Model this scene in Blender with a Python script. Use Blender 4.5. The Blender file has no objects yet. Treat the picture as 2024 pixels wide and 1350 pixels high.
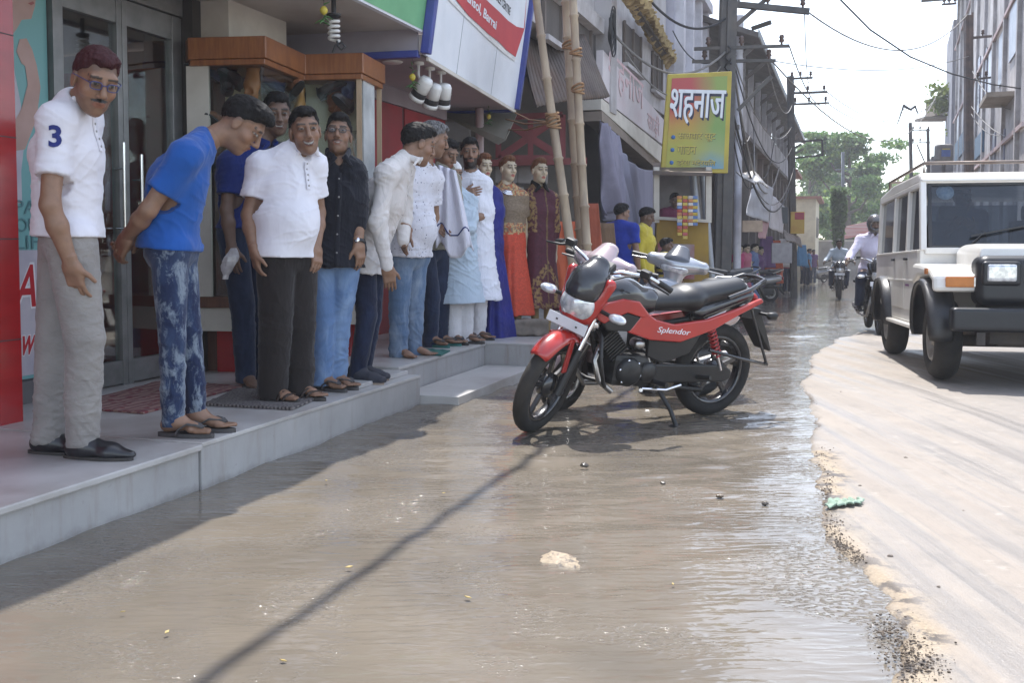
import bpy, bmesh, math, random
import numpy as np
from mathutils import Vector, Matrix, noise as mnoise
from mathutils.bvhtree import BVHTree
random.seed(7)
rng = np.random.RandomState(7)
SC = bpy.context.scene
COL = SC.collection
PI = math.pi
def R(d): return math.radians(d)

# ---------------------------------------------------------------- camera
FPX, HORIZON, PITCH, CAMZ = 2000.0, 480.0, R(3.0), 1.1
CY = HORIZON + FPX * math.tan(PITCH)
def P(px, py, Y):
    """world point seen at photo pixel (px,py) at world distance Y in front of the camera"""
    a = (px - 1012.0) / FPX; b = (CY - py) / FPX
    dy = math.cos(PITCH) + b * math.sin(PITCH); dz = b * math.cos(PITCH) - math.sin(PITCH)
    t = Y / dy
    return Vector((a * t, Y, CAMZ + dz * t))
def G(px, py, z=0.0):
    a = (px - 1012.0) / FPX; b = (CY - py) / FPX
    dy = math.cos(PITCH) + b * math.sin(PITCH); dz = b * math.cos(PITCH) - math.sin(PITCH)
    t = (z - CAMZ) / dz
    return Vector((a * t, dy * t, z))
cam_d = bpy.data.cameras.new("camera"); cam = bpy.data.objects.new("camera", cam_d); COL.objects.link(cam)
cam.location = (0, 0, CAMZ); cam.rotation_euler = (PI / 2 - PITCH, 0, 0)
cam_d.sensor_width = 36; cam_d.lens = FPX / 2024 * 36
cam_d.shift_y = (CY - 675.0) / 2024.0
cam_d.clip_start = .05; cam_d.clip_end = 3000
SC.camera = cam

# street frame: u to the right across the street, v along it
AL = R(18.1); CA, SA = math.cos(AL), math.sin(AL)
def S(u, v, z=0.0): return Vector((u * CA + v * SA, -u * SA + v * CA, z))
def UV(p): return (p[0] * CA - p[1] * SA, p[0] * SA + p[1] * CA)
def gz(v): return 0.0 if v < 7 else -.02 * (v - 7)

# ---------------------------------------------------------------- objects
def link(o, parent=None):
    COL.objects.link(o)
    if parent is not None: o.parent = parent
    return o
def tag(o, label=None, cat=None, group=None, kind=None):
    if label: o['label'] = label
    if cat: o['category'] = cat
    if group: o['group'] = group
    if kind: o['kind'] = kind
    return o
def thing(name, label, cat, loc=(0, 0, 0), rz=0.0, group=None):
    o = bpy.data.objects.new(name, None); link(o); o.empty_display_size = .1
    o.location = loc; o.rotation_euler = (0, 0, rz)
    return tag(o, label, cat, group)
STREET_RZ = -AL
def copy_tree(o, parent=None):
    c = o.copy(); COL.objects.link(c)
    if parent is not None:
        c.parent = parent
    for ch in list(o.children): copy_tree(ch, c)
    return c
def mesh_obj(name, V, Fs, m=None, parent=None, smooth=True, cols=None, mats=None, midx=None):
    me = bpy.data.meshes.new(name)
    V = np.asarray(V, dtype=np.float32)
    if isinstance(Fs, np.ndarray):
        n = len(Fs); k = Fs.shape[1]
        me.vertices.add(len(V)); me.vertices.foreach_set('co', V.ravel())
        me.loops.add(n * k); me.loops.foreach_set('vertex_index', Fs.astype(np.int32).ravel())
        me.polygons.add(n); me.polygons.foreach_set('loop_start', np.arange(0, n * k, k, dtype=np.int32))
        me.update(calc_edges=True)
    else:
        me.from_pydata([tuple(map(float, v)) for v in V], [], Fs)
    if smooth: me.polygons.foreach_set('use_smooth', np.ones(len(me.polygons), dtype=bool))
    if cols is not None:
        at = me.color_attributes.new('Col', 'FLOAT_COLOR', 'POINT')
        c4 = np.ones((len(V), 4), dtype=np.float32); c4[:, :3] = cols
        at.data.foreach_set('color', c4.ravel())
    o = bpy.data.objects.new(name, me); link(o, parent)
    for mm in (mats or ([m] if m else [])): me.materials.append(mm)
    if midx is not None: me.polygons.foreach_set('material_index', np.asarray(midx, dtype=np.int32))
    return o

class MB:
    """collects boxes, bars, tubes, prisms ... into ONE mesh"""
    def __init__(s): s.v = []; s.f = []; s.sm = []
    def add(s, V, Fs, smooth=False):
        n = len(s.v); s.v += [Vector(p) for p in V]
        for f in Fs: s.f.append([i + n for i in f]); s.sm.append(smooth)
        return s
    def box(s, c, d, rot=None, bev=0.0):
        x, y, z = d[0] / 2, d[1] / 2, d[2] / 2
        if bev > 0:
            b = min(bev, x * .9, y * .9, z * .9)
            bm = bmesh.new(); bmesh.ops.create_cube(bm, size=2)
            for w in bm.verts: w.co = Vector((w.co.x * x, w.co.y * y, w.co.z * z))
            bmesh.ops.bevel(bm, geom=list(bm.edges), offset=b, segments=2, affect='EDGES', profile=.6)
            bm.verts.index_update()
            V = [w.co.copy() for w in bm.verts]; Fs = [[w.index for w in f.verts] for f in bm.faces]; bm.free()
        else:
            V = [Vector((sx * x, sy * y, sz * z)) for sz in (-1, 1) for sy in (-1, 1) for sx in (-1, 1)]
            Fs = [[0, 2, 3, 1], [4, 5, 7, 6], [0, 1, 5, 4], [2, 6, 7, 3], [0, 4, 6, 2], [1, 3, 7, 5]]
        if rot is not None: V = [rot @ p for p in V]
        return s.add([p + Vector(c) for p in V], Fs)
    def bb(s, lo, hi, bev=0.0):
        lo = Vector(lo); hi = Vector(hi)
        return s.box((lo + hi) / 2, hi - lo, None, bev)
    def bar(s, a, b, w, h, up=(0, 0, 1), bev=0.0):
        a = Vector(a); b = Vector(b); x = (b - a); L = x.length; x.normalize()
        upv = Vector(up)
        if abs(x.dot(upv)) > .98: upv = Vector((0, 1, 0))
        y = upv.cross(x).normalized(); z = x.cross(y)
        M = Matrix((x, y, z)).transposed()
        return s.box((a + b) / 2, (L, w, h), M, bev)
    def tube(s, pts, r, n=8, cap=True, closed=False, smooth=True):
        pts = [Vector(p) for p in pts]; m = len(pts)
        rr = r if isinstance(r, (list, tuple)) else [r] * m
        V = []; prev = None
        for i in range(m):
            if closed: t = pts[(i + 1) % m] - pts[i - 1]
            else: t = pts[min(i + 1, m - 1)] - pts[max(i - 1, 0)]
            if t.length < 1e-9: t = Vector((0, 0, 1))
            t.normalize()
            if prev is None:
                ref = Vector((0, 0, 1)) if abs(t.z) < .9 else Vector((1, 0, 0))
                a = t.cross(ref).normalized()
            else:
                a = prev - t * prev.dot(t)
                a = a.normalized() if a.length > 1e-6 else t.orthogonal().normalized()
            prev = a; b = t.cross(a)
            for k in range(n):
                q = 2 * PI * k / n
                V.append(pts[i] + (a * math.cos(q) + b * math.sin(q)) * rr[i])
        Fs = []
        for i in range(m if closed else m - 1):
            j = (i + 1) % m
            for k in range(n):
                k2 = (k + 1) % n
                Fs.append([i * n + k, i * n + k2, j * n + k2, j * n + k])
        s.add(V, Fs, smooth)
        if cap and not closed:
            s.add(V[:n], [list(range(n))[::-1]]); s.add(V[-n:], [list(range(n))])
        return s
    def lathe(s, prof, o=(0, 0, 0), axis=(0, 0, 1), n=24, smooth=True):
        """prof: list of (r, h) along axis"""
        ax = Vector(axis).normalized(); a = ax.orthogonal().normalized(); b = ax.cross(a); o = Vector(o)
        V = [o + ax * h + (a * math.cos(2 * PI * k / n) + b * math.sin(2 * PI * k / n)) * r for r, h in prof for k in range(n)]
        Fs = [[i * n + k, i * n + (k + 1) % n, (i + 1) * n + (k + 1) % n, (i + 1) * n + k] for i in range(len(prof) - 1) for k in range(n)]
        return s.add(V, Fs, smooth)
    def prism(s, poly, a, b, ax=1):
        """2-D polygon extruded from a to b along axis ax (0,1,2); poly in the other two axes (in order)"""
        def mk(p, h):
            q = [p[0], p[1]]; q.insert(ax, h); return Vector(q)
        n = len(poly)
        V = [mk(p, a) for p in poly] + [mk(p, b) for p in poly]
        ar = sum(poly[i][0] * poly[(i + 1) % n][1] - poly[(i + 1) % n][0] * poly[i][1] for i in range(n))
        fl = (ar > 0) == (ax == 1)
        Fs = [list(range(n)), list(range(2 * n - 1, n - 1, -1))] + [[i, i + n, (i + 1) % n + n, (i + 1) % n] for i in range(n)]
        if not fl: Fs = [f[::-1] for f in Fs]
        return s.add(V, Fs)
    def quad(s, a, b, c, d): return s.add([a, b, c, d], [[0, 1, 2, 3]])
    def xf(s, M):
        s.v = [M @ p for p in s.v]; return s
    def build(s, name, m=None, parent=None, bevel=0.0, world=None):
        me = bpy.data.meshes.new(name)
        V = s.v if world is None else [world @ p for p in s.v]
        me.from_pydata([tuple(p) for p in V], [], s.f)
        me.polygons.foreach_set('use_smooth', s.sm)
        if m: me.materials.append(m)
        bm = bmesh.new(); bm.from_mesh(me); bmesh.ops.recalc_face_normals(bm, faces=bm.faces); bm.to_mesh(me); bm.free()
        o = bpy.data.objects.new(name, me); link(o, parent)
        if bevel > 0:
            md = o.modifiers.new('bevel', 'BEVEL'); md.width = bevel; md.segments = 2; md.limit_method = 'ANGLE'; md.angle_limit = R(40)
        return o

# ---------------------------------------------------------------- materials
def srgb(r, g, b):
    f = lambda c: (c / 255 / 12.92) if c / 255 <= .04045 else ((c / 255 + .055) / 1.055) ** 2.4
    return (f(r), f(g), f(b))
class NT:
    def __init__(s, name):
        s.m = bpy.data.materials.new(name); s.m.use_nodes = True; s.t = s.m.node_tree; s.t.nodes.clear()
        s.out = s.n('ShaderNodeOutputMaterial'); s.p = s.n('ShaderNodeBsdfPrincipled'); s.l(s.p.outputs[0], s.out.inputs[0])
    def n(s, typ, **kw):
        x = s.t.nodes.new(typ)
        for k, v in kw.items():
            if hasattr(x, k): setattr(x, k, v)
            else: x.inputs[k.replace('_', ' ')].default_value = v
        return x
    def l(s, a, b): s.t.links.new(a, b); return s
    def coord(s, kind='Object', scale=(1, 1, 1), rot=(0, 0, 0)):
        tc = s.n('ShaderNodeTexCoord'); mp = s.n('ShaderNodeMapping')
        mp.inputs['Scale'].default_value = scale; mp.inputs['Rotation'].default_value = rot
        s.l(tc.outputs[kind], mp.inputs[0]); return mp.outputs[0]
    def noise(s, co, scale=5, detail=5, rough=.55, dist=0.0):
        x = s.n('ShaderNodeTexNoise'); x.inputs['Scale'].default_value = scale; x.inputs['Detail'].default_value = detail
        x.inputs['Roughness'].default_value = rough; x.inputs['Distortion'].default_value = dist
        s.l(co, x.inputs['Vector']); return x.outputs[0]
    def ramp(s, fac, stops):
        x = s.n('ShaderNodeValToRGB'); e = x.color_ramp.elements
        while len(e) < len(stops): e.new(.5)
        for i, (p, c) in enumerate(stops):
            e[i].position = p; e[i].color = (*c, 1) if hasattr(c, '__len__') else (c, c, c, 1)
        s.l(fac, x.inputs[0]); return x.outputs[0]
    def mix(s, fac, a, b, typ='MIX'):
        x = s.n('ShaderNodeMix', data_type='RGBA', blend_type=typ)
        for sock, v in ((x.inputs[0], fac), (x.inputs[6], a), (x.inputs[7], b)):
            if hasattr(v, 'links'): s.l(v, sock)
            elif hasattr(v, '__len__'): sock.default_value = (*v, 1)
            else: sock.default_value = v
        return x.outputs[2]
    def math(s, op, a, b=0.0):
        x = s.n('ShaderNodeMath', operation=op)
        for sock, v in ((x.inputs[0], a), (x.inputs[1], b)):
            if hasattr(v, 'links'): s.l(v, sock)
            else: sock.default_value = v
        return x.outputs[0]
    def bump(s, h, strength=.3, dist=.01, prev=None):
        x = s.n('ShaderNodeBump'); x.inputs['Strength'].default_value = strength; x.inputs['Distance'].default_value = dist
        s.l(h, x.inputs['Height'])
        if prev is not None: s.l(prev, x.inputs['Normal'])
        return x.outputs[0]
    def base(s, v):
        if hasattr(v, 'links'): s.l(v, s.p.inputs['Base Color'])
        else: s.p.inputs['Base Color'].default_value = (*v, 1)
    def set(s, **kw):
        for k, v in kw.items():
            sock = s.p.inputs[k.replace('_', ' ')]
            if hasattr(v, 'links'): s.l(v, sock)
            else: sock.default_value = v
        return s
MATS = {}
def mat(name, c, c2=None, scale=6, rough=.7, metal=0.0, bump=0.0, bscale=60, bdist=.004, stretch=(1, 1, 1), lo=.35, hi=.65, spec=.5, coat=0.0, attr=False, dirt=0.0, dirtcol=(.09, .075, .06), detail=5, alpha=None, trans=None, coords='Object', sheen=0.0):
    if name in MATS: return MATS[name]
    t = NT(name); co = t.coord(coords, stretch)
    if attr:
        a = t.n('ShaderNodeVertexColor'); a.layer_name = 'Col'; basec = a.outputs[0]
        n = t.noise(co, scale, detail); v = t.ramp(n, [(lo, .8), (hi, 1.15)])
        basec = t.mix(1.0, basec, v, 'MULTIPLY')
    else:
        c2 = c2 or tuple(x * .8 for x in c)
        n = t.noise(co, scale, detail); basec = t.mix(t.ramp(n, [(lo, 0.), (hi, 1.)]), c, c2)
    if dirt > 0:
        n2 = t.noise(t.coord(coords), 1.7, 8, .65); basec = t.mix(t.math('MULTIPLY', t.ramp(n2, [(.45, 0.), (.72, 1.)]), dirt), basec, dirtcol)
    t.base(basec); t.set(Roughness=rough, Metallic=metal)
    t.p.inputs['Specular IOR Level'].default_value = spec
    if coat: t.p.inputs['Coat Weight'].default_value = coat; t.p.inputs['Coat Roughness'].default_value = .08
    if sheen: t.p.inputs['Sheen Weight'].default_value = sheen
    if bump > 0: t.l(t.bump(t.noise(co, bscale, 4), bump, bdist), t.p.inputs['Normal'])
    if trans: t.p.inputs['Transmission Weight'].default_value = trans
    if alpha is not None: t.p.inputs['Alpha'].default_value = alpha
    MATS[name] = t.m
    return t.m

# ---------------------------------------------------------------- signed distance fields -> one continuous mesh
def V3(p): return np.array([p[0], p[1], p[2]], dtype=np.float64)
class SDF:
    def __init__(s, lo, hi, h):
        s.h = h; s.lo = np.floor(V3(lo) / h) * h - 2 * h
        s.n = np.ceil((V3(hi) - s.lo) / h).astype(int) + 4
        s.F = np.full(s.n, 1.0, dtype=np.float32)
        s.ax = [(s.lo[i] + h * np.arange(s.n[i])).astype(np.float32) for i in range(3)]
    def region(s, lo, hi, m):
        sl = []
        for i in range(3):
            a = int(max(0, math.floor((lo[i] - m - s.lo[i]) / s.h))); b = int(min(s.n[i], math.ceil((hi[i] + m - s.lo[i]) / s.h) + 1))
            if b <= a: return None, None
            sl.append(slice(a, b))
        return tuple(sl), (s.ax[0][sl[0]][:, None, None], s.ax[1][sl[1]][None, :, None], s.ax[2][sl[2]][None, None, :])
    def add(s, prim, k=.0):
        f, lo, hi = prim
        sl, X = s.region(lo, hi, k + 3 * s.h)
        if sl is None: return s
        d = f(*X).astype(np.float32); A = s.F[sl]
        if k > 0:
            q = np.maximum(k - np.abs(A - d), 0) / k
            s.F[sl] = np.minimum(A, d) - q * q * (k / 4)
        else: s.F[sl] = np.minimum(A, d)
        return s
    def sub(s, prim, k=.0):
        f, lo, hi = prim
        sl, X = s.region(lo, hi, k + 3 * s.h)
        if sl is None: return s
        d = -f(*X).astype(np.float32); A = s.F[sl]
        if k > 0:
            q = np.maximum(k - np.abs(A - d), 0) / k
            s.F[sl] = np.maximum(A, d) + q * q * (k / 4)
        else: s.F[sl] = np.maximum(A, d)
        return s
    def plane(s, p, n, k=0.0):
        """keep the side the normal n points AWAY from"""
        p = V3(p); n = V3(n); n = n / np.linalg.norm(n)
        d = ((s.ax[0] - p[0]) * n[0])[:, None, None] + ((s.ax[1] - p[1]) * n[1])[None, :, None] + ((s.ax[2] - p[2]) * n[2])[None, None, :]
        d = d.astype(np.float32)
        if k > 0:
            q = np.maximum(k - np.abs(s.F - d), 0) / k
            s.F = np.maximum(s.F, d) + q * q * (k / 4)
        else: s.F = np.maximum(s.F, d)
        return s
    def keep(s, prim, k=.0):
        f, lo, hi = prim
        d = f(s.ax[0][:, None, None], s.ax[1][None, :, None], s.ax[2][None, None, :]).astype(np.float32)
        s.F = np.maximum(s.F, d); return s
    def mesh(s):
        F = s.F
        for i in range(3):
            sl = [slice(None)] * 3; sl[i] = 0; F[tuple(sl)] = np.maximum(F[tuple(sl)], s.h * .3)
            sl[i] = -1; F[tuple(sl)] = np.maximum(F[tuple(sl)], s.h * .3)
        b = (F < 0); c = np.zeros(np.array(F.shape) - 1, dtype=np.uint8)
        bu = b.astype(np.uint8); nx, ny, nz = F.shape
        for i in (0, 1):
            for j in (0, 1):
                for k in (0, 1): c += bu[i:nx - 1 + i, j:ny - 1 + j, k:nz - 1 + k]
        act = (c > 0) & (c < 8)
        ijk = np.argwhere(act)
        idx = np.full(act.shape, -1, dtype=np.int32); idx[act] = np.arange(len(ijk))
        Pn = np.zeros((len(ijk), 3)); cnt = np.zeros(len(ijk))
        cor = [(i, j, k) for i in (0, 1) for j in (0, 1) for k in (0, 1)]
        val = {q: F[ijk[:, 0] + q[0], ijk[:, 1] + q[1], ijk[:, 2] + q[2]] for q in cor}
        for q in cor:
            for a in range(3):
                if q[a] == 0:
                    q2 = list(q); q2[a] = 1; q2 = tuple(q2)
                    va, vb = val[q], val[q2]; m = (va < 0) != (vb < 0)
                    t = va[m] / (va[m] - vb[m])
                    pt = np.tile(np.array(q, dtype=float), (m.sum(), 1)); pt[:, a] = t
                    Pn[m] += pt; cnt[m] += 1
        V = s.lo + s.h * (ijk + Pn / np.maximum(cnt, 1)[:, None])
        Q = []
        for a in range(3):
            o1, o2 = (a + 1) % 3, (a + 2) % 3
            s0 = [slice(None)] * 3; s1 = [slice(None)] * 3
            s0[a] = slice(0, -1); s1[a] = slice(1, None)
            e = np.argwhere(b[tuple(s0)] != b[tuple(s1)])
            e = e[(e[:, o1] > 0) & (e[:, o2] > 0) & (e[:, o1] < F.shape[o1] - 1) & (e[:, o2] < F.shape[o2] - 1)]
            def cell(d1, d2):
                q = e.copy(); q[:, o1] -= d1; q[:, o2] -= d2
                return idx[q[:, 0], q[:, 1], q[:, 2]]
            quad = np.stack([cell(1, 1), cell(0, 1), cell(0, 0), cell(1, 0)], 1)
            ins = b[e[:, 0], e[:, 1], e[:, 2]]
            quad[~ins] = quad[~ins][:, ::-1]
            Q.append(quad)
        Q = np.concatenate(Q) if Q else np.zeros((0, 4), int)
        Q = Q[(Q >= 0).all(1)]
        return V, Q
def _bb(pts, r):
    a = np.array([V3(p) for p in pts]); return a.min(0) - r, a.max(0) + r
def rc(a, b, ra, rb=None, w=None, kw=1.0):
    """tapered capsule; radius is kw times wider along the direction w"""
    rb = ra if rb is None else rb
    a_, b_ = V3(a), V3(b); ab = b_ - a_; L2 = max(float(ab @ ab), 1e-9)
    if w is not None:
        wv = V3(w); wv = wv / np.linalg.norm(wv)
    def f(x, y, z):
        x0, y0, z0 = x - a_[0], y - a_[1], z - a_[2]
        h = np.clip((x0 * ab[0] + y0 * ab[1] + z0 * ab[2]) / L2, 0, 1)
        dx, dy, dz = x0 - h * ab[0], y0 - h * ab[1], z0 - h * ab[2]
        d2 = dx * dx + dy * dy + dz * dz
        if w is not None:
            q = dx * wv[0] + dy * wv[1] + dz * wv[2]
            d2 = np.maximum(d2 - q * q * (1 - 1 / (kw * kw)), 0)
        return np.sqrt(d2) - (ra + h * (rb - ra))
    lo, hi = _bb([a, b], max(ra, rb) * max(kw, 1)); return f, lo, hi
def ell(c, rad, M=None):
    """ellipsoid; M columns are its axes"""
    c_ = V3(c); r = np.array(rad, dtype=float)
    A = np.eye(3) if M is None else np.array([[M[i][j] for j in range(3)] for i in range(3)], dtype=float)
    def f(x, y, z):
        x0, y0, z0 = x - c_[0], y - c_[1], z - c_[2]
        k0 = 0; k1 = 0
        for i in range(3):
            q = x0 * A[0, i] + y0 * A[1, i] + z0 * A[2, i]
            k0 = k0 + (q / r[i]) ** 2; k1 = k1 + (q / r[i] ** 2) ** 2
        k0 = np.sqrt(k0); return k0 * (k0 - 1) / np.maximum(np.sqrt(k1), 1e-6)
    m = max(rad); return f, c_ - m, c_ + m
def rbox(c, half, r, M=None):
    c_ = V3(c); hh = np.array(half, dtype=float) - r
    A = np.eye(3) if M is None else np.array([[M[i][j] for j in range(3)] for i in range(3)], dtype=float)
    def f(x, y, z):
        x0, y0, z0 = x - c_[0], y - c_[1], z - c_[2]
        o = 0; mx = None
        for i in range(3):
            q = np.abs(x0 * A[0, i] + y0 * A[1, i] + z0 * A[2, i]) - hh[i]
            o = o + np.maximum(q, 0) ** 2; mx = q if mx is None else np.maximum(mx, q)
        return np.sqrt(o) + np.minimum(mx, 0) - r
    m = float(np.linalg.norm(half)); return f, c_ - m, c_ + m
def rcs(pts, rad):
    rr = rad if isinstance(rad, (list, tuple)) else [rad] * len(pts)
    return [rc(pts[i], pts[i + 1], rr[i], rr[i + 1]) for i in range(len(pts) - 1)]
def vnormals(V, Q):
    a, b, c, d = V[Q[:, 0]], V[Q[:, 1]], V[Q[:, 2]], V[Q[:, 3]]
    n = np.cross(c - a, d - b); N = np.zeros_like(V)
    for i in range(4): np.add.at(N, Q[:, i], n)
    return N / np.maximum(np.linalg.norm(N, axis=1), 1e-12)[:, None]
_perm = rng.rand(64, 64, 64).astype(np.float32)
def vnoise(Pt):
    """value noise in [0,1] at points Pt (n,3)"""
    i = np.floor(Pt).astype(int); f = Pt - i; f = f * f * (3 - 2 * f); out = 0
    for a in (0, 1):
        for b in (0, 1):
            for c in (0, 1):
                w = (f[:, 0] if a else 1 - f[:, 0]) * (f[:, 1] if b else 1 - f[:, 1]) * (f[:, 2] if c else 1 - f[:, 2])
                out = out + w * _perm[(i[:, 0] + a) % 64, (i[:, 1] + b) % 64, (i[:, 2] + c) % 64]
    return out
def fbm(Pt, oct=3):
    o = 0; a = .5
    for k in range(oct): o = o + a * vnoise(Pt * 2 ** k + 7.3 * k); a *= .5
    return o / (1 - .5 ** oct)

# text -> flat mesh with thickness, placed in a plane (or wrapped on a surface)
def text_mesh(body, size=1.0, extrude=.002, bold=0.0, spacing=1.0, width=None, res=3):
    cu = bpy.data.curves.new('lettering', 'FONT'); cu.body = body; cu.size = size; cu.extrude = extrude; cu.offset = bold
    cu.align_x = 'CENTER'; cu.align_y = 'CENTER'; cu.space_character = spacing; cu.resolution_u = res
    o = bpy.data.objects.new('lettering', cu); COL.objects.link(o)
    dg = bpy.context.evaluated_depsgraph_get(); dg.update()
    me = bpy.data.meshes.new_from_object(o.evaluated_get(dg))
    V = [v.co.copy() for v in me.vertices]; Fs = [list(p.vertices) for p in me.polygons]
    bpy.data.objects.remove(o); bpy.data.curves.remove(cu); bpy.data.meshes.remove(me)
    if V:
        x0 = min(v.x for v in V); x1 = max(v.x for v in V); y0 = min(v.y for v in V); y1 = max(v.y for v in V)
        cx, cy = (x0 + x1) / 2, (y0 + y1) / 2
        sx = (width / (x1 - x0)) if width else 1.0
        V = [Vector(((v.x - cx) * sx, v.y - cy, v.z)) for v in V]
    return V, Fs
def put_text(name, body, m, parent, o, xd, yd, h=None, w=None, extrude=.002, bold=0.0, shear=0.0, res=3):
    """lettering centred at o, reading along xd, up along yd (both in the parent's frame), scaled to height h / width w"""
    V, Fs = text_mesh(body, 1.0, 0.02, bold, res=res)
    if not V: return None
    y0 = min(v.y for v in V); y1 = max(v.y for v in V); x0 = min(v.x for v in V); x1 = max(v.x for v in V)
    sy = h / (y1 - y0) if h else w / (x1 - x0); sx = w / (x1 - x0) if w else sy
    xd = Vector(xd).normalized(); yd = Vector(yd).normalized(); nz = xd.cross(yd); o = Vector(o)
    W = [o + xd * (v.x * sx + shear * v.y * sy) + yd * (v.y * sy) + nz * (v.z / .02 * extrude) for v in V]
    mb = MB(); mb.add(W, Fs); return mb.build(name, m, parent)
# ---------------------------------------------------------------- light
SUN_EL, SUN_AZ = 66.0, 0.0     # azimuth from +Y towards +X
w = bpy.data.worlds.new("World"); SC.world = w; w.use_nodes = True
wt = w.node_tree; wt.nodes.clear()
wo = wt.nodes.new('ShaderNodeOutputWorld'); bg = wt.nodes.new('ShaderNodeBackground'); sky = wt.nodes.new('ShaderNodeTexSky')
sky.sky_type = 'NISHITA'; sky.sun_disc = False; sky.sun_elevation = R(SUN_EL); sky.sun_rotation = R(SUN_AZ)
sky.altitude = 100; sky.air_density = 1.0; sky.dust_density = 1.0; sky.ozone_density = 1.0
bg.inputs[1].default_value = .15
hs = wt.nodes.new("ShaderNodeHueSaturation"); hs.inputs["Saturation"].default_value = .65; wt.links.new(sky.outputs[0], hs.inputs["Color"]); wt.links.new(hs.outputs[0], bg.inputs[0]); wt.links.new(bg.outputs[0], wo.inputs[0])
sd = bpy.data.lights.new("sun", 'SUN'); so = bpy.data.objects.new("sun", sd); COL.objects.link(so)
sd.energy = 2.55; sd.angle = R(.55); sd.color = (1.0, .975, .94)
sdir = Vector((math.sin(R(SUN_AZ)) * math.cos(R(SUN_EL)), math.cos(R(SUN_AZ)) * math.cos(R(SUN_EL)), math.sin(R(SUN_EL))))
so.rotation_euler = sdir.to_track_quat('Z', 'Y').to_euler(); so.location = (0, 10, 30)
SC.view_settings.view_transform = 'Standard'; SC.view_settings.look = 'None'; SC.view_settings.exposure = 1.62; SC.view_settings.gamma = 1.0
try:
    SC.cycles.use_denoising = True; SC.cycles.max_bounces = 8; SC.cycles.transparent_max_bounces = 16
    SC.cycles.sample_clamp_indirect = 6.0
except Exception: pass

# ---------------------------------------------------------------- ground sheet, water
def edge_u(v):
    pts = [(-5, .3), (2, .16), (2.6, .12), (3.3, .08), (3.75, -.09), (4.4, -.13), (5.3, -.19), (6.2, -.2), (8, -.3), (10, -.33), (11.5, -.28), (13.5, -.1), (15.5, .25), (17.5, 1.0), (21, 3.4), (22, 3.9), (60, 4.2), (400, 4.2)]
    return np.interp(v, [p[0] for p in pts], [p[1] for p in pts])
def axis(segs):
    out = []
    for a, b, d in segs: out += list(np.arange(a, b, d))
    return np.array(out + [segs[-1][1]])
def n2(u, v, s, su=1.0, seed=0.0):
    return fbm(np.stack([u * s * su + 31 + seed, v * s + 17 + seed, np.full_like(u, 3.7 + seed)], 1), 4) - .5
def gzv(v): return np.where(v < 7, 0.0, -.02 * (v - 7))
def sheet(us, vs):
    U, Vv = np.meshgrid(us, vs, indexing='ij'); u = U.ravel(); v = Vv.ravel()
    X = u * CA + v * SA; Y = -u * SA + v * CA
    nu, nv = len(us), len(vs); I = np.arange(nu * nv).reshape(nu, nv)
    Q = np.stack([I[:-1, :-1].ravel(), I[1:, :-1].ravel(), I[1:, 1:].ravel(), I[:-1, 1:].ravel()], 1)
    return u, v, X, Y, Q
us = axis([(-400, -60, 40), (-60, -6, 6), (-6, -3, .5), (-3, -.7, .05), (-.7, .8, .02), (.8, 4, .06), (4, 14, .5), (14, 60, 6), (60, 400, 40)])
vs = axis([(-40, 0, 5), (0, 1.8, .2), (1.8, 7, .025), (7, 14, .07), (14, 40, .5), (40, 100, 4), (100, 500, 40)])
u, v, X, Y, Q = sheet(us, vs)
d = u - edge_u(v) + n2(u, v, 1.6) * .22 + n2(u, v, 7, seed=5) * .10 + n2(u, v, 26, seed=9) * .03
isl = np.exp(-(((u + .96) / .25) ** 2 + ((v - 3.36) / .135) ** 2)) * .112
isl += np.exp(-(((u + .80) / .10) ** 2 + ((v - 3.27) / .05) ** 2)) * .06
near = np.clip((16 - v) / 6, 0, 1)
h = -.080 + .090 / (1 + np.exp(-(d - .01) / .022)) + .012 * np.clip(d, 0, 3) / 3
h = h + isl * (.75 + n2(u, v, 14, seed=3) * 1.2)
bank = np.exp(-((d - .03) / .06) ** 2)
h = h + near * (n2(u, v, 5, seed=1) * .006 + bank * (.004 + n2(u, v, 30, seed=2) * .020) * (d > -.03))
h = h + near * n2(u, v, 60, seed=4) * .003 * np.clip(d * 6 + .5, 0, 1)
wet = np.clip(1 - d / .10, 0, 1) * (1 - np.clip(isl * 30, 0, 1))
sand = np.clip(np.exp(-((d - .07) / .10) ** 2) * (1.2 + n2(u, v, 3, seed=6) * 3) * (v < 5.5), 0, 1)
sand = np.maximum(sand, np.clip(isl * 40, 0, 1))
far = np.clip((v - 12) / 6, 0, 1)
cols = np.stack([wet, sand, far], 1)
Z = gzv(v) + h
t = NT('road_mud'); a = t.n('ShaderNodeVertexColor'); a.layer_name = 'Col'
sp = t.n('ShaderNodeSeparateColor'); t.l(a.outputs[0], sp.inputs[0])
rt = (0, 0, AL)
co = t.coord('Object', (1, 1, 1), rt); cs = t.coord('Object', (4.6, .13, 1), rt); cs2 = t.coord('Object', (15, .30, 1), rt)
c1 = t.mix(t.ramp(t.noise(co, 1.3, 8, .65), [(.35, 0.), (.7, 1.)]), (.275, .236, .198), (.232, .202, .174))
c1 = t.mix(t.ramp(t.noise(cs, 1.5, 10, .66, .06), [(.47, 0.), (.66, .5)]), c1, (.15, .145, .142))
uu = t.n('ShaderNodeSeparateXYZ'); t.l(co, uu.inputs[0]); c1 = t.mix(t.math('MULTIPLY', t.ramp(t.math('ADD', t.math('MULTIPLY', uu.outputs[0], .35), t.math('MULTIPLY', t.noise(t.coord('Object', (2.2, .5, 1), rt), 2.2, 8, .72), .6)), [(.52, 0.), (.85, .75)]), .9), c1, (.185, .172, .16))
c1 = t.mix(t.ramp(t.noise(t.coord('Object', (1.4, .8, 1), rt), 4.5, 9, .78), [(.50, 0.), (.62, .4)]), c1, (.16, .145, .13))
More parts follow.
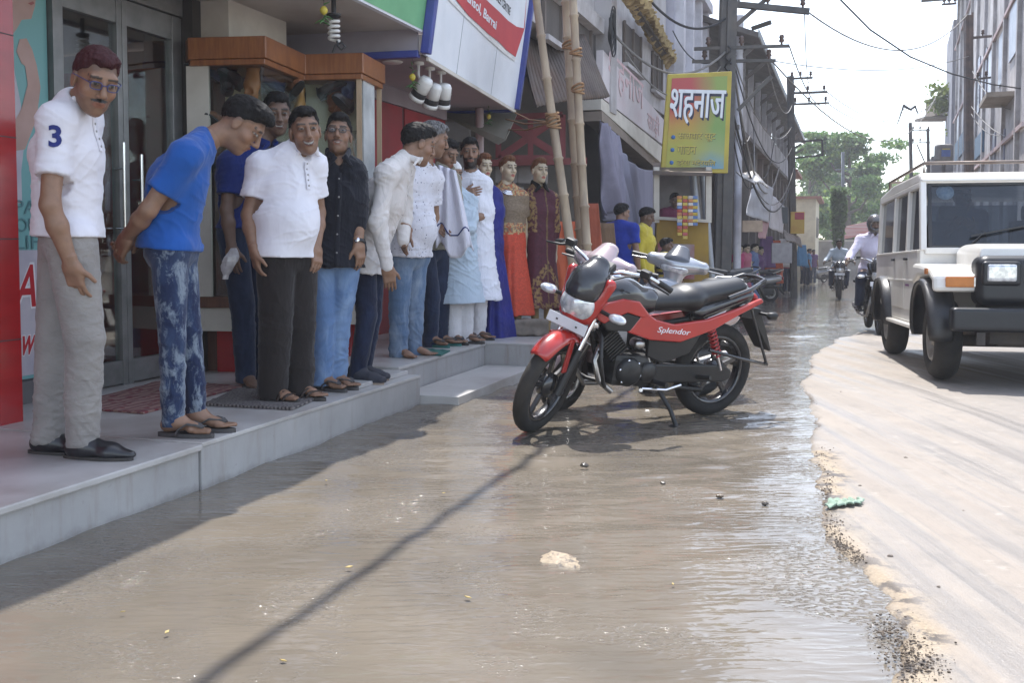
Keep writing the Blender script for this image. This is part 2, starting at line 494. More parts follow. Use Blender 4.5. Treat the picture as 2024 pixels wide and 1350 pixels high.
c1 = t.mix(t.ramp(t.noise(cs2, 1.6, 9, .74, .05), [(.55, 0.), (.68, .5)]), c1, (.135, .13, .125))
c1 = t.mix(t.ramp(t.noise(co, 55, 4, .7), [(.55, 0.), (.75, .35)]), c1, (.25, .21, .17))
c1 = t.mix(t.ramp(t.noise(co, 5.5, 5, .7), [(.60, 0.), (.68, .5)]), c1, (.345, .31, .27))
# sand: grains
vo = t.n('ShaderNodeTexVoronoi'); vo.inputs['Scale'].default_value = 130; t.l(co, vo.inputs['Vector'])
sg = t.mix(t.ramp(t.noise(co, 90, 3, .7), [(.3, 0.), (.7, 1.)]), (.35, .28, .195), (.22, .17, .115))
sg = t.mix(t.ramp(t.noise(co, 7, 5, .75), [(.50, 0.), (.57, .9)]), sg, (.045, .037, .034))
c2 = t.mix(sp.outputs[1], c1, sg)
c3 = t.mix(t.math('MULTIPLY', sp.outputs[0], .75), c2, (.10, .08, .062))
c3 = t.mix(t.math('MULTIPLY', sp.outputs[2], .6), c3, (.20, .18, .16))
t.base(c3)
ro = t.math('SUBTRACT', t.ramp(t.noise(cs, 1.5, 7, .6, .06), [(.42, .85), (.62, .38)]), t.math('MULTIPLY', sp.outputs[0], .5))
ro = t.math('SUBTRACT', ro, t.math('MULTIPLY', sp.outputs[2], .25))
t.set(Roughness=t.math('MAXIMUM', ro, .12))
b1 = t.bump(t.noise(co, 70, 5, .7), .5, .006); b1 = t.bump(t.noise(cs2, 3, 4), .25, .01, b1)
t.l(t.bump(vo.outputs[0], .25, .004, b1), t.p.inputs['Normal'])
tag(mesh_obj('road', np.stack([X, Y, Z], 1), Q, t.m, cols=cols), kind='structure')

us = axis([(-3.6, -2.72, .12), (-2.72, .55, .022), (.55, 5, .25)])
vs = axis([(-3, 1.7, .3), (1.7, 7.5, .022), (7.5, 14, .05), (14, 30, .25), (30, 90, 3)])
u, v, X, Y, Q = sheet(us, vs)
def wv(sx, sy, ang, seed, o=2):
    c, s_ = math.cos(ang), math.sin(ang)
    p = (X * c - Y * s_) * sx; q = (X * s_ + Y * c) * sy
    wq = fbm(np.stack([X * 1.1 + seed, Y * 1.1, X * 0 + seed], 1), 2) * 2.2
    return fbm(np.stack([p + wq + 50, q + wq + 60, X * 0 + seed + 2.2], 1), o) - .5
calm = np.clip(.35 + 1.6 * (fbm(np.stack([X * .55 + 11, Y * .55 + 3, X * 0 + 1.1], 1), 2) - .3), .35, 1.1)
amp = np.clip((30 - v) / 22, .25, 1) * calm
fine = np.clip((u + 1.9) / 1.3, .12, 1.0) * (.5 + 1.2 * fbm(np.stack([X * 1.2 + 61, Y * .8 + 3, X * 0 + 6.1], 1), 2))
amp = amp * np.clip((edge_u(v) - u) / .35, .22, 1)
Z = gzv(v) + amp * (.050 * wv(1.1, 4.4, R(-9), 4.0) + .018 * wv(2.4, 8.5, R(10), 9.0) + fine * (.024 * wv(2.7, 8.0, R(-14), 19.0) + .007 * wv(5.5, 15, R(16), 29.0, 1)))
t = NT('muddy_water'); co = t.coord('Object', (1, 1, 1)); co2 = t.coord('Object', (3.0, 11, 1), (0, 0, R(-8)))
t.base(t.mix(t.ramp(t.noise(co, 1.1, 4), [(.35, 0.), (.65, 1.)]), (.168, .143, .112), (.118, .102, .082)))
t.set(Roughness=.04, IOR=1.33); t.p.inputs['Specular IOR Level'].default_value = .75
pm = t.ramp(t.noise(t.coord('Object', (1, .8, 1)), 1.25, 3, .6, .6), [(.52, 0.), (.62, 1.)])
b1 = t.bump(t.noise(co2, 2.6, 2, .4, .4), .25, .02)
h2 = t.math('MULTIPLY', t.ramp(t.noise(t.coord('Object', (1, 1.6, 1), (0, 0, R(12))), 42, 2, .5, .3), [(.50, 0.), (.80, 1.)]), pm)
b2 = t.bump(h2, 1.0, .0055, b1)
t.l(b2, t.p.inputs['Normal'])
tag(mesh_obj('water', np.stack([X, Y, Z], 1), Q, t.m), kind='structure')

# ---------------------------------------------------------------- platforms in front of the shops
M_marble = mat('grey_marble', (.50, .485, .465), (.39, .378, .362), 2.2, .34, stretch=(1, 1, 3), dirt=.75, dirtcol=(.24, .205, .175), bump=.05, bscale=20)
t = NT('stained_marble_riser'); co = t.coord('Object', (1, 1, 1)); cz = t.coord('Object', (6, 6, .6))
c = t.mix(t.ramp(t.noise(co, 3, 7, .65), [(.3, 0.), (.7, 1.)]), (.40, .392, .385), (.31, .302, .296))
c = t.mix(t.ramp(t.noise(cz, 2.2, 6, .7), [(.52, 0.), (.75, .6)]), c, (.24, .20, .155))
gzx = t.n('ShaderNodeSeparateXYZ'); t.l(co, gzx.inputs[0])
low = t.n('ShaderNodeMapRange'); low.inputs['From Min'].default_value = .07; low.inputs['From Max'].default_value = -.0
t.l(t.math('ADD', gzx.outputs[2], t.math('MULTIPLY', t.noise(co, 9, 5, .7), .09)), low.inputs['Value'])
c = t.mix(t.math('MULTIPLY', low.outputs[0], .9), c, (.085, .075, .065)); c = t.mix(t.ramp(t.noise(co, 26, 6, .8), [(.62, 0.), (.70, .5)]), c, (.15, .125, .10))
t.base(c); t.set(Roughness=.5); t.l(t.bump(t.noise(co, 30, 5), .12, .004), t.p.inputs['Normal'])
M_riser = t.m
M_tile = mat('shop_floor_tile', (.50, .46, .42), (.40, .37, .34), 3, .35, dirt=.5, dirtcol=(.2, .17, .14))
def slabthing(name, u0, u1, v0, v1, z0, z1, m, bev=.004):
    mb = MB(); mb.bb((u0, v0, z0), (u1, v1, z1))
    o = mb.build(name, m, bevel=bev); o.rotation_euler = (0, 0, STREET_RZ); tag(o, kind='structure'); return o
PZ1, PZ2, PZ3 = .2, .205, .25
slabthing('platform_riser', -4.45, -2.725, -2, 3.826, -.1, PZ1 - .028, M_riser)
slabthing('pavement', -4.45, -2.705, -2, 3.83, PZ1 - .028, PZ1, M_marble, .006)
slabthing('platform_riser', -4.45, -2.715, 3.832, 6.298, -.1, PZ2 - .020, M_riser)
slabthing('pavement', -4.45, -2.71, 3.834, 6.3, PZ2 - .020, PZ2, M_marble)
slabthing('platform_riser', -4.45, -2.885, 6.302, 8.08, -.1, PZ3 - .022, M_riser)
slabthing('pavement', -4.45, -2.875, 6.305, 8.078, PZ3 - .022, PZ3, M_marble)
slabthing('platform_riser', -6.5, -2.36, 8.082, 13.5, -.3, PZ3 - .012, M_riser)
slabthing('pavement', -6.5, -2.35, 8.08, 13.5, PZ3 - .012, PZ3 + .004, M_marble)
slabthing('step', -3.4, -2.80, 5.55, 6.29, PZ2 + .001, PZ2 + .028, M_marble)
slabthing('pavement', -7, -2.7, 13.52, 120, -3, .02, mat('old_pavement', (.22, .2, .18), (.13, .12, .11), 3, .8, dirt=.5))
o = slabthing('step', -2.872, -2.44, 6.31, 8.075, -.05, .065, M_marble)
def ray(px, py):
    a = (px - 1012.0) / FPX; b = (CY - py) / FPX
    return Vector((a, math.cos(PITCH) + b * math.sin(PITCH), b * math.cos(PITCH) - math.sin(PITCH)))
CAMP = Vector((0, 0, CAMZ))
def FU(px, py, u):
    """point of the plane u=const (parallel to the street) seen at a photo pixel"""
    r = ray(px, py); k = u / (r.x * CA - r.y * SA); return CAMP + r * k
def WB(mb, name, m, parent, bevel=0.0):
    return mb.build(name, m, parent, bevel, Matrix.Translation(-parent.location)) if parent is not None else mb.build(name, m, None, bevel)
def sbox(mb, u0, u1, v0, v1, z0, z1, bev=0.0):
    c = S((u0 + u1) / 2, (v0 + v1) / 2, (z0 + z1) / 2)
    return mb.box(c, (abs(u1 - u0), abs(v1 - v0), abs(z1 - z0)), Matrix.Rotation(STREET_RZ, 3, 'Z'), bev)
def slab4(mb, a, b, c, d, ext):
    """solid between the quad a,b,c,d and the same quad moved by ext"""
    ext = Vector(ext); V = [Vector(q) for q in (a, b, c, d)]; V += [q + ext for q in V]
    return mb.add(V, [[0, 1, 2, 3], [7, 6, 5, 4], [0, 4, 5, 1], [1, 5, 6, 2], [2, 6, 7, 3], [3, 7, 4, 0]])
UN = S(1, 0) ; VN = S(0, 1)      # unit vectors across / along the street

def glassmat(name, tint=(.8, .85, .85), refl=.9, op=.12):
    t = NT(name); t.t.nodes.remove(t.p)
    tr = t.n('ShaderNodeBsdfTransparent'); tr.inputs[0].default_value = (*tint, 1)
    gl = t.n('ShaderNodeBsdfGlossy'); gl.inputs['Roughness'].default_value = .02
    fr = t.n('ShaderNodeFresnel'); fr.inputs[0].default_value = 1.5
    mx = t.n('ShaderNodeMixShader'); t.l(t.math('ADD', t.math('MULTIPLY', fr.outputs[0], refl * .75), op * .15), mx.inputs[0])
    t.l(tr.outputs[0], mx.inputs[1]); t.l(gl.outputs[0], mx.inputs[2]); t.l(mx.outputs[0], t.out.inputs[0]); return t.m
M_glass = glassmat('window_glass', (.86, .89, .88), .6)
M_alu = mat('grey_aluminium', (.26, .255, .25), (.20, .20, .195), 8, .42, .6, bump=.03)
M_redtile = mat('red_wall_tile', (.34, .012, .014), (.28, .01, .012), 4, .18, stretch=(1, 1, 4), coat=.4)
M_redwall = mat('dark_red_panel', (.33, .014, .02), (.24, .012, .016), 3, .4, dirt=.3)
M_cream = mat('cream_paint', (.60, .56, .49), (.50, .46, .40), 2.5, .75, dirt=.4, dirtcol=(.3, .26, .2))
M_soffit = mat('cream_ceiling_board', (.56, .53, .49), (.48, .45, .42), 1.6, .8, dirt=.35, dirtcol=(.28, .25, .2))
M_white = mat('white_board', (.74, .76, .80), (.66, .69, .74), 2.4, .5, dirt=.25, dirtcol=(.42, .4, .38))
M_bluetube = mat('blue_painted_tube', (.045, .065, .30), (.035, .05, .22), 6, .38, dirt=.15)
M_wood = mat('orange_varnished_wood', (.30, .112, .036), (.20, .068, .022), 6, .38, stretch=(8, 1, 1), coat=.2, bump=.05)
M_brown = mat('dark_brown_wood', (.11, .05, .03), (.07, .03, .02), 6, .45, stretch=(6, 6, .6))
M_black = mat('black_plastic', (.018, .018, .02), (.03, .03, .03), 10, .45)
M_chrome = mat('chrome', (.75, .75, .77), (.68, .68, .7), 10, .14, 1.0)
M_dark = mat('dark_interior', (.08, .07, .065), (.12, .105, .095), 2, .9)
M_beige = mat('beige_cabinet_lining', (.66, .60, .43), (.58, .52, .37), 2, .8)

# ---- shoe shop (nearest): pillar, doors, ceiling, sign fascia
sh = thing('shoe_shop', 'nearest shop front with red tiled pillar, glass doors and cream ceiling', 'shop', S(-4.3, 4.8, .2))
mb = MB(); sbox(mb, -4.7, -3.9, 1.0, 4.03, .2, 4.2); WB(mb, 'pillar', M_redtile, sh)
mb = MB()
for z in (.62, 1.12, 1.62, 2.12, 2.62): sbox(mb, -3.9005, -3.898, 1.0, 4.03, z - .0025, z + .0025)
WB(mb, 'tile_joint', M_black, sh)
mb = MB(); sbox(mb, -4.5, -4.30, 4.03, 4.72, .2, .33); sbox(mb, -4.5, -4.34, 4.03, 4.72, .33, 2.75); WB(mb, 'wall', mat('grey_plinth', (.12, .115, .115), None, 4, .6), sh)
fr = MB()
for v0, v1 in ((4.72, 4.80), (5.255, 5.30), (5.305, 5.35), (5.80, 5.90)): sbox(fr, -4.345, -4.285, v0, v1, .2, 2.62)
for v0, v1 in ((4.80, 5.255), (5.35, 5.80)):
    sbox(fr, -4.34, -4.29, v0, v1, .215, .36); sbox(fr, -4.34, -4.29, v0, v1, 2.46, 2.62)
sbox(fr, -4.36, -4.27, 4.72, 5.90, 2.625, 2.80)
dr = WB(fr, 'door', M_alu, sh, .004)
def sub(mb, name, m, root, part, bevel=0.0):
    """sub-part: child of part, whose own mesh sits in root's frame"""
    return mb.build(name, m, part, bevel, Matrix.Translation(-root.location))
for v0, v1 in ((4.79, 5.265), (5.34, 5.81)):
    mb = MB(); sbox(mb, -4.317, -4.309, v0, v1, .35, 2.47); sub(mb, 'pane', M_glass, sh, dr)
for vh, z0, z1 in ((5.235, 1.10, 1.72), (5.40, 1.16, 1.66)):
    mb = MB(); mb.tube([S(-4.235, vh, z0), S(-4.235, vh, z1)], .011)
    for z in (z0 + .09, z1 - .16): mb.tube([S(-4.235, vh, z), S(-4.30, vh, z)], .006)
    sub(mb, 'handle', M_chrome, sh, dr)
mb = MB(); sbox(mb, -4.36, -4.20, 5.905, 6.02, .2, 2.75); WB(mb, 'door_post', mat('charcoal_frame', (.05, .045, .04), None, 5, .5), sh)
mb = MB(); sbox(mb, -4.25, -4.13, 6.03, 6.17, .2, 2.74); WB(mb, 'wooden_post', M_brown, sh)
mb = MB(); sbox(mb, -5.0, -3.12, -2, 7.5, 2.752, 2.83); WB(mb, 'ceiling', M_soffit, sh)
mb = MB(); sbox(mb, -4.6, -3.98, 6.0, 6.75, 2.50, 2.75); sbox(mb, -4.7, -4.30, 1, 7.7, 2.805, 6.5); WB(mb, 'lintel', M_cream, sh)
# room behind the doors
mb = MB(); sbox(mb, -8.0, -7.9, 3.5, 8, .2, 2.8); sbox(mb, -7.9, -4.4, 3.4, 3.5, .2, 2.8); sbox(mb, -8, -4.4, 3.4, 8, 2.84, 2.9); sbox(mb, -7.9, -4.4, 7.6, 7.7, .2, 2.8)
WB(mb, 'room_wall', mat('shop_inside_wall', (.34, .28, .25), (.26, .22, .20), 1.2, .9), sh)
mb = MB(); sbox(mb, -7.9, -4.45, 5.9, 7.0, .2, 2.3); WB(mb, 'red_partition', M_redwall, sh)
mb = MB(); sbox(mb, -8, -4.4, 3.5, 7.7, .19, .197); WB(mb, 'inside_floor', M_tile, sh)
for i in range(16):
    mb = MB(); v = 4.0 + (i % 8) * .42; z = 1.3 + (i // 8) * .45
    sbox(mb, -7.2, -7.0, v, v + .3, z, z + .3 + .1 * math.sin(i)); c = [(.5, .45, .08), (.35, .36, .38), (.05, .12, .3), (.3, .08, .05)][i % 4]
    o = mb.build('shoe_box', mat('box_card_%d' % (i % 4), c, None, 5, .7)); 
    tag(o, ['yellow shoe box on the shelf deep inside the shoe shop', 'grey shoe box on the shelf deep inside the shoe shop', 'navy shoe box on the shelf deep inside the shoe shop', 'rust red shoe box on the shelf deep inside the shoe shop'][i % 4], 'box', 'shoe boxes inside the shoe shop')
# sign fascia over the ceiling edge
def lean(u, z): return u + (z - 2.72) * .14
mb = MB(); slab4(mb, S(-3.10, -2, 2.72), S(-3.10, 7.40, 2.72), S(lean(-3.10, 4.0), 7.40, 4.0), S(lean(-3.10, 4.0), -2, 4.0), S(-.04, 0))
fa = WB(mb, 'fascia', M_white, sh)
pts = [(5.3, 0), (7.38, 0), (7.38, .30), (7.1, .27), (6.85, .17), (6.7, .25), (6.5, .33), (5.3, .45)]
mb = MB(); V = [S(lean(-3.10, 2.735 + q) + .003, p, 2.735 + q) for p, q in pts]; mb.add(V, [list(range(len(V)))]); sub(mb, 'green_stripe', mat('green_sign_print', (.16, .40, .20), (.13, .34, .17), 4, .5), sh, fa)
mb = MB(); V = [S(lean(-3.10, 2.735 + q) + .0035, p, 2.735 + q) for p, q in [(7.0, .5), (7.38, .42), (7.38, .72), (6.9, .72)]]; mb.add(V, [[0, 1, 2, 3]]); sub(mb, 'pink_stripe', mat('pink_sign_print', (.6, .22, .26), None, 4, .5), sh, fa)

# ---- poster on the wall between pillar and door
po = thing('poster', 'tall teal poster of a woman in white with a shoe above red lettering', 'poster', S(-4.30, 4.4, .34))
def pq(pts, h=.0): return [S(-4.325 + h, a, b) for a, b in pts]
mb = MB(); sbox(mb, -4.335, -4.325, 4.03, 4.715, .34, 2.8); WB(mb, 'backing', mat('poster_teal', (.17, .37, .36), (.15, .34, .34), 2, .45), po)
def pp(name, pts, m, h):
    mb = MB(); V = pq(pts, h); mb.add(V, [list(range(len(V)))]); WB(mb, name, m, po)
M_pwhite = mat('poster_white', (.50, .46, .49), (.40, .37, .42), 5, .45); M_pskin = mat('poster_skin', (.43, .28, .24), (.38, .24, .20), 6, .45)
pp('dress', [(4.03, 1.32), (4.5, 1.32), (4.5, 1.5), (4.54, 1.72), (4.49, 1.95), (4.44, 2.17), (4.36, 2.30), (4.27, 2.42), (4.2, 2.5), (4.03, 2.5)], M_pwhite, .001)
pp('face', [(4.36, 2.30), (4.43, 2.20), (4.49, 2.27), (4.53, 2.33), (4.60, 2.35), (4.63, 2.43), (4.645, 2.52), (4.66, 2.63), (4.64, 2.78), (4.38, 2.78), (4.36, 2.55)], M_pskin, .002)
pp('hair', [(4.52, 2.785), (4.56, 2.70), (4.66, 2.62), (4.685, 2.785)], mat('poster_hair', (.05, .035, .03), None, 9, .5), .003)
pp('mouth', [(4.575, 2.43), (4.615, 2.45), (4.625, 2.44), (4.60, 2.425)], mat('poster_lip', (.35, .10, .10), None, 9, .5), .003)
pp('arm', [(4.44, 1.60), (4.53, 1.62), (4.62, 1.80), (4.655, 1.98), (4.63, 2.10), (4.60, 2.18), (4.56, 2.235), (4.51, 2.22), (4.485, 2.15), (4.52, 2.09), (4.545, 2.08), (4.56, 1.98), (4.51, 1.84), (4.44, 1.74)], M_pskin, .003)
pp('printed_shoe', [(4.03, 1.86), (4.2, 1.84), (4.33, 1.80), (4.40, 1.83), (4.3, 1.93), (4.18, 2.03), (4.03, 2.06)], mat('poster_shoe', (.14, .25, .32), (.5, .5, .2), 3, .45), .002)
pp('white_panel', [(4.03, .36), (4.71, .36), (4.71, 1.06), (4.03, 1.06)], M_pwhite, .0022)
M_pt = mat('poster_thin_type', (.10, .22, .23), None, 5, .5); M_pr = mat('poster_red_type', (.45, .012, .02), None, 5, .5)
for s_, z in (('PAR', 1.27), ('OUR', 1.17), ('LIFE', 1.075)):
    put_text('lettering', s_, M_pt, None, S(-4.3185, 4.565, z + .03), S(0, 1), (0, 0, 1), h=.075, w=.24, extrude=.0006)
def reparent(o, root):
    o.parent = root
    o.data.transform(Matrix.Translation(-root.location))
for o in [x for x in COL.objects if x.name.startswith('lettering') and x.parent is None]: reparent(o, po)
M_pww = mat('poster_outline_white', (.75, .73, .74), None, 5, .5)
for s_, v, z, hh, ww in (('Ac', 4.57, .86, .24, .26), ('wea', 4.57, .53, .11, .22)):
    for dx, m_, e in ((0, M_pww, .004), (0, M_pr, .0055)):
        o = put_text('red_lettering', s_, m_, None, S(-4.3225, v, z), S(0, 1), (0, 0, 1), h=hh * (1.1 if m_ is M_pww else 1), w=ww * (1.06 if m_ is M_pww else 1), extrude=e - .001, bold=.05 if m_ is M_pww else .012, shear=.25); reparent(o, po)

# ---- glass display cabinet
cab = thing('display_cabinet', 'stepped glass display cabinet of shoes with orange wood crown', 'cabinet', (-1.8, 7.3, .205))
PLAN = [(-2.14, 6.86), (-1.655, 6.80), (-1.53, 7.46), (-1.10, 7.40), (-1.015, 7.86), (-1.5, 8.12), (-2.45, 7.55)]
def inset(poly, d):
    n = len(poly); out = []
    for i in range(n):
        p0, p1, p2 = Vector(poly[i - 1]), Vector(poly[i]), Vector(poly[(i + 1) % n])
        e1 = (p1 - p0).normalized(); e2 = (p2 - p1).normalized()
        n1 = Vector((e1.y, -e1.x)); n2_ = Vector((e2.y, -e2.x)); k = (n1 + n2_); k = k / max(k.length_squared / 2, .3)
        out.append(tuple(p1 - k * d * 1.0))
    return out
def plan_prism(poly, z0, z1): mb = MB(); mb.prism([(x, y) for x, y in poly], z0, z1, 2); return mb
mb = plan_prism(inset(PLAN, -.035), 2.325, 2.47); mb.prism(inset(PLAN, -.02), 2.285, 2.3245, 2); WB(mb, 'crown', M_wood, cab, .006)
mb = plan_prism(inset(PLAN, -.012), .66, .735); WB(mb, 'sill', mat('sill_wood', (.15, .06, .03), (.1, .04, .02), 6, .4, stretch=(6, 1, 1)), cab, .004)
mb = plan_prism(inset(PLAN, .02), .50, .659); WB(mb, 'skirt', M_cream, cab)
mb = plan_prism(inset(PLAN, .14), .2, .499); WB(mb, 'plinth', M_redtile, cab)
mb = MB(); mb.prism([(-2.05, 7.3), (-1.56, 7.62), (-1.60, 7.68), (-2.1, 7.36)], .735, 2.29, 2); mb.prism([(-1.56, 7.62), (-1.12, 7.74), (-1.14, 7.79), (-1.58, 7.68)], .735, 2.29, 2); WB(mb, 'back_panel', M_beige, cab)
mb = MB(); slab4(mb, (-2.19, 6.868, .736), (-2.035, 6.85, .736), (-2.035, 6.85, 2.288), (-2.19, 6.868, 2.288), (0, .04, 0)); WB(mb, 'cream_post', M_cream, cab)
mb = MB(); slab4(mb, (-1.085, 7.45, .736), (-1.04, 7.72, .736), (-1.04, 7.72, 2.288), (-1.085, 7.45, 2.288), (-.03, .01, 0)); WB(mb, 'marble_panel', mat('white_marble_panel', (.62, .63, .62), (.40, .42, .42), 5, .3, dirt=.3), cab)
for a, b in ((0, 1), (1, 2), (2, 3)):
    p, q = Vector(PLAN[a]), Vector(PLAN[b]); e = (q - p).normalized(); nrm = Vector((e.y, -e.x)); p = p - nrm * .012 + e * (.11 if a == 0 else 0); q = q - nrm * .012
    mb = MB(); slab4(mb, (*p, .735), (*q, .735), (*q, 2.286), (*p, 2.286), (-nrm.x * .006, -nrm.y * .006, 0)); WB(mb, 'pane', M_glass, cab)
mb = MB()
for p in (PLAN[3], PLAN[4]): mb.box((p[0] - .01, p[1] + .015, 1.511), (.035, .035, 1.552))
WB(mb, 'corner_post', mat('pale_wood', (.42, .30, .19), (.36, .25, .15), 5, .5, stretch=(6, 6, .5)), cab)
for z in (1.18, 1.62, 1.92):
    mb = plan_prism([(-2.1, 6.95), (-1.69, 6.9), (-1.57, 7.56), (-1.14, 7.5), (-1.12, 7.7), (-1.55, 7.62), (-2.02, 7.3)], z, z + .008); WB(mb, 'shelf', M_glass, cab)
# shoes on show
def shoe_mesh(h=.008):
    s = SDF((-.06, -.06, -.02), (.06, .26, .12), h)
    s.add(rc((0, 0, .035), (0, .06, .04), .034, .036)); s.add(rc((0, .06, .035), (0, .17, .022), .036, .026, (1, 0, 0), 1.35), .03)
    s.add(rc((0, .17, .02), (0, .20, .018), .026, .016, (1, 0, 0), 1.4), .02); s.add(rc((0, -.005, .03), (0, .0, .075), .034, .032), .02)
    s.sub(rc((0, .01, .09), (0, .03, .11), .028, .03)); s.plane((0, 0, 0), (0, 0, -1)); return s.mesh()
SHV, SHQ = shoe_mesh()
shoe_c = [((.045, .04, .042), 'black'), ((.26, .10, .045), 'brown'), ((.48, .20, .075), 'tan'), ((.05, .07, .16), 'navy'), ((.36, .20, .05), 'mustard brown')]
def sole():
    mb = MB(); n = 18; V = []
    for z in (-.012, 0):
        for k in range(n):
            q = 2 * PI * k / n; V.append(((.036 + .008 * math.sin(q)) * math.cos(q), .10 + .135 * math.sin(q), z))
    mb.add(V, [[k, (k + 1) % n, n + (k + 1) % n, n + k] for k in range(n)] + [list(range(n))[::-1], list(range(n, 2 * n))]); return mb
placed = [(425, 150, 7.05, 0, 1, 3), (450, 140, 7.02, 1, 1, 0), (470, 165, 7.02, 0, 2, 0), (502, 150, 6.95, 1, 1, 2), (548, 175, 7.25, 0, 1, 3), (575, 185, 7.4, 0, 2, 1), (592, 190, 7.5, 1, 1, 4), (640, 185, 7.56, 0, 0, 0), (668, 178, 7.56, 1, 2, 1), (690, 150, 7.56, 1, 0, 3), (688, 212, 7.54, 0, 0, 0), (640, 330, 7.56, 0, 0, 4), (676, 350, 7.54, 0, 0, 2), (683, 290, 7.54, 1, 0, 4), (445, 250, 7.05, 0, 0, 1), (420, 330, 7.0, 0, 0, 0), (565, 300, 7.3, 0, 0, 3)]
seen_l = {}
for i, (px, py, Yd, up, k, ci) in enumerate(placed):
    c, cn = shoe_c[ci]
    p = P(px, py + (40 if up else 8), Yd); nm = 'shoe'
    o = thing(nm, '', 'shoe', p, 0, 'shoes on show in the glass cabinet')
    a = mesh_obj('upper', SHV, SHQ, mat('shoe_' + cn.replace(' ', '_'), c, None, 9, .4), o); b = sole().build('sole', M_black, o)
    if up: o.rotation_euler = (R(84), R([0, 8, -10][i % 3]), R([-8, 12, -16][i % 3])); o.scale = (1.15, 1.15, 1.15)
    else: o.rotation_euler = (R(25), 0, R([130, 215, 160, 240][i % 4]))
    row = 'top shelf' if py < 215 else ('middle shelf' if py < 300 else 'lower shelf'); bay = 'left bay' if px < 530 else ('corner bay' if px < 605 else 'right bay')
    l = cn + (' sole up ' if up else ' ') + 'shoe on the ' + row + ' in the ' + bay + ' of the cabinet'
    seen_l[l] = seen_l.get(l, 0) + 1
    if seen_l[l] > 1: l = cn + ' shoe beside its twin on the ' + row + ' in the ' + bay
    o['label'] = l

# ---- second sign box: white board in a blue tube frame
N2 = P(838, 106, 7.9); F2 = P(1018, 216, 11.17); zb = (N2.z + F2.z) / 2; N2.z = F2.z = zb
al = (F2 - N2).normalized(); inn = Vector((-al.y, al.x, 0)); upv = (Vector((0, 0, 1)) - inn * .14).normalized(); H2 = 1.3
sb = thing('shop_sign', 'white sign box in a blue frame with a torn red banner', 'sign', (N2 + F2) / 2)
mb = MB(); slab4(mb, N2 + al * .03, F2 - al * .03, F2 - al * .03 + upv * H2, N2 + al * .03 + upv * H2, inn * .04); fp = WB(mb, 'face_panel', M_white, sb)
mb = MB()
for q in (.28, .66): a = N2.lerp(F2, q); mb.bar(a - inn * .002, a - inn * .002 + upv * H2, .006, .003, tuple(inn))
sub(mb, 'panel_joint', mat('joint_grey', (.4, .4, .43), None, 5, .6), sb, fp)
for q in (N2, F2): mb = MB(); mb.bar(q - inn * .015, q - inn * .015 + upv * H2, .075, .075, tuple(inn), .01); WB(mb, 'frame_tube', M_bluetube, sb)
for q, L_ in ((N2, 2.4), (F2, 2.2)): mb = MB(); mb.bar(q + inn * .04, q + inn * L_, .06, .055, (0, 0, 1), .008); WB(mb, 'frame_tube', M_bluetube, sb)
mb = MB(); mb.bar(N2 - inn * .012 + Vector((0, 0, -.03)) + al * .05, F2 - inn * .012 - al * .05 + Vector((0, 0, -.03)), .02, .03); WB(mb, 'bottom_rail', M_cream, sb)
mb = MB(); slab4(mb, N2 + inn * .05, N2 + inn * 2.4, N2 + inn * 2.4 + Vector((0, 0, 1.0)), N2 + inn * .05 + Vector((0, 0, 1.0)), al * .02); WB(mb, 'end_panel', mat('lilac_board', (.36, .34, .38), (.3, .28, .32), 2, .7, dirt=.3), sb)
mb = MB(); slab4(mb, N2 + inn * .02 + Vector((0, 0, .0)), F2 + inn * .02, F2 + inn * 2.4, N2 + inn * 2.4, (0, 0, .025)); WB(mb, 'soffit', mat('pinkish_ceiling', (.40, .34, .35), (.34, .29, .30), 2, .7), sb)
for q, dd in ((.08, .35), (.1, .8), (.45, .5), (.62, .45)):
    c = N2.lerp(F2, q) + inn * dd; mb = MB(); mb.lathe([(.0, -.012), (.075, -.012), (.085, -.004), (.085, 0.0)], c, n=20); WB(mb, 'downlight', mat('downlight_white', (.72, .70, .66), None, 5, .4), sb)
def sp2(px, py):   # point on the sign face under a photo pixel
    r = ray(px, py); n = (al.cross(upv)); k = (N2 - CAMP).dot(n) / r.dot(n); return CAMP + r * k
bn = MB(); ban = [sp2(*q) for q in ((893, -10), (1048, -140), (1036, 55), (1018, 112), (1000, 98), (985, 82), (965, 67), (945, 48), (925, 30))]
bn.add([q - inn * .006 for q in ban], [list(range(len(ban)))]); b_ = WB(bn, 'banner', mat('red_banner', (.50, .05, .055), (.44, .04, .05), 3, .6), sb)
bn = MB(); tw = [sp2(*q) for q in ((950, -10), (1046, -90), (1034, 55), (1020, 52), (1003, 40), (985, 22))]
bn.add([q - inn * .0075 for q in tw], [list(range(len(tw)))]); sub(bn, 'white_band', M_white, sb, b_)
bn = MB(); ed = [sp2(*q) for q in ((885, -8), (925, 33), (945, 52), (965, 71), (985, 86), (1000, 101), (1017, 116), (1016, 121), (996, 106), (960, 74), (915, 30), (880, -6))]
bn.add([q - inn * .009 for q in ed], [list(range(6)) + []] if False else [[0, 1, 10, 11], [1, 2, 9, 10], [2, 3, 4, 9], [4, 5, 8, 9], [5, 6, 7, 8]]); sub(bn, 'torn_edge', mat('torn_paper', (.72, .70, .68), None, 8, .8), sb, b_)
for s_, c, a, hh, e in (('Asansol, Barrai', (946, 17), (985, 59), .10, .011), ('SAREE CENTRE', (992, 5), (1015, 32), .08, .011)):
    o_ = sp2(*c) ; xd = (sp2(*a) - o_); xd = (al + upv * (-.02)).normalized(); m_ = M_white if e == .011 and s_[0] == 'A' else M_black
    o = put_text('lettering', s_, m_, None, o_ - inn * .0085, xd, upv, h=hh, w=1.35 if s_[0] == 'A' else .7, extrude=.001, bold=.02); reparent(o, sb)

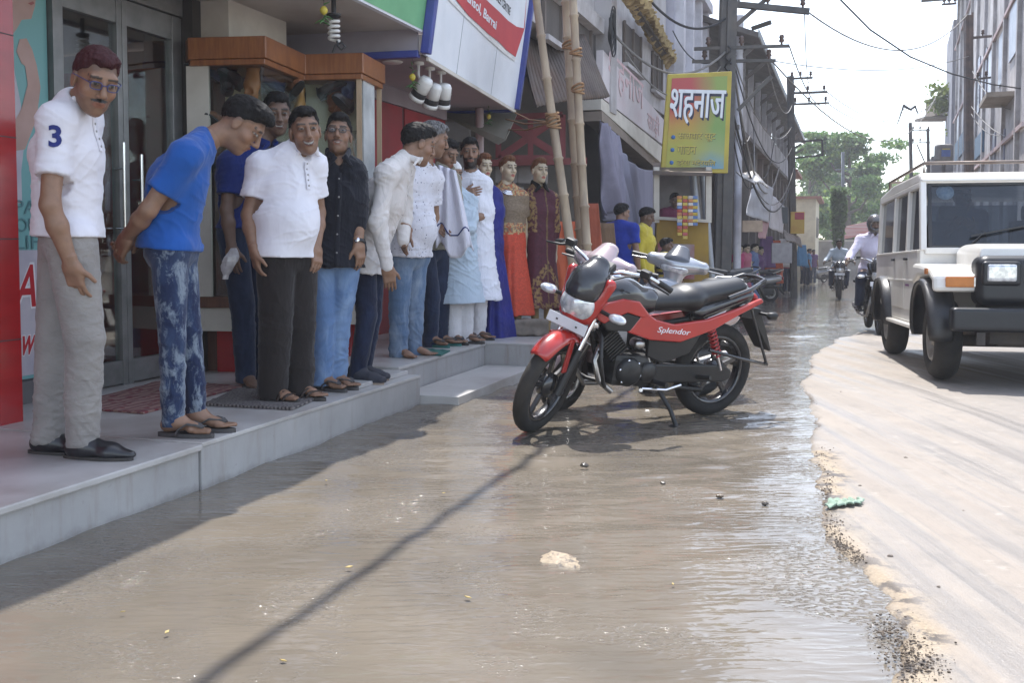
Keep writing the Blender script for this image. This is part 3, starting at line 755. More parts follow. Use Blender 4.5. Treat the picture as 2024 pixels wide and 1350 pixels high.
# ---- spot lamps, bulb, charms
def spot(px, py, Yd, lab, tilt):
    p = P(px, py, Yd); o = thing('spot_lamp', lab, 'lamp', p, 0, 'white spot lamps under the sign box')
    M = Matrix.Rotation(R(tilt), 4, 'Y') @ Matrix.Rotation(R(25), 4, 'X')
    mb = MB(); mb.lathe([(0, .11), (.045, .105), (.058, .08), (.06, -.06), (.052, -.06), (.05, -.03)], n=20); mb.xf(M).build('housing', M_lampw, o)
    mb = MB(); mb.lathe([(.061, -.062), (.0625, -.055), (.0625, -.02), (.061, -.015)], n=20); mb.xf(M).build('dark_band', M_black, o)
    mb = MB(); mb.lathe([(.061, -.063), (.066, -.07), (.066, -.095), (.05, -.1), (0, -.09)], n=20); mb.xf(M).build('rim', M_lampw, o)
    mb = MB(); mb.tube([(0, 0, .06), (-.03, .06, .12), (-.03, .1, zb - p.z)], .012); mb.lathe([(.04, 0), (.045, -.02), (0, -.03)], (-.03, .1, zb - p.z), n=14); mb.build('bracket', M_lampw, o)
M_lampw = mat('white_enamel', (.72, .71, .68), (.66, .65, .62), 8, .3)
spot(833, 176, 8.15, 'leftmost white spot lamp under the sign box, with a black front', 35)
spot(855, 190, 8.4, 'middle white spot lamp of three under the sign box', 20)
spot(877, 190, 8.6, 'rightmost white spot lamp under the sign box, facing the camera', 10)
c = P(660, 62, 6.9); bl = thing('light_bulb', 'white spiral energy saving bulb hanging from the shop ceiling', 'light bulb', c)
mb = MB(); mb.tube([Vector((.033 * math.cos(q * .5), .033 * math.sin(q * .5), -.06 + .0026 * q)) for q in range(0, 56)], .011, 8); mb.build('spiral', M_lampw, bl)
mb = MB(); mb.lathe([(.045, .1), (.046, .098), (.05, .115), (.047, .118), (.03, .09), (.0, .09)], n=18); mb.tube([(0, 0, .09), (0, 0, 2.752 - c.z)], .016); mb.build('holder', M_black, bl)
mb = MB(); mb.tube([(.02, 0, -.06), (.03, 0, -.10), (.05, .0, -.12), (.075, 0, -.10), (.05, 0, -.07), (.01, 0, -.09), (-.01, 0, -.14)], .008); mb.build('wire_loop', M_black, bl)
def charm(px, py, Yd, lab):
    c = P(px, py, Yd); o = thing('lemon_charm', lab, 'charm', c)
    mb = MB(); mb.lathe([(0, .03), (.012, .026), (.024, .012), (.026, 0), (.022, -.014), (.01, -.025), (0, -.03)], n=14); mb.build('lemon', mat('lemon_yellow', (.62, .50, .06), None, 9, .45), o)
    for k in range(6):
        q = k * 1.1; mb = MB(); mb.tube([(0, 0, -.035 - .008 * k), (.03 * math.cos(q), .03 * math.sin(q), -.04 - .009 * k), (.06 * math.cos(q), .05 * math.sin(q), -.058 - .009 * k)], [.006, .006, .002], 6); mb.build('chilli', mat('green_chilli', (.05, .14, .03), None, 9, .4), o)
    for k in range(3): q = k * 2.3; mb = MB(); mb.tube([(0, 0, .04 + .03 * k), (.04 * math.cos(q), .04 * math.sin(q), .055 + .03 * k)], [.006, .002], 6); mb.build('chilli', MATS['green_chilli'], o)
    mb = MB(); mb.tube([(0, 0, -.1), (0, 0, .28)], .0015, 5); mb.build('string', M_black, o)
charm(640, 20, 6.6, 'yellow lemon and green chilli charm beside the spiral bulb')
charm(815, 152, 8.0, 'lemon and chilli charm hanging against the left spot lamp')
charm(966, 230, 10.9, 'lemon charm hanging below the far end of the white sign box')

# ---- second shop: red wall, posts ; dress shop recess
s2 = thing('saree_shop', 'red panelled shop front behind the leaning men', 'shop', S(-4.1, 8.8, .25))
mb = MB()
for v0, v1 in ((7.3, 8.05), (8.2, 9.0), (9.05, 10.1)): sbox(mb, -4.2, -4.05, v0, v1, .25, 2.40)
WB(mb, 'wall', M_redwall, s2)
mb = MB(); sbox(mb, -4.19, -4.04, 8.055, 8.195, .25, 2.5); sbox(mb, -4.19, -4.06, 9.005, 9.045, .25, 2.4); WB(mb, 'post', M_black, s2)
mb = MB(); sbox(mb, -4.2, -4.03, 7.3, 10.1, 2.405, 2.56); WB(mb, 'lintel', mat('mauve_lintel', (.30, .25, .27), None, 3, .7), s2)
s3 = thing('dress_shop', 'open fronted dress shop with dim shelves and a red lattice', 'shop', S(-4.5, 11.8, .25))
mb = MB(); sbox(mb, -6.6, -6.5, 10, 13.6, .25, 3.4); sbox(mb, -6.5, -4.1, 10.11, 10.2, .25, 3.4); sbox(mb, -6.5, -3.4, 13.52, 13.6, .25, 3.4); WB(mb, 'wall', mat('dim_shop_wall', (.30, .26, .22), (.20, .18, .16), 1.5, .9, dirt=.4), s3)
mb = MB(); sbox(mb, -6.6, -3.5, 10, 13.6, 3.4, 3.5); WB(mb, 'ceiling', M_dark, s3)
mb = MB()
for k in range(5): sbox(mb, -6.2, -5.3, 10.25, 13.4, .6 + .42 * k, .63 + .42 * k)
for k in range(6): sbox(mb, -6.2, -5.31, 10.25 + .62 * k, 10.28 + .62 * k, .25, 2.6)
WB(mb, 'shelving', mat('pale_shelf', (.32, .30, .27), (.24, .22, .2), 3, .8), s3)
mb = MB(); mb.tube([S(-3.75, 10.35, .25), S(-3.75, 10.35, 2.55)], .045, 12); WB(mb, 'pipe_column', mat('dusty_pink_pipe', (.40, .30, .30), (.33, .25, .25), 5, .5), s3)
# lattice with X brace
def fp_(px, py, Yd=12.6): return P(px, py, Yd)
mb = MB(); L = [(985, 232), (1112, 226), (1112, 312), (985, 312)]
q = [fp_(*k) for k in L]
for i in range(4): mb.bar(q[i], q[(i + 1) % 4], .07, .05, (0, 1, 0))
mb.bar(q[0], q[2], .09, .03, (0, 1, 0)); mb.bar(q[1], q[3], .09, .024, (0, 1, 0)); m1 = (q[0] + q[1]) / 2; m2 = (q[2] + q[3]) / 2; mb.bar(m1, m2, .07, .036, (0, 1, 0))
WB(mb, 'lattice', mat('red_lattice_paint', (.22, .04, .045), (.16, .03, .035), 5, .6), s3)
mb = MB(); mb.bar(fp_(960, 322), fp_(1160, 318), .10, .08, (0, 0, 1)); WB(mb, 'shelf_edge', mat('red_brown_edge', (.19, .035, .035), None, 4, .6), s3)
for k, (px, py, w_, h_) in enumerate(((905, 262, 50, 40), (1000, 345, 45, 36), (1052, 345, 60, 36), (1010, 395, 50, 50), (905, 330, 44, 60))):
    a = P(px, py, 12.9); mb = MB(); mb.box(a, (w_ * 12.9 / 2000, .25, h_ * 12.9 / 2000), None, .02); WB(mb, 'cloth_stack', mat('folded_cloth_grey', (.33, .31, .30), (.20, .18, .17), 1.4, .9), s3)
# cloth banner awning under the sign box
mb = MB(); a, b_, c_, d_ = P(868, 228, 10.8), P(1010, 222, 11.3), P(1000, 270, 11.6), P(985, 280, 11.0)
slab4(mb, P(866, 222, 11.3), P(1022, 226, 11.3), P(1000, 276, 10.7), P(985, 286, 10.7), (0, .02, .02)); aw = mb.build('cloth_awning', mat('olive_tarpaulin', (.16, .15, .11), (.22, .20, .16), 4, .8, bump=.2, bscale=14)); tag(aw, 'sagging olive cloth awning under the far end of the white sign box', 'awning')
# corrugated sheet awning
def cor(a, b, c, d, name, lab, m, n=26, amp=.022, grp=None, cat='awning'):
    a, b, c, d = map(Vector, (a, b, c, d)); V = []; nn = (b - a).cross(d - a).normalized()
    cols_ = n * 4
    for th in (0, .012):
        for j in range(9):
            for i in range(cols_ + 1):
                s_ = i / cols_; t_ = j / 8
                p = a.lerp(b, s_).lerp(d.lerp(c, s_), t_) + nn * (amp * math.sin(s_ * n * 2 * PI) + th + .03 * math.sin(3 * t_ + 5 * s_))
                V.append(p)
    W_ = cols_ + 1; K = W_ * 9; Fs = []
    for j in range(8):
        for i in range(cols_):
            p = j * W_ + i; Fs += [[p, p + 1, p + W_ + 1, p + W_], [K + p, K + p + W_, K + p + W_ + 1, K + p + 1]]
    for i in range(cols_): Fs += [[i, K + i, K + i + 1, i + 1], [8 * W_ + i, 8 * W_ + i + 1, K + 8 * W_ + i + 1, K + 8 * W_ + i]]
    o = MB().add(V, Fs, True).build(name, m); return tag(o, lab, cat, grp)
M_rust = mat('rusty_sheet', (.15, .12, .10), (.09, .07, .06), 3, .6, .3, dirt=.5, dirtcol=(.16, .08, .04))
cor(P(1035, 78, 11.6), P(1150, 70, 13.2), P(1208, 188, 12.6), P(1062, 210, 10.9), 'sheet_awning', 'dark rusty corrugated sheet awning behind the bamboo poles', M_rust)

# ---- house above the dress shop
hA = thing('plaster_house', 'stained off white upper floor house behind the bamboo poles', 'house', S(-3.3, 15, .3))
M_pl = mat('stained_plaster', (.52, .50, .50), (.40, .38, .39), 1.3, .85, dirt=.7, dirtcol=(.2, .17, .15), bump=.1, bscale=9, stretch=(1, 1, .5))
mb = MB(); sbox(mb, -5.5, -3.3, 10.2, 19.6, 3.55, 8.5); WB(mb, 'wall', M_pl, hA)
mb = MB(); sbox(mb, -3.298, -3.06, 13.75, 14.1, 2.9, 8.5); sbox(mb, -3.298, -3.15, 11.2, 13.7, 3.95, 4.15); WB(mb, 'pilaster', M_pl, hA)
for a, b in (((1072, -20), (1190, 24)), ((1232, 40), (1264, 150)), ((1288, 100), (1306, 190))):
    p0 = FU(*a, -3.29); p1 = FU(*b, -3.29); u0, v0 = UV(p0); u1, v1 = UV(p1); z1 = p0.z; z0 = min(p1.z, p0.z - .5)
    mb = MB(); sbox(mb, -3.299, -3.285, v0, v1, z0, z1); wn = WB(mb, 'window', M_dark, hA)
    for vv in np.linspace(v0, v1, 3 if v1 - v0 < 2 else 5): fr = MB(); sbox(fr, -3.284, -3.25, vv - .03, vv + .03, z0, z1); sub(fr, 'window_frame', mat('weathered_timber', (.17, .14, .12), (.11, .09, .08), 6, .8, stretch=(5, 5, .6)), hA, wn)
    fr = MB(); sbox(fr, -3.284, -3.2, v0 - .05, v1 + .05, z0 - .06, z0); sub(fr, 'window_sill', M_pl, hA, wn)
# painted parapet and beam over the shop
mb = MB(); slab4(mb, P(1190, 192, 13.6), P(1312, 287, 18.4), P(1312, 236, 18.4), P(1192, 98, 13.6), UN * -.09); pr = WB(mb, 'parapet', mat('white_painted_parapet', (.60, .56, .57), (.52, .47, .49), 1.2, .8, dirt=.4, dirtcol=(.42, .26, .26)), hA)
def sp3(px, py):
    a, b, c = P(1190, 192, 13.6), P(1312, 287, 18.4), P(1192, 98, 13.6); n = (b - a).cross(c - a); r = ray(px, py); return CAMP + r * ((a - CAMP).dot(n) / r.dot(n))
pxd = (P(1312, 287, 18.4) - P(1190, 192, 13.6)).normalized()
M_fade = mat('faded_red_paint', (.56, .36, .38), (.58, .47, .48), 14, .85)
for s_, c, hh, ww in (('शहनाज', (1240, 168), .5, 2.6), ('साड़ी', (1292, 245), .4, 1.2)):
    o = put_text('lettering', s_, M_fade, None, sp3(*c) + UN * .003, pxd, (0, 0, 1), h=hh, w=ww, extrude=.002); reparent(o, hA)
mb = MB(); slab4(mb, P(1188, 216, 13.5), P(1312, 326, 18.3), P(1312, 292, 18.35), P(1188, 193, 13.55), UN * -.3); WB(mb, 'beam', M_cream, hA)
mb = MB(); slab4(mb, P(1190, 238, 13.45), P(1300, 335, 18.0), P(1300, 322, 18.05), P(1190, 219, 13.5), UN * -.25); WB(mb, 'lower_beam', mat('brown_beam', (.25, .2, .16), None, 3, .8, dirt=.4), hA)
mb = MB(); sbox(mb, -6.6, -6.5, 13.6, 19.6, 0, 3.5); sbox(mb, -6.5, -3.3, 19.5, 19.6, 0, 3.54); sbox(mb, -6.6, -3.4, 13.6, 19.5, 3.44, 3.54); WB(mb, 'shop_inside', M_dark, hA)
# straw thatched eave
th = thing('thatched_eave', 'ragged straw thatch eave over the plaster house windows', 'roof', P(1290, 60, 17))
mb = MB()
for k in range(70):
    q = k / 69; Yd = 13.6 + 6.6 * q; lo_ = Vector((1233 + 95 * q ** .92, -20 + 152 * q)); 
    a = P(lo_[0] - 6, lo_[1] + 4, Yd); b = P(lo_[0] + 26 - 14 * q + random.uniform(-4, 3), lo_[1] - 4 + random.uniform(-6, 5), Yd - .25)
    a = a + Vector((0, 0, random.uniform(-.05, .05))); mb.tube([a, (a + b) / 2 + Vector((0, 0, .05)), b], [random.uniform(.05, .09), .08, random.uniform(.03, .06)], 6)
    if k % 2: mb.tube([a + Vector((0, 0, .08)), b + Vector((random.uniform(-.1, .05), 0, .07))], [.05, .02], 5)
WB(mb, 'straw', mat('dry_straw', (.42, .32, .16), (.26, .19, .09), 10, .9, bump=.3, bscale=50), th)
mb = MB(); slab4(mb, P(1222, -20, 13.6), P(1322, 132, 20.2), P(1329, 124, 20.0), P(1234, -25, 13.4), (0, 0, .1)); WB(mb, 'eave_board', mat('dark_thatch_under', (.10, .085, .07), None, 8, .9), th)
# loop of cable on the pilaster
mb = MB(); cc = FU(1206, 62, -3.02)
for k in range(5):
    r_ = .13 + .03 * k
    mb.tube([cc + VN * (r_ * .6 * math.cos(a) + .03 * math.sin(3 * a + k)) + Vector((0, 0, 1)) * r_ * 1.35 * math.sin(a) + UN * .012 * k for a in np.linspace(0, 2 * PI, 20)[:-1]], .011, 6, closed=True)
tag(mb.build('cable_coil', M_black), 'black coil of cable hung on the white pilaster', 'cable')

# grey violet curtain
def cloth(name, lab, tl, tr, bl_, br, m, folds=9, depth=.10, nu=90, nv=40, nrm=None, cat='cloth', grp=None, sag=0.0, parent=None):
    tl, tr, bl_, br = map(Vector, (tl, tr, bl_, br)); nrm = Vector(nrm) if nrm is not None else (tr - tl).cross(bl_ - tl).normalized()
    V = []
    for j in range(nv + 1):
        t_ = j / nv
        for i in range(nu + 1):
            s_ = i / nu
            p = tl.lerp(tr, s_).lerp(bl_.lerp(br, s_), t_)
            f = math.sin(s_ * folds * 2 * PI + 2.2 * math.sin(3 * t_ + 2.5 * s_ * 2)) * (.5 + .5 * math.sin(s_ * 5.1 + 1))
            p = p + nrm * depth * f * (.35 + .65 * t_) + Vector((0, 0, -sag * math.sin(PI * s_) * (1 - t_)))
            V.append(p)
    Q = [[j * (nu + 1) + i, j * (nu + 1) + i + 1, (j + 1) * (nu + 1) + i + 1, (j + 1) * (nu + 1) + i] for j in range(nv) for i in range(nu)]
    mb = MB(); mb.add(V, Q, True); o = mb.build(name, m, parent)
    md = o.modifiers.new('solid', 'SOLIDIFY'); md.thickness = .006
    return tag(o, lab, cat, grp) if lab else o
M_curt = mat('grey_violet_cloth', (.25, .245, .32), (.21, .205, .27), 3, .85, bump=.15, bscale=200, stretch=(1, 1, .3))
cloth('curtain', 'grey violet cloth curtain hung along the beam of the plaster house', P(1187, 236, 13.35), P(1302, 334, 17.9), P(1204, 432, 13.5), P(1302, 470, 17.9), M_curt, 7, .13, sag=.25)
cloth('curtain', 'gathered end of the violet curtain, pulled into deep folds', P(1190, 240, 13.2), P(1222, 268, 14.3), P(1207, 425, 13.4), P(1238, 400, 14.2), mat('violet_cloth_fold', (.23, .22, .29), (.16, .15, .2), 3, .85), 4, .14, 40, 30)
import zlib
# ================================================================ people: one continuous body mesh each, grown from a distance field
SKINS = {'brown': (.235, .130, .080), 'dark': (.14, .078, .050), 'light': (.34, .19, .12), 'mannequin': (.62, .50, .36)}
def skin_mat(name='skin', rough=.5):
    if name in MATS: return MATS[name]
    t = NT(name); a = t.n('ShaderNodeVertexColor'); a.layer_name = 'Col'; co = t.coord('Object')
    t.base(t.mix(1.0, a.outputs[0], t.ramp(t.noise(co, 30, 4), [(.3, .88), (.7, 1.1)]), 'MULTIPLY'))
    t.set(Roughness=rough); t.p.inputs['Subsurface Weight'].default_value = .0
    t.l(t.bump(t.noise(co, 220, 3), .12, .002), t.p.inputs['Normal']); MATS[name] = t.m; return t.m
M_sole_btn = mat('shirt_button', (.30, .29, .28), None, 9, .4)
M_skin = skin_mat(); M_mannequin = skin_mat('mannequin_shell', .28)
def hair_mat(name, c, c2):
    if name in MATS: return MATS[name]
    t = NT(name); co = t.coord('Object', (1, 1, .25)); t.base(t.mix(t.ramp(t.noise(co, 120, 3), [(.35, 0.), (.65, 1.)]), c, c2)); t.set(Roughness=.6); t.p.inputs['Specular IOR Level'].default_value = .14
    t.l(t.bump(t.noise(co, 260, 3), .8, .004), t.p.inputs['Normal']); MATS[name] = t.m; return t.m
M_hair = hair_mat('black_hair', (.006, .0055, .0055), (.014, .012, .011)); M_hair_red = hair_mat('hennaed_hair', (.035, .010, .012), (.06, .018, .02)); M_hair_grey = hair_mat('greying_hair', (.02, .02, .02), (.22, .21, .21)); M_wig = hair_mat('brown_moulded_hair', (.10, .04, .02), (.18, .08, .04))
def fabric(name, c, c2=None, rough=.85, wr=.35, scale=26, weave=500, attr=False, extra=None, fold=(1, 1, .35)):
    """woven cloth: colour variation, fine weave and soft creases"""
    if name in MATS: return MATS[name]
    t = NT(name); co = t.coord('Object'); c2 = c2 or tuple(x * .86 for x in c)
    col = t.mix(t.ramp(t.noise(co, 7, 4), [(.35, 0.), (.65, 1.)]), c, c2)
    if extra: col = extra(t, co, col)
    t.base(col); t.set(Roughness=rough); t.p.inputs['Specular IOR Level'].default_value = .25; t.p.inputs['Sheen Weight'].default_value = .15
    cf = t.coord('Object', fold, (.35, .3, .2)); r = t.noise(cf, scale, 3, .5, .8)
    b = t.bump(r, wr, .02); t.l(t.bump(t.noise(co, weave, 2), .12, .001, b), t.p.inputs['Normal']); MATS[name] = t.m; return t.m
def denim(name, dark, light, lo=.42, hi=.66, sc=5, contrast=None, dist=0.5):
    def ex(t, co, col):
        cz = t.coord('Object', (1, 1, .5)); c = t.mix(t.ramp(t.noise(cz, sc, 5, .6, dist), [(lo, 0.), (hi, 1.)]), dark, light)
        if contrast:
            cr = t.coord('Object', (1.2, 1.2, .55), (.1, .1, 0)); n = t.noise(cr, contrast[1], 8, .76, .5); c = t.mix(t.ramp(n, [(.50, 0.), (.60, .9)]), c, contrast[0])
        return c
    return fabric(name, dark, light, .9, .4, 18, 700, extra=ex)

def unit(v): v = V3(v); return v / max(np.linalg.norm(v), 1e-9)
def head_frame(yaw, pitch, roll):
    y, p, r = R(yaw), R(pitch), R(roll)
    f = np.array([math.sin(y) * math.cos(p), -math.cos(y) * math.cos(p), -math.sin(p)]); rt = np.array([math.cos(y), math.sin(y), 0.0]); u = np.cross(f, rt) * -1
    if u[2] < 0 and abs(pitch) < 89: u = -u
    rt2 = rt * math.cos(r) + u * math.sin(r); u2 = u * math.cos(r) - rt * math.sin(r)
    return rt2, f, u2
class Head:
    def __init__(s, c, yaw, pitch=0, roll=0, size=1.0, wide=1.0):
        s.c = V3(c); s.r, s.f, s.u = head_frame(yaw, pitch, roll); s.k = size; s.wd = wide
        s.M = np.stack([s.r, s.f, s.u], 1)
    def w(s, a, b, c): return s.c + s.k * (s.r * a * s.wd + s.f * b + s.u * c)
    def loc(s, V): return ((V - s.c) @ s.M) / s.k / np.array([s.wd, 1, 1])
    def E(s, c, rad): return ell(s.w(*c), [rad[0] * s.k * s.wd, rad[1] * s.k, rad[2] * s.k], s.M)
    def C(s, a, b, ra, rb=None): return rc(s.w(*a), s.w(*b), ra * s.k, (rb if rb is not None else ra) * s.k)
    def build(s, F, nb, smile=0, neck=.054, female=False):
        F.add(s.E((0, -.012, .035), (.073, .095, .083)))
        F.add(s.E((0, .020, -.032), (.059, .068, .080)), .02 * s.k)
        F.add(s.E((0, .034, -.073), (.045 if not female else .038, .049, .040)), .025); F.add(s.E((0, .066, -.094), (.02, .018, .017)), .022)
        for q in (-1, 1):
            F.add(s.E((q * .042, .052, -.022), (.022, .026, .022)), .022)
        F.add(s.C((-.040, .076, .034), (.040, .076, .034), .013), .02)
        for q in (-1, 1):
            F.sub(s.E((q * .032, .099, .013), (.019, .017, .0115)), .010)
            F.add(s.E((q * .031, .0765, .013), (.0145, .0145, .0125)), .003)
        F.add(s.C((0, .087, .022), (0, .108, -.022), .0080, .0125), .010)
        for q in (-1, 1): F.add(s.E((q * .013, .097, -.028), (.009, .010, .008)), .008)
        F.sub(s.C((-.007, .108, -.036), (.007, .108, -.036), .003), .004)
        sm = .006 * smile
        F.add(s.C((-.020, .083, -.052 + sm), (0, .092, -.052), .0062), .007); F.add(s.C((.020, .083, -.052 + sm), (0, .092, -.052), .0062), .007)
        F.add(s.C((-.016, .083, -.065), (.016, .083, -.065), .0078), .008)
        F.sub(s.C((-.021, .094, -.0585 + sm), (0, .1005, -.0585), .0025 + .003 * smile), .004); F.sub(s.C((.021, .094, -.0585 + sm), (0, .1005, -.0585), .0025 + .003 * smile), .004)
        for q in (-1, 1):
            F.add(s.E((q * .076, -.006, -.006), (.009, .020, .031)), .008); F.sub(s.E((q * .088, .002, -.002), (.007, .010, .017)), .004)
        F.add(rc(s.w(0, -.022, -.045), nb, .050 * s.k * (neck / .054), neck), .03)
    def paint(s, V, col, skin, brow=True, moustache=0.0, beard=0.0, smile=0, stubble=.25, lips=None, hairc=(.012, .010, .010), scalp=1.0):
        L = s.loc(V); a, b, c = L[:, 0], L[:, 1], L[:, 2]; A = np.abs(a); front = b > .03
        sk = np.array(skin); dark = np.array(hairc)
        def put(m, cc, k=1.0):
            m = np.clip(m, 0, 1)[:, None] * k; col[:] = col * (1 - m) + np.array(cc) * m
        inh = (np.abs(a) < .12) & (np.abs(b) < .14) & (c > -.13) & (c < .14)
        nz = vnoise(V * 90)
        put(inh * front * np.exp(-((c + .02) / .03) ** 2) * np.exp(-((A - .045) / .02) ** 2), sk * np.array([1.12, .95, .9]), .5)
        put(inh * front * np.exp(-((A - .031) / .022) ** 2 - ((c - .008) / .014) ** 2), sk * .55, .45)
        if stubble: put(inh * (b > .0) * (c < -.042) * (c > -.115) * (A < .065) * (.6 + .5 * nz), sk * .45 + dark * .3, stubble)
        if beard: put(inh * (b > -.01) * (((c < -.070) | ((A > .043) & (c < -.01) & (b < .07)) | ((A > .028) & (c < -.04)))) * (c > -.125) * (.75 + .5 * nz), dark, beard)
        hl = c - (.076 + .66 * (b - .085)); put(inh * (b < .092) * np.clip((hl + .016 + .012 * (nz - .5)) / .012, 0, 1) * (A < .085) * (scalp) * (((a / .062) ** 2 + ((b - .105) / .08) ** 2 + ((c - .0) / .068) ** 2) > .93), dark + .25 * sk, .6)
        lp = lips if lips is not None else sk * np.array([.92, .62, .62])
        put(inh * (b > .06) * (((a / (.024 + .005 * smile)) ** 2 + ((c + .0600 - .006 * smile * (A / .02) ** 2) / (.013 + .002 * smile)) ** 2) < 1), np.array(lp) * (1 - .35 * min(smile, 1)), .8)
        if smile:
            cc = c + .0585 - .006 * smile * (A / .022) ** 2
            put(inh * (b > .055) * (A < .006 + .0165 * smile) * (np.abs(cc) < .0040 * smile) * 1.0, (.33, .31, .28))
            put(inh * (b > .055) * (A < .005 + .0165 * smile) * (cc < -.0040 * smile) * (cc > -.0085 * smile), (.05, .012, .012), .9)
        if moustache: put(inh * (b > .06) * (A < .032) * (np.abs(c + .0435 + .22 * np.maximum(A - .010, 0)) < .0068 * (1.1 - A / .040)), dark, moustache)
        ey = ((A - .031) / .0140) ** 2 + ((c - .013) / (.0050 if smile < .5 else .0038)) ** 2
        put(inh * front * (b > .055) * (ey < 1.55) * (c > .011), dark * 1.4, .8)
        put(inh * front * (b > .055) * (ey < 1), (.24, .215, .19)); put(inh * front * (b > .055) * (((A - .031) ** 2 + (c - .0135) ** 2) < .0064 ** 2) * (ey < 1.2), (.014, .009, .007))
        if brow: put(inh * (b > .05) * (A > .010) * (A < .052) * (np.abs(c - (.0345 + .06 * np.minimum(A - .012, .022) - .12 * np.maximum(A - .036, 0))) < .0048), dark, .9)

def hair_mesh(hd, m, root, style='short', vol=0.0, h=.005, name='hair'):
    k = hd.k; F = SDF(hd.c - .20 * k, hd.c + .20 * k, h)
    if style == 'cap':
        F.add(hd.E((0, -.012, .040), (.079, .101, .086))); F.plane(hd.w(0, 0, .045), hd.f * .15 - hd.u)
    else:
        F.add(hd.E((0, -.014, .036), (.0785, .101, .0905)))
        if vol: F.add(hd.E((0, .035, .085 + vol * .3), (.058, .055, .03 + vol)), .03)
        if style == 'fringe': F.add(hd.C((-.03, .088, .072), (.035, .094, .066), .022), .02); F.add(hd.E((0, .03, .09), (.066, .065, .04)), .03)
        if style == 'bob': F.add(hd.E((0, -.03, -.02), (.082, .075, .095)), .03)
        back = -.060 if style != 'bob' else -.16
        sl = (.064 - back) / .19
        F.plane(hd.w(0, .090, .080), hd.f * sl - hd.u, .01)
        if style != 'fringe':
            for q in (-1, 1): F.sub(hd.E((q * .050, .082, .070), (.026, .03, .026)), .012)
        F.sub(hd.E((0, .105, .0), (.062, .076, .072)), .01)
        for q in (-1, 1): F.sub(hd.E((q * .085, .004, -.014), (.024, .024, .034)), .006)
    V, Q = F.mesh()
    if len(V) == 0: return None
    N = vnormals(V, Q); L = hd.loc(V)
    if style != 'cap':
        n = fbm(np.stack([L[:, 0] * 105 + 40, L[:, 1] * 75 + 40 + 20 * L[:, 0], L[:, 2] * 75 + 40], 1), 4) - .5
        V = V + N * (n * .013 * k)[:, None]
    return mesh_obj(name, V - V3(root.location), Q, m, root)

def add_hand(F, W, d, n, thumb, size=1.0, curl=.35, tcurl=.3, spread=.0):
    """palm, four separate bent fingers, thumb from the side of the palm"""
    W = V3(W); d = unit(d); n = V3(n) - d * (V3(n) @ d); n = unit(n); l = np.cross(d, n) * thumb; k = size
    M = np.stack([l, d, n], 1)
    F.add(rbox(W + d * .046 * k, (.039 * k, .049 * k, .0145 * k), .0135 * k, M)); F.add(rc(W - d * .03, W + d * .02 * k, .026 * k, .025 * k, l, 1.25), .02)
    F.add(rc(W + d * .02 * k + l * .024 * k + n * .006, W + d * .055 * k + l * .03 * k + n * .006, .016 * k, .013 * k), .012)
    T = SDF.__new__(SDF); 
    for i, (o, ln) in enumerate(((.0300, .070), (.0102, .079), (-.0100, .073), (-.0290, .057))):
        p = W + d * (.088 - .004 * abs(i - 1.2)) * k + l * o * k; ang = 0; dd = d + l * (o * spread * 8)
        dd = unit(dd)
        for j, (fr, r0, r1) in enumerate(((.45, .0092, .0084), (.31, .0084, .0078), (.24, .0078, .0066))):
            ang += curl * (1.0 + .12 * i) * (0.75 if j == 0 else 1.0)
            q = p + (dd * math.cos(ang) + n * math.sin(ang)) * ln * fr * k
            F.add(rc(p, q, r0 * k, r1 * k), .002 if j else .004); p = q
    p = W + d * .022 * k + l * .030 * k
    dd = unit(d * .75 + l * (.75 - .5 * tcurl) + n * (.25 + .5 * tcurl))
    q = p + dd * .046 * k; F.add(rc(p, q, .0135 * k, .0105 * k), .008); dd = unit(dd + d * .35 + n * .3 * tcurl - l * .2); F.add(rc(q, q + dd * .034 * k, .0105 * k, .0082 * k), .003)

def foot_frame(A, yaw, gzv_):
    t = np.array([math.sin(R(yaw)), -math.cos(R(yaw)), 0.0]); l = np.array([math.cos(R(yaw)), math.sin(R(yaw)), 0.0]); return V3(A), t, l
def add_foot(F, A, yaw, g, side, k=1.0):
    A, t, l = foot_frame(A, yaw, g); z = np.array([0, 0, 1.0]); b = np.array([A[0], A[1], g])
    F.add(rc(A + z * .06, A, .040 * k, .036 * k)); F.add(rc(b - t * .03 + z * .034, b + t * .02 + z * .05, .033 * k, .034 * k), .03)
    F.add(rc(b + t * .0 + z * .055, b + t * .105 * k + z * .026, .036 * k, .022 * k, l, 1.25), .03); F.add(rc(b + t * .10 * k + l * .012 * side + z * .022, b + t * .135 * k + z * .017, .020 * k, .015 * k, l, 1.9), .02)
    for i, (o, ln, r) in enumerate(((.032, .052, .0125), (.013, .050, .0095), (-.003, .043, .009), (-.018, .034, .0085), (-.031, .022, .008))):
        p = b + t * .135 * k - l * side * -o * k + z * .014; F.add(rc(p - t * .012, p + t * ln * k, r * k, r * .85 * k), .004)
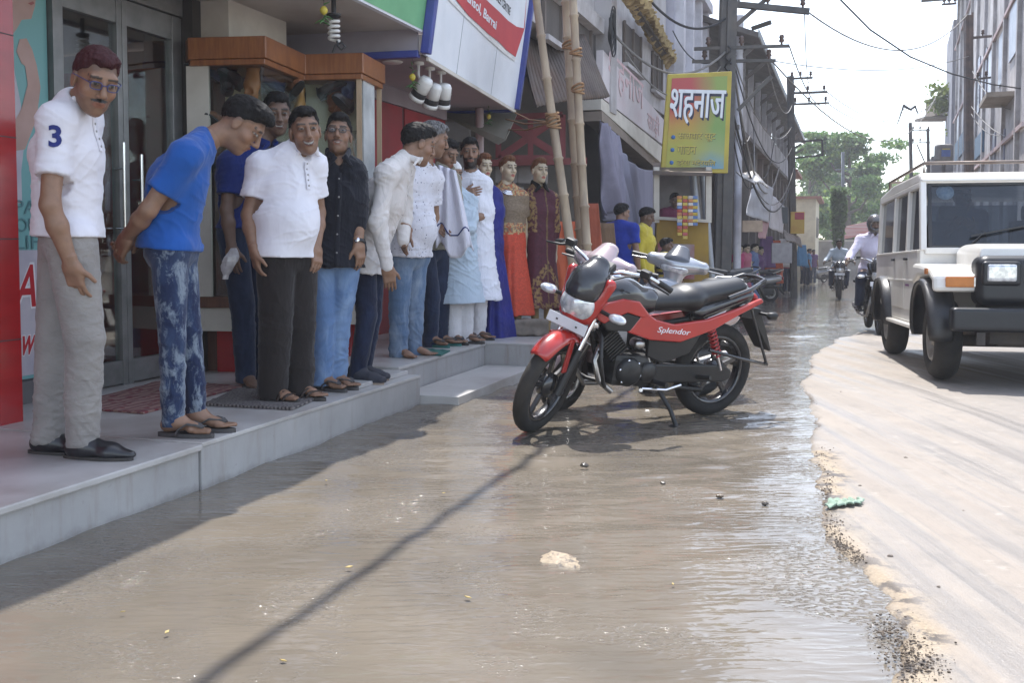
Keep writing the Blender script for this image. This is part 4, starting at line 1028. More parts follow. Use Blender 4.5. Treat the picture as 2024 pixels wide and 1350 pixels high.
def sole_mesh(A, yaw, g, side, th, k=1.0, root=None, name='sole', m=None, grow=0.0):
    A, t, l = foot_frame(A, yaw, g); n = 26; V = []; pr = []
    for i in range(n):
        q = 2 * PI * i / n; s_ = math.sin(q); c_ = math.cos(q)
        lo_ = .062 + .135 * s_; wd = (.040 if s_ > -.2 else .034) * (1 - .12 * max(0, -s_)); pr.append((wd * c_ * (1 + grow) + .006 * side * max(s_, 0), lo_ * 1.0 + (.006 if s_ > 0 else -.006)))
    mb = MB(); V = []
    for zz, sc in ((0, .97), (th * .3, 1.0), (th, 1.0)): V += [(A + t * y * k + l * x * k * sc)[:2].tolist() + [g + zz] for x, y in pr]
    Fs = [[j * n + i, j * n + (i + 1) % n, (j + 1) * n + (i + 1) % n, (j + 1) * n + i] for j in range(2) for i in range(n)] + [list(range(n))[::-1], list(range(2 * n, 3 * n))]
    mb.add(V, Fs); return mb.build(name, m, root, 0, Matrix.Translation(-root.location))
def strap(pts, wid, th, name, m, root):
    """flat band over the foot"""
    mb = MB(); pts = [Vector(p) for p in pts]
    for a, b in zip(pts[:-1], pts[1:]):
        pass
    n = len(pts); V = []
    for i, p in enumerate(pts):
        t_ = (pts[min(i + 1, n - 1)] - pts[max(i - 1, 0)]).normalized(); up = Vector((0, 0, 1)); sd_ = t_.cross(up)
        sd_ = sd_.normalized() if sd_.length > 1e-4 else Vector((1, 0, 0)); nn = sd_.cross(t_).normalized()
        for s1, s2 in ((-1, -1), (1, -1), (1, 1), (-1, 1)): V.append(p + sd_ * wid / 2 * s1 + nn * th / 2 * s2)
    Fs = [[i * 4 + k_, i * 4 + (k_ + 1) % 4, i * 4 + 4 + (k_ + 1) % 4, i * 4 + 4 + k_] for i in range(n - 1) for k_ in range(4)] + [[3, 2, 1, 0], [n * 4 - 4, n * 4 - 3, n * 4 - 2, n * 4 - 1]]
    mb.add(V, Fs, False); return mb.build(name, m, root, 0, Matrix.Translation(-root.location))
def footwear(kind, A, yaw, g, side, root, m, m_sole, k=1.0):
    A, t, l = foot_frame(A, yaw, g); z = np.array([0, 0, 1.0]); b = np.array([A[0], A[1], g])
    if kind in ('slipper', 'sandal'):
        sole_mesh(A, yaw, g, side, .020, k, root, 'sandal_sole', m_sole)
        zo = g + .020
        def pt(x, y, hz): return (b + l * x * k * side + t * y * k)[:2].tolist() + [zo + hz * k]
        if kind == 'slipper':
            for q in (-1, 1): strap([pt(.012, .148, .028), pt(.012 + q * .016, .125, .040), pt(.004 + q * .034, .085, .046), pt(q * .043, .045, .02), pt(q * .042, .035, -.004)], .022, .007, 'sandal_strap', m, root)
        else:
            for y in (.085, .125): strap([pt(-.047, y - .02, -.006), pt(-.042, y - .01, .025), pt(-.018, y, .050 - (y - .08) * .35), pt(.018, y + .005, .050 - (y - .08) * .35), pt(.042, y, .025), pt(.047, y - .01, -.006)], .030, .008, 'sandal_strap', m, root)
            strap([pt(-.042, -.045, -.004), pt(-.04, -.04, .04), pt(0, -.058, .055), pt(.04, -.04, .04), pt(.042, -.045, -.004)], .018, .006, 'sandal_strap', m, root)
    else:
        F = SDF(b - np.array([.22, .22, .02]), b + np.array([.30, .30, .16]), .006)
        F.add(rc(b - t * .032 + z * .045, b + t * .02 + z * .05, .042 * k, .040 * k)); 
        if kind == 'shoe':
            F.add(rc(b + t * .02 + z * .05, b + t * .12 * k + z * .032, .043 * k, .032 * k, l, 1.15), .03); F.add(rc(b + t * .12 * k + z * .030, b + t * .205 * k + z * .022, .033 * k, .016 * k, l, 1.3), .03)
        else:
            F.add(rc(b + t * .02 + z * .06, b + t * .12 * k + z * .035, .044 * k, .034 * k, l, 1.2), .03); F.add(rc(b + t * .12 * k + z * .030, b + t * .185 * k + z * .028, .034 * k, .026 * k, l, 1.45), .03)
            F.add(rc(b - t * .03 + z * .08, b + t * .03 + z * .085, .036 * k, .036 * k), .02)
        F.sub(rc(A + z * .045 - t * .005, A + z * .10 + t * .01, .036 * k, .04 * k), .006)
        F.plane((0, 0, g + .012), (0, 0, -1)); V, Q = F.mesh(); mesh_obj('shoe_upper', V - V3(root.location), Q, m, root)
        sole_mesh(A, yaw, g, side, .014 if kind == 'shoe' else .024, k * (1.06 if kind == 'shoe' else 1.0), root, 'shoe_sole', m_sole, .06)

def wrinkle(V, N, amp, sc, seed, z0=None, z1=None, pw=1.0):
    """soft body of the cloth plus sharp diagonal creases"""
    n = fbm(V * np.array(sc) + seed * 3.1 + 80, 3) - .5
    w_ = np.ones(len(V)) if z0 is None else np.clip((z1 - V[:, 2]) / (z1 - z0), .2, 1) ** pw
    x, y, z_ = V[:, 0], V[:, 1], V[:, 2]; wz = fbm(V * 4.0 + 33 + seed, 2)
    cr = 0
    for q, (a, f1, f2, kk) in enumerate(((38, 3.2, 15.0, 1.0), (-30, 3.5, 17.0, .9), (8, 3.0, 21.0, .7))):
        c_, s_ = math.cos(R(a)), math.sin(R(a)); lat = x + .6 * y
        p1 = lat * c_ + z_ * s_; p2 = -lat * s_ + z_ * c_
        m = fbm(np.stack([p1 * f1 + 90 + seed + 5 * q, y * 5 + 90 + wz * 1.2, p2 * f2 + 90 + wz * 2.5], 1), 2)
        cr = cr + kk * np.maximum(0, 1 - np.abs(m - .5) * 9) ** 1.5 * np.clip((fbm(V * 3.1 + 50 + 9 * q + seed, 2) - .40) * 6, 0, 1)
    return V + N * (amp * (1.5 * n + .75 * cr - .15) * w_)[:, None]

def person(label, Y, J, head, g, torso_yaw, top=None, bottom=None, feet=('slipper',), skin='brown', hair=('short', M_hair, 0.0), face={}, h=.006, k=1.0, fat=0.0, sleeve='short', hands=None, group=None, name='person', cat='person', toe=(70, 70), glasses=None, legk=1.0, body_mat=None, clothes_h=None, hem=None, female=False, armk=1.0, foot_k=1.0):
    """J: joint -> (px, py, dy) in the photo's pixels at world distance Y+dy"""
    W = {q: V3(v if isinstance(v, Vector) else P(v[0], v[1], Y + v[2])) for q, v in J.items()}
    base = Vector((W['pel'][0], W['pel'][1], g)); root = thing(name, label, cat, base, 0, group); B = V3(base)
    z = np.array([0, 0, 1.0]); ty = R(torso_yaw); fw = np.array([math.sin(ty), -math.cos(ty), 0.0]); lt = np.array([math.cos(ty), math.sin(ty), 0.0])
    sk = SKINS[skin] if isinstance(skin, str) else skin
    pel, ch, nb = W['pel'], W['chest'], W['nb']
    for q in ('a', 'b'):
        sg = -1 if q == 'a' else 1
        sA = W.get('s' + q)
        if sA is None: W['s' + q] = nb - z * .03 + lt * sg * .175 * k
        if 'h' + q not in W: W['h' + q] = pel + lt * sg * .085 * k
    sl = unit(W['sb'] - W['sa']); head = head if not isinstance(head[0], Vector) else (None, None, head[0]) + tuple(head[1:]); hc = V3(head[2] if head[0] is None else P(head[0], head[1], Y + head[2])); hd = Head(hc, head[3], head[4], head[5], head[6] if len(head) > 6 else 1.0, .95 if not female else .88)
    arms = [q for q in 'ab' if 'e' + q in W]
    # ---- torso pieces (used by body and shirt)
    sp = unit(ch - pel)
    def torso(F, g_, kk):
        F.add(rc(pel, pel * .45 + ch * .55, (.105 + .03 * fat) * k + g_, (.098 + .045 * fat) * k + g_, lt, 1.32), .03)
        F.add(rc(pel * .4 + ch * .6, ch, (.100 + .035 * fat) * k + g_, (.112 + .01 * fat) * k + g_, sl, 1.30), .06)
        F.add(rc(ch, ch * .35 + nb * .65, .112 * k + g_, .075 * k + g_, sl, 1.35), .06)
        F.add(rc(W['sa'], W['sb'], .052 * k + g_, .052 * k + g_), .06)
        for q in 'ab': F.add(rc(nb + (hc - nb) * .12, W['s' + q], .045 * k + g_ * .7, .048 * k + g_), .045)
        if fat: 
            bc = pel * .55 + ch * .45 + fw * .075 * fat; F.add(ell(bc, (.135 * k + g_, .135 * k + g_, .17 * k)), .07)
    if hem is not None: hemz = float(hem[2]) if isinstance(hem, Vector) else V3(P(hem[0], hem[1], Y))[2]
    else: hemz = pel[2] - .03
    # ---- body: one mesh
    pts = np.array(list(W.values())); lo = np.minimum(pts.min(0), hc - .05) - .16; hi = np.maximum(pts.max(0), hc) + .16; lo[2] = g - .02
    F = SDF(lo, hi, h)
    torso(F, -.012, 1)
    for q in arms:
        s_, e, w_ = W['s' + q], W['e' + q], W['w' + q]
        F.add(rc(s_, e, .047 * k * armk, .038 * k * armk), .03); F.add(rc(e, e * .65 + w_ * .35, .038 * k * armk, .040 * k * armk), .02); F.add(rc(e * .65 + w_ * .35, w_, .040 * k * armk, .0265 * k * armk), .02)
    fk = []
    if 'ka' in W:
        for q in 'ab':
            hh, kn, an = W['h' + q], W['k' + q], W['a' + q]
            F.add(rc(hh, kn, .078 * legk * k, .05 * k), .02); F.add(rc(kn, kn * .65 + an * .35, .05 * k, .052 * k), .02); F.add(rc(kn * .65 + an * .35, an, .05 * k, .034 * k), .02)
            fk.append((q, an))
        fz = g + (.020 if feet[0] in ('slipper', 'sandal') else .0)
        for i, (q, an) in enumerate(fk):
            if feet[0] in ('slipper', 'sandal', 'bare'): 
                a2 = an.copy(); a2[2] = max(an[2], fz + .07); add_foot(F, a2, toe[i], fz, -1 if i == 0 else 1, foot_k)
    # cut the coarse neck where the finer head begins
    F.add(rc(nb - z * .02, nb + (hc - nb) * .25, .056 * k, .052 * k), .03)
    V1, Q1 = F.mesh()
    FH = SDF(np.minimum(hc - .17 * hd.k, nb - .06), np.maximum(hc + .17 * hd.k, nb + .06), min(h, .0042)); hd.build(FH, nb + (nb - hc) * .10, face.get('smile', 0), .052 * k if not female else .043, female); V2, Q2 = FH.mesh()
    Vs, Qs, n = [V1, V2], [Q1, Q2 + len(V1)], len(V1) + len(V2)
    for i, q in enumerate(arms):
        hs_ = (hands or {}).get(q, {})
        if hs_.get('skip'): continue
        w_ = W['w' + q]; tip = W.get('t' + q); d = unit(tip - w_) if tip is not None else unit(w_ - W['e' + q])
        nrm = V3(hs_.get('palm', (pel - w_) * np.array([1, 1, .0]) + 1e-3)); FF = SDF(w_ - .13, w_ + d * .12 + .10, min(h, .0042)) if True else None
        lo2 = np.minimum(w_, w_ + d * .2) - .075; hi2 = np.maximum(w_, w_ + d * .2) + .075
        FF = SDF(lo2, hi2, min(h, .0042)); add_hand(FF, w_, d, nrm, hs_.get('thumb', 1 if q == 'a' else -1), hs_.get('size', 1.0) * k ** .5, hs_.get('curl', .35), hs_.get('tcurl', .3), hs_.get('spread', .1))
        v_, q_ = FF.mesh(); Vs.append(v_); Qs.append(q_ + n); n += len(v_)
    V = np.concatenate(Vs); Q = np.concatenate(Qs); col = np.tile(np.array(sk), (len(V), 1)); fc = dict(face)
    hd.paint(V, col, sk, **{a: b for a, b in fc.items() if a in ('brow', 'moustache', 'beard', 'smile', 'stubble', 'lips', 'hairc', 'scalp')})
    bo = mesh_obj('body', V - B, Q, body_mat or M_skin, root, cols=col)
    if hair: hair_mesh(hd, hair[1], root, hair[0], hair[2])
    ch_ = clothes_h or max(h, .0075)
    # ---- upper garment
    if top:
        tm = top['m']; ga = top.get('gap', .016); F = SDF(lo - .05, hi + .05, ch_); torso(F, ga, 1)
        sc = top.get('skirt')
        if sc:   # long kurta / gown
            hm = V3(sc[0] if isinstance(sc[0], Vector) else P(sc[0], sc[1], Y + (sc[4] if len(sc) > 4 else 0))); F.add(rc(pel * .6 + ch * .4, hm, .105 * k + ga, sc[2], lt, sc[3]), .05)
            hemz = hm[2]
        else:
            lowp = pel + (pel - ch) * .35; F.add(rc(pel + z * .05, pel - z * .16, (.112 + .03 * fat) * k + ga, (.116 + .03 * fat) * k + ga + top.get('flare', 0), lt, 1.28), .03); F.add(rc(W['ha'] + z * .02, W['hb'] + z * .02, (.104 + .02 * fat) * k * legk + ga * .6), .02); F.add(rc(pel, lowp, (.108 + .03 * fat) * k + ga, (.108 + .03 * fat) * k + ga + top.get('flare', 0), lt, 1.32), .03)
        for q in arms:
            s_, e, w_ = W['s' + q], W['e' + q], W['w' + q]
            if sleeve == 'none': continue
            if sleeve == 'short': F.add(rc(s_, s_ * .32 + e * .68, .060 * k, .060 * k + .008 * top.get('loose', 1)), .045)
            else:
                we = e * .05 + w_ * .95 if sleeve == 'long' else e * .65 + w_ * .35
                F.add(rc(s_, e, .060 * k + .004, .050 * k + .004), .045); F.add(rc(e, we, .050 * k + .004, .040 * k if sleeve == 'long' else .046 * k), .02)
        for q in arms:
            s_, e, w_ = W['s' + q], W['e' + q], W['w' + q]
            if sleeve == 'short':
                n_ = unit(e - s_); c_ = s_ * .34 + e * .66; F.sub((lambda x, y, zz, c_=c_, n_=n_: np.maximum(-((x - c_[0]) * n_[0] + (y - c_[1]) * n_[1] + (zz - c_[2]) * n_[2]), np.sqrt((x - c_[0]) ** 2 + (y - c_[1]) ** 2 + (zz - c_[2]) ** 2) - .10 * k), c_ - .1, c_ + .1))
        dn = unit(pel - ch) if not sc else -z
        tilt = top.get('tilt', 0.0); F.plane((0, 0, hemz) if sc else (pel[0], pel[1], hemz), (dn * .5 - z * .5) if not sc else -z)
        F.sub(rc(nb + (hc - nb) * .14 + fw * .012, nb + (hc - nb) * .75 + fw * .03, .054 * k, .075 * k), .008)
        if top.get('vneck'): F.sub(rc(nb + fw * .075 - z * .0, nb + fw * .13 - z * (.13 * top['vneck']), .03, .008), .006)
        V, Q = F.mesh(); N = vnormals(V, Q); wr = top.get('wr', .008)
        if sc and top.get('pleats'):
            ax = pel; th = np.arctan2((V - ax) @ fw, (V - ax) @ lt); dn_ = np.clip((pel[2] + .12 - V[:, 2]) / max(pel[2] - hemz, .1), 0, 1)
            V = V + N * (top['pleats'][1] * dn_ * np.sin(th * top['pleats'][0] + 2 * np.sin(th * 3)))[:, None]
        V = wrinkle(V, N, wr, top.get('wsc', (9, 9, 5)), zlib.crc32(label.encode()) % 17)
        cl = None
        if top.get('paint'): cl = top['paint'](V, dict(pel=pel, ch=ch, nb=nb, fw=fw, lt=lt, hemz=hemz, W=W, hc=hc))
        so_ = mesh_obj(top.get('name', 'shirt'), V - B, Q, tm, root, cols=cl); root['_shirt'] = so_.name
        if top.get('placket'):
            bv = BVHTree.FromPolygons([Vector(v_) for v_ in V], Q.tolist()); t0, t1 = top['placket']; pp_ = []
            for t_ in np.linspace(t0, t1, 16):
                o_ = nb * (1 - t_) + np.array([pel[0], pel[1], hemz]) * t_; hit = bv.ray_cast(Vector(o_ + fw * .6), Vector(-fw))[0]
                if hit is not None: pp_.append(hit - Vector(B) + Vector(fw) * .002)
            if len(pp_) > 3:
                mb = MB(); V_ = []
                for q_ in pp_: V_ += [q_ - Vector(lt) * .016, q_ - Vector(lt) * .015 + Vector(fw) * .004, q_ + Vector(lt) * .015 + Vector(fw) * .004, q_ + Vector(lt) * .016]
                mb.add(V_, [[i * 4 + a, i * 4 + a + 1, i * 4 + a + 5, i * 4 + a + 4] for i in range(len(pp_) - 1) for a in range(3)], True); po_ = mb.build('placket', tm, root)
                for i in range(1, len(pp_), 3): mb = MB(); mb.lathe([(0, .003), (.0055, .002), (.006, 0)], pp_[i] + Vector(fw) * .004, fw, 8); mb.build('button', top.get('button', M_sole_btn), po_)
        if top.get('collar'):
            FC = SDF(nb - .16, nb + .16, .005); up = unit(hc - nb)
            cb = nb + up * .060 - fw * .062
            for sg in (-1, 1):
                p1 = nb + up * .052 + sl * sg * .066 * k + fw * .0; p2 = nb + up * .012 + sl * sg * .036 * k + fw * .098
                for a_, b_ in ((cb, p1), (p1, p2)): FC.add(rc(a_, b_, .013, .012, up, 2.2), .006)
                FC.add(rc(p2, p2 - up * .045 + sl * sg * .030 + fw * .010, .011, .007, sl, 2.2), .008)
            v_, q_ = FC.mesh(); mesh_obj('collar', v_ - B, q_, top.get('collar_m', tm), root)
    # ---- lower garment
    if bottom and 'ka' in W:
        F = SDF(np.array([lo[0] - .05, lo[1] - .05, g - .01]), np.array([hi[0] + .05, hi[1] + .05, max(pel[2] + .16, W['ha'][2] + .2)]), ch_)
        F.add(rc(W['ha'] + z * .03, W['hb'] + z * .03, (.098 + .02 * fat) * k * legk)); F.add(rc(pel - z * .02, pel + z * .10, (.105 + .02 * fat) * k, (.104 + .03 * fat) * k, lt, 1.3), .03)
        r_ = bottom.get('r', (.092, .070, .058))
        for q in 'ab':
            hh, kn, an = W['h' + q], W['k' + q], W['a' + q]; FL = [(hh, kn, r_[0] * k, r_[1] * k), (kn, an - z * .02, r_[1] * k, r_[2] * k)]
            for a_, b_, r0, r1 in FL: F.add(rc(a_, b_, r0, r1), .012)
        cut = min(W['aa'][2], W['ab'][2]) + bottom.get('cut', -.03); F.plane((0, 0, cut), (0, 0, -1)); F.plane((0, 0, min(pel[2] + .10, hemz + .045)), (0, 0, 1))
        V, Q = F.mesh(); N = vnormals(V, Q); V = wrinkle(V, N, bottom.get('wr', .007), bottom.get('wsc', (7, 7, 17)), 3 + zlib.crc32(label.encode()) % 11, cut, pel[2], .6)
        mesh_obj(bottom.get('name', 'trousers'), V - B, Q, bottom['m'], root)
    # ---- footwear
    if 'ka' in W and feet[0] != 'bare' and feet[0] != 'none':
        for i, (q, an) in enumerate(fk):
            a2 = an.copy(); a2[2] = g + .085; footwear(feet[0], a2, toe[i], g, -1 if i == 0 else 1, root, feet[1], feet[2] if len(feet) > 2 else feet[1], foot_k)
    if glasses is not None:
        mb = MB()
        for sg in (-1, 1):
            c0 = (.031 * sg, .103, .010); ring = []
            for i in range(16):
                q = 2 * PI * i / 16; x = math.copysign(abs(math.cos(q)) ** .6, math.cos(q)) * .0205; y = math.copysign(abs(math.sin(q)) ** .6, math.sin(q)) * .0135; ring.append(hd.w(c0[0] + x, c0[1] - .25 * abs(x + .0) * (1 if x * sg > 0 else 0), c0[2] + y))
            mb.tube(ring, .0019 * hd.k, 6, closed=True); mb.tube([hd.w(.053 * sg, .098, .016), hd.w(.074 * sg, .06, .018), hd.w(.082 * sg, -.005, .012)], .0019 * hd.k, 6)
        mb.tube([hd.w(-.009, .104, .013), hd.w(0, .108, .016), hd.w(.009, .104, .013)], .0018 * hd.k, 6)
        go = mb.build('glasses', glasses, root, 0, Matrix.Translation(-base))
        mb = MB()
        for sg in (-1, 1): mb.add([hd.w(.031 * sg + .021 * math.cos(2 * PI * i / 12), .1025, .010 + .0138 * math.sin(2 * PI * i / 12)) for i in range(12)], [list(range(12))])
        mb.build('lens', M_glass, go, 0, Matrix.Translation(-base))
    root['_h'] = 0
    del root['_h']
    if '_shirt' in root: del root['_shirt']
    return root, W, hd, fw, lt
M_polo = fabric('white_pique', (.68, .66, .70), (.62, .60, .64), wr=.2, scale=11)
M_bluet = fabric('blue_jersey', (.012, .085, .34), (.010, .07, .28), wr=.3, scale=13)
M_khaki = fabric('stone_cotton_twill', (.275, .255, .238), (.225, .208, .195), wr=.45, scale=20, fold=(1, 1, 1.6))
M_bleach = denim('bleached_denim', (.013, .022, .062), (.045, .075, .15), contrast=((.20, .24, .29), 13))
M_shoe = mat('black_leather', (.007, .007, .010), (.012, .012, .015), 9, .3, spec=.6)
M_sole = mat('dark_rubber', (.03, .028, .027), (.05, .045, .04), 12, .7)
M_grub = mat('worn_grey_rubber', (.075, .07, .07), (.05, .045, .045), 14, .65)
M_gframe = mat('blue_frame', (.03, .04, .16), None, 9, .35); M_gblack = mat('black_frame', (.012, .012, .014), None, 9, .3)
person('man in white polo with a 3 on the sleeve and beige trousers', 4.24,
    dict(pel=(135, 470, 0), chest=(134, 305, 0), nb=(142, 212, 0), sa=(112, 240, -.17), ea=(99, 405, -.24), wa=(140, 522, -.20), ta=(160, 600, -.16), sb=(166, 236, .16), eb=(160, 390, .19), wb=(168, 470, .10),
         ha=(142, 490, -.09), ka=(166, 665, -.09), aa=(163, 868, -.05), hb=(126, 490, .09), kb=(108, 680, .07), ab=(94, 866, .05)),
    (188, 160, -.10, 40, 24, -6, 1.13), PZ1, 86, dict(m=M_polo, collar=True, placket=(.05, .34), wr=.0052, flare=.006), dict(m=M_khaki, r=(.102, .078, .064), wr=.0085, cut=-.012), ('shoe', M_shoe, M_sole), 'brown', ('short', M_hair_red, .004), dict(moustache=1.0, stubble=.35), h=.0055, foot_k=1.08, toe=(80, 84), glasses=M_gframe, hem=(135, 468),
    hands=dict(a=dict(palm=(.25, .9, 0), curl=.28, thumb=1), b=dict(skip=True)))
p2 = person('man in bright blue T-shirt bending forward, hands behind back', 4.70,
    dict(pel=(332, 488, 0), chest=(352, 362, 0), nb=(396, 283, .06), sa=(366, 308, -.17), ea=(293, 415, -.20), wa=(250, 470, -.10), ta=(226, 520, -.06), sb=(384, 303, .17), eb=(320, 415, .22), wb=(262, 466, .03), tb=(240, 488, -.02),
         ha=(335, 505, -.085), ka=(340, 662, -.09), aa=(343, 830, -.06), hb=(352, 505, .085), kb=(372, 655, .07), ab=(388, 818, .08)),
    (477, 246, .12, 96, 44, 0, 1.10), PZ2, 92, dict(m=M_bluet, wr=.008, gap=.014), dict(m=M_bleach, r=(.085, .062, .050), wr=.009), ('slipper', M_grub, M_grub), 'brown', ('fringe', M_hair, .006), dict(stubble=.15), h=.0055, toe=(80, 76), hem=(332, 492),
    hands=dict(a=dict(palm=(.6, .7, .2), curl=.4, thumb=-1), b=dict(palm=(.2, -.8, .3), curl=.5)))
M_navy = fabric('deep_blue_knit', (.008, .022, .14), (.006, .016, .10))
M_djean = denim('dark_denim', (.011, .018, .042), (.03, .045, .09))
person('barefoot man in navy polo behind the others, holding a plastic pouch', 6.35,
    dict(pel=(480, 470, 0), chest=(480, 350, 0), nb=(512, 290, 0), sa=(458, 322, -.12), ea=(448, 415, -.16), wa=(458, 492, -.20), sb=(525, 320, .14), eb=(535, 410, .15), wb=(530, 480, .1), ka=(480, 610, -.06), aa=(486, 742, -.05), kb=(512, 610, .10), ab=(520, 740, .12)),
    (547, 226, 0, 22, 10, 0, 1.12), PZ2, 60, dict(m=M_navy, collar=True), dict(m=M_djean, r=(.092, .075, .062)), ('bare',), 'dark', ('short', M_hair, .008), dict(smile=.8, stubble=.2), toe=(40, 60), hem=(480, 452), hands=dict(b=dict(skip=True)))
M_brownt = fabric('dark_brown_gabardine', (.020, .0155, .0145), (.015, .012, .0115), wr=.35)
M_polo2 = fabric('bright_white_pique', (.74, .73, .78), (.68, .67, .72), wr=.22, scale=11)
person('plump smiling man in white polo and dark brown trousers', 5.70,
    dict(pel=(560, 500, 0), chest=(563, 375, 0), nb=(582, 300, 0), sa=(515, 328, -.06), ea=(491, 425, -.10), wa=(502, 497, -.16), ta=(512, 550, -.15), sb=(618, 325, .06), eb=(630, 420, .14), wb=(625, 490, .04), tb=(628, 540, 0),
         ha=(545, 525, -.06), ka=(545, 650, -.06), aa=(538, 770, -.04), hb=(590, 525, .06), kb=(592, 645, .06), ab=(590, 760, .08)),
    (603, 260, -.04, 20, 4, 6, 1.12), PZ2, 60, dict(m=M_polo2, collar=True, placket=(.10, .36), vneck=.6, wr=.007, flare=.008), dict(m=M_brownt, r=(.110, .090, .082), wr=.008, cut=-.045), ('sandal', mat('brown_leather', (.05, .032, .025), None, 9, .5), M_sole), 'brown', ('short', M_hair, .006), dict(smile=1.2, stubble=.25), fat=.6, k=1.0, toe=(62, 58), hem=(560, 508),
    hands=dict(a=dict(palm=(.8, .5, 0), curl=.35), b=dict(palm=(-.6, .4, 0), curl=.4)))
M_blackshirt = fabric('black_cotton', (.007, .008, .014), (.010, .011, .018), wr=.5)
M_ljean = denim('light_blue_denim', (.11, .19, .35), (.24, .34, .50))
pb = person('young man in glasses, black shirt and pale blue jeans', 6.14,
    dict(pel=(660, 500, 0), chest=(665, 390, 0), nb=(668, 318, 0), sa=(634, 340, 0), ea=(622, 430, .04), wa=(628, 500, .0), sb=(699, 340, 0), eb=(708, 425, 0), wb=(709, 482, -.06), tb=(716, 535, -.06), ka=(638, 637, -.02), aa=(637, 752, -.02), kb=(670, 632, .05), ab=(663, 745, .08)),
    (669, 268, -.02, 6, -8, -4, 1.04), PZ2 + .0, 15, dict(m=M_blackshirt, collar=True, placket=(.12, .98), vneck=.9, wr=.009, flare=.02), dict(m=M_ljean, r=(.092, .070, .066), wr=.009), ('slipper', M_grub, M_grub), 'brown', ('short', M_hair, .012), dict(stubble=.5, smile=.55, moustache=.5), toe=(58, 50), glasses=M_gblack, hem=(660, 527), sleeve='half',
    hands=dict(b=dict(palm=(-.7, .5, 0), curl=.3), a=dict(skip=True)))
w_ = Vector(pb[1]['wb']); e_ = Vector(pb[1]['eb']); ax_ = (w_ - e_).normalized()
def around(o, W, q, rad, wid, name, m, t=.06, face=None):
    w_ = Vector(W['w' + q]); e_ = Vector(W['e' + q]); ax_ = (w_ - e_).normalized(); c = w_ - ax_ * t
    mb = MB(); mb.lathe([(rad, -wid / 2), (rad + .004, -wid / 2), (rad + .004, wid / 2), (rad, wid / 2)], c, ax_, 18)
    b = mb.build(name, m, o, 0, Matrix.Translation(-o.location))
    if face is not None:
        f_ = Vector(face).normalized(); mb = MB(); mb.lathe([(0, .004), (.017, .004), (.018, 0), (.018, -.006)], c + f_ * (rad + .004), f_, 18); mb.build('watch_face', M_chrome, b, 0, Matrix.Translation(-o.location))
around(pb[0], pb[1], 'b', .030, .022, 'watch', M_black, .015, (-.2, -.9, .3))
M_shirtw = fabric('cream_white_shirting', (.62, .58, .56), (.55, .52, .50), wr=.6, scale=16)
M_ddjean = denim('indigo_denim', (.007, .011, .030), (.018, .03, .07))
person('man in long sleeved white shirt leaning right, dark torn jeans and sneakers', 6.43,
    dict(pel=(724, 500, .08), chest=(757, 395, .04), nb=(797, 318, .07), sa=(766, 345, -.16), ea=(747, 440, -.22), wa=(766, 530, -.20), ta=(774, 580, -.17), sb=(796, 336, .17), eb=(800, 430, .2), wb=(797, 480, .1), ha=(718, 522, 0), ka=(725, 625, -.02), aa=(706, 732, 0), hb=(734, 522, .17), kb=(735, 622, .17), ab=(715, 735, .18)),
    (826, 285, .14, 118, 18, 0, 1.12), PZ2, 80, dict(m=M_shirtw, collar=True, placket=(.08, .96), wr=.010, flare=.03), dict(m=M_ddjean, r=(.086, .066, .055)), ('sneaker', mat('navy_canvas', (.022, .026, .04), (.03, .03, .04), 9, .8), mat('tan_rubber', (.34, .26, .20), None, 9, .7)), 'brown', ('short', M_hair, .01), dict(stubble=.3), toe=(66, 66), hem=(724, 535), sleeve='long',
    hands=dict(a=dict(palm=(-.2, .8, 0), curl=.3), b=dict(skip=True)))
def printed(t, co, col):
    v = t.n('ShaderNodeTexVoronoi'); v.inputs['Scale'].default_value = 42; t.l(co, v.inputs['Vector']); m = t.ramp(v.outputs['Distance'], [(.16, 1.), (.22, 0.)])
    return t.mix(t.math('MULTIPLY', m, t.ramp(t.noise(co, 18, 2), [(.48, 0.), (.54, 1.)])), col, (.06, .06, .12))
M_print = fabric('white_sprig_print', (.66, .65, .70), (.6, .59, .64), extra=printed)
M_mjean = denim('washed_mid_denim', (.10, .16, .26), (.30, .36, .44))
p7 = person('barefoot grey haired man in white printed shirt and washed jeans', 7.56,
    dict(pel=(806, 490, 0), chest=(812, 410, 0), nb=(838, 330, 0), sa=(798, 365, -.15), ea=(787, 440, -.22), wa=(806, 462, -.26), ta=(792, 505, -.3), sb=(856, 355, .14), eb=(858, 430, .2), wb=(838, 470, .1), ha=(794, 515, -.05), ka=(788, 608, -.05), aa=(788, 698, -.04), hb=(822, 515, .08), kb=(818, 605, .08), ab=(817, 692, .10)),
    (856, 275, 0, 112, 15, 0, 1.1), PZ3, 70, dict(m=M_print, wr=.008, gap=.02, flare=.01), dict(m=M_mjean, r=(.09, .075, .064), wr=.009), ('bare',), 'brown', ('short', M_hair_grey, .004), dict(stubble=.3), fat=.7, toe=(52, 66), hem=(806, 507), h=.007, hands=dict(a=dict(palm=(.6, .5, -.2), curl=.35), b=dict(skip=True)))
around(p7[0], p7[1], 'a', .029, .008, 'bracelet', M_chrome, .01)
M_khs = fabric('olive_khaki_shirting', (.26, .24, .19), (.21, .195, .155))
M_towel = fabric('white_towelling', (.66, .65, .72), (.6, .59, .66), wr=.6)
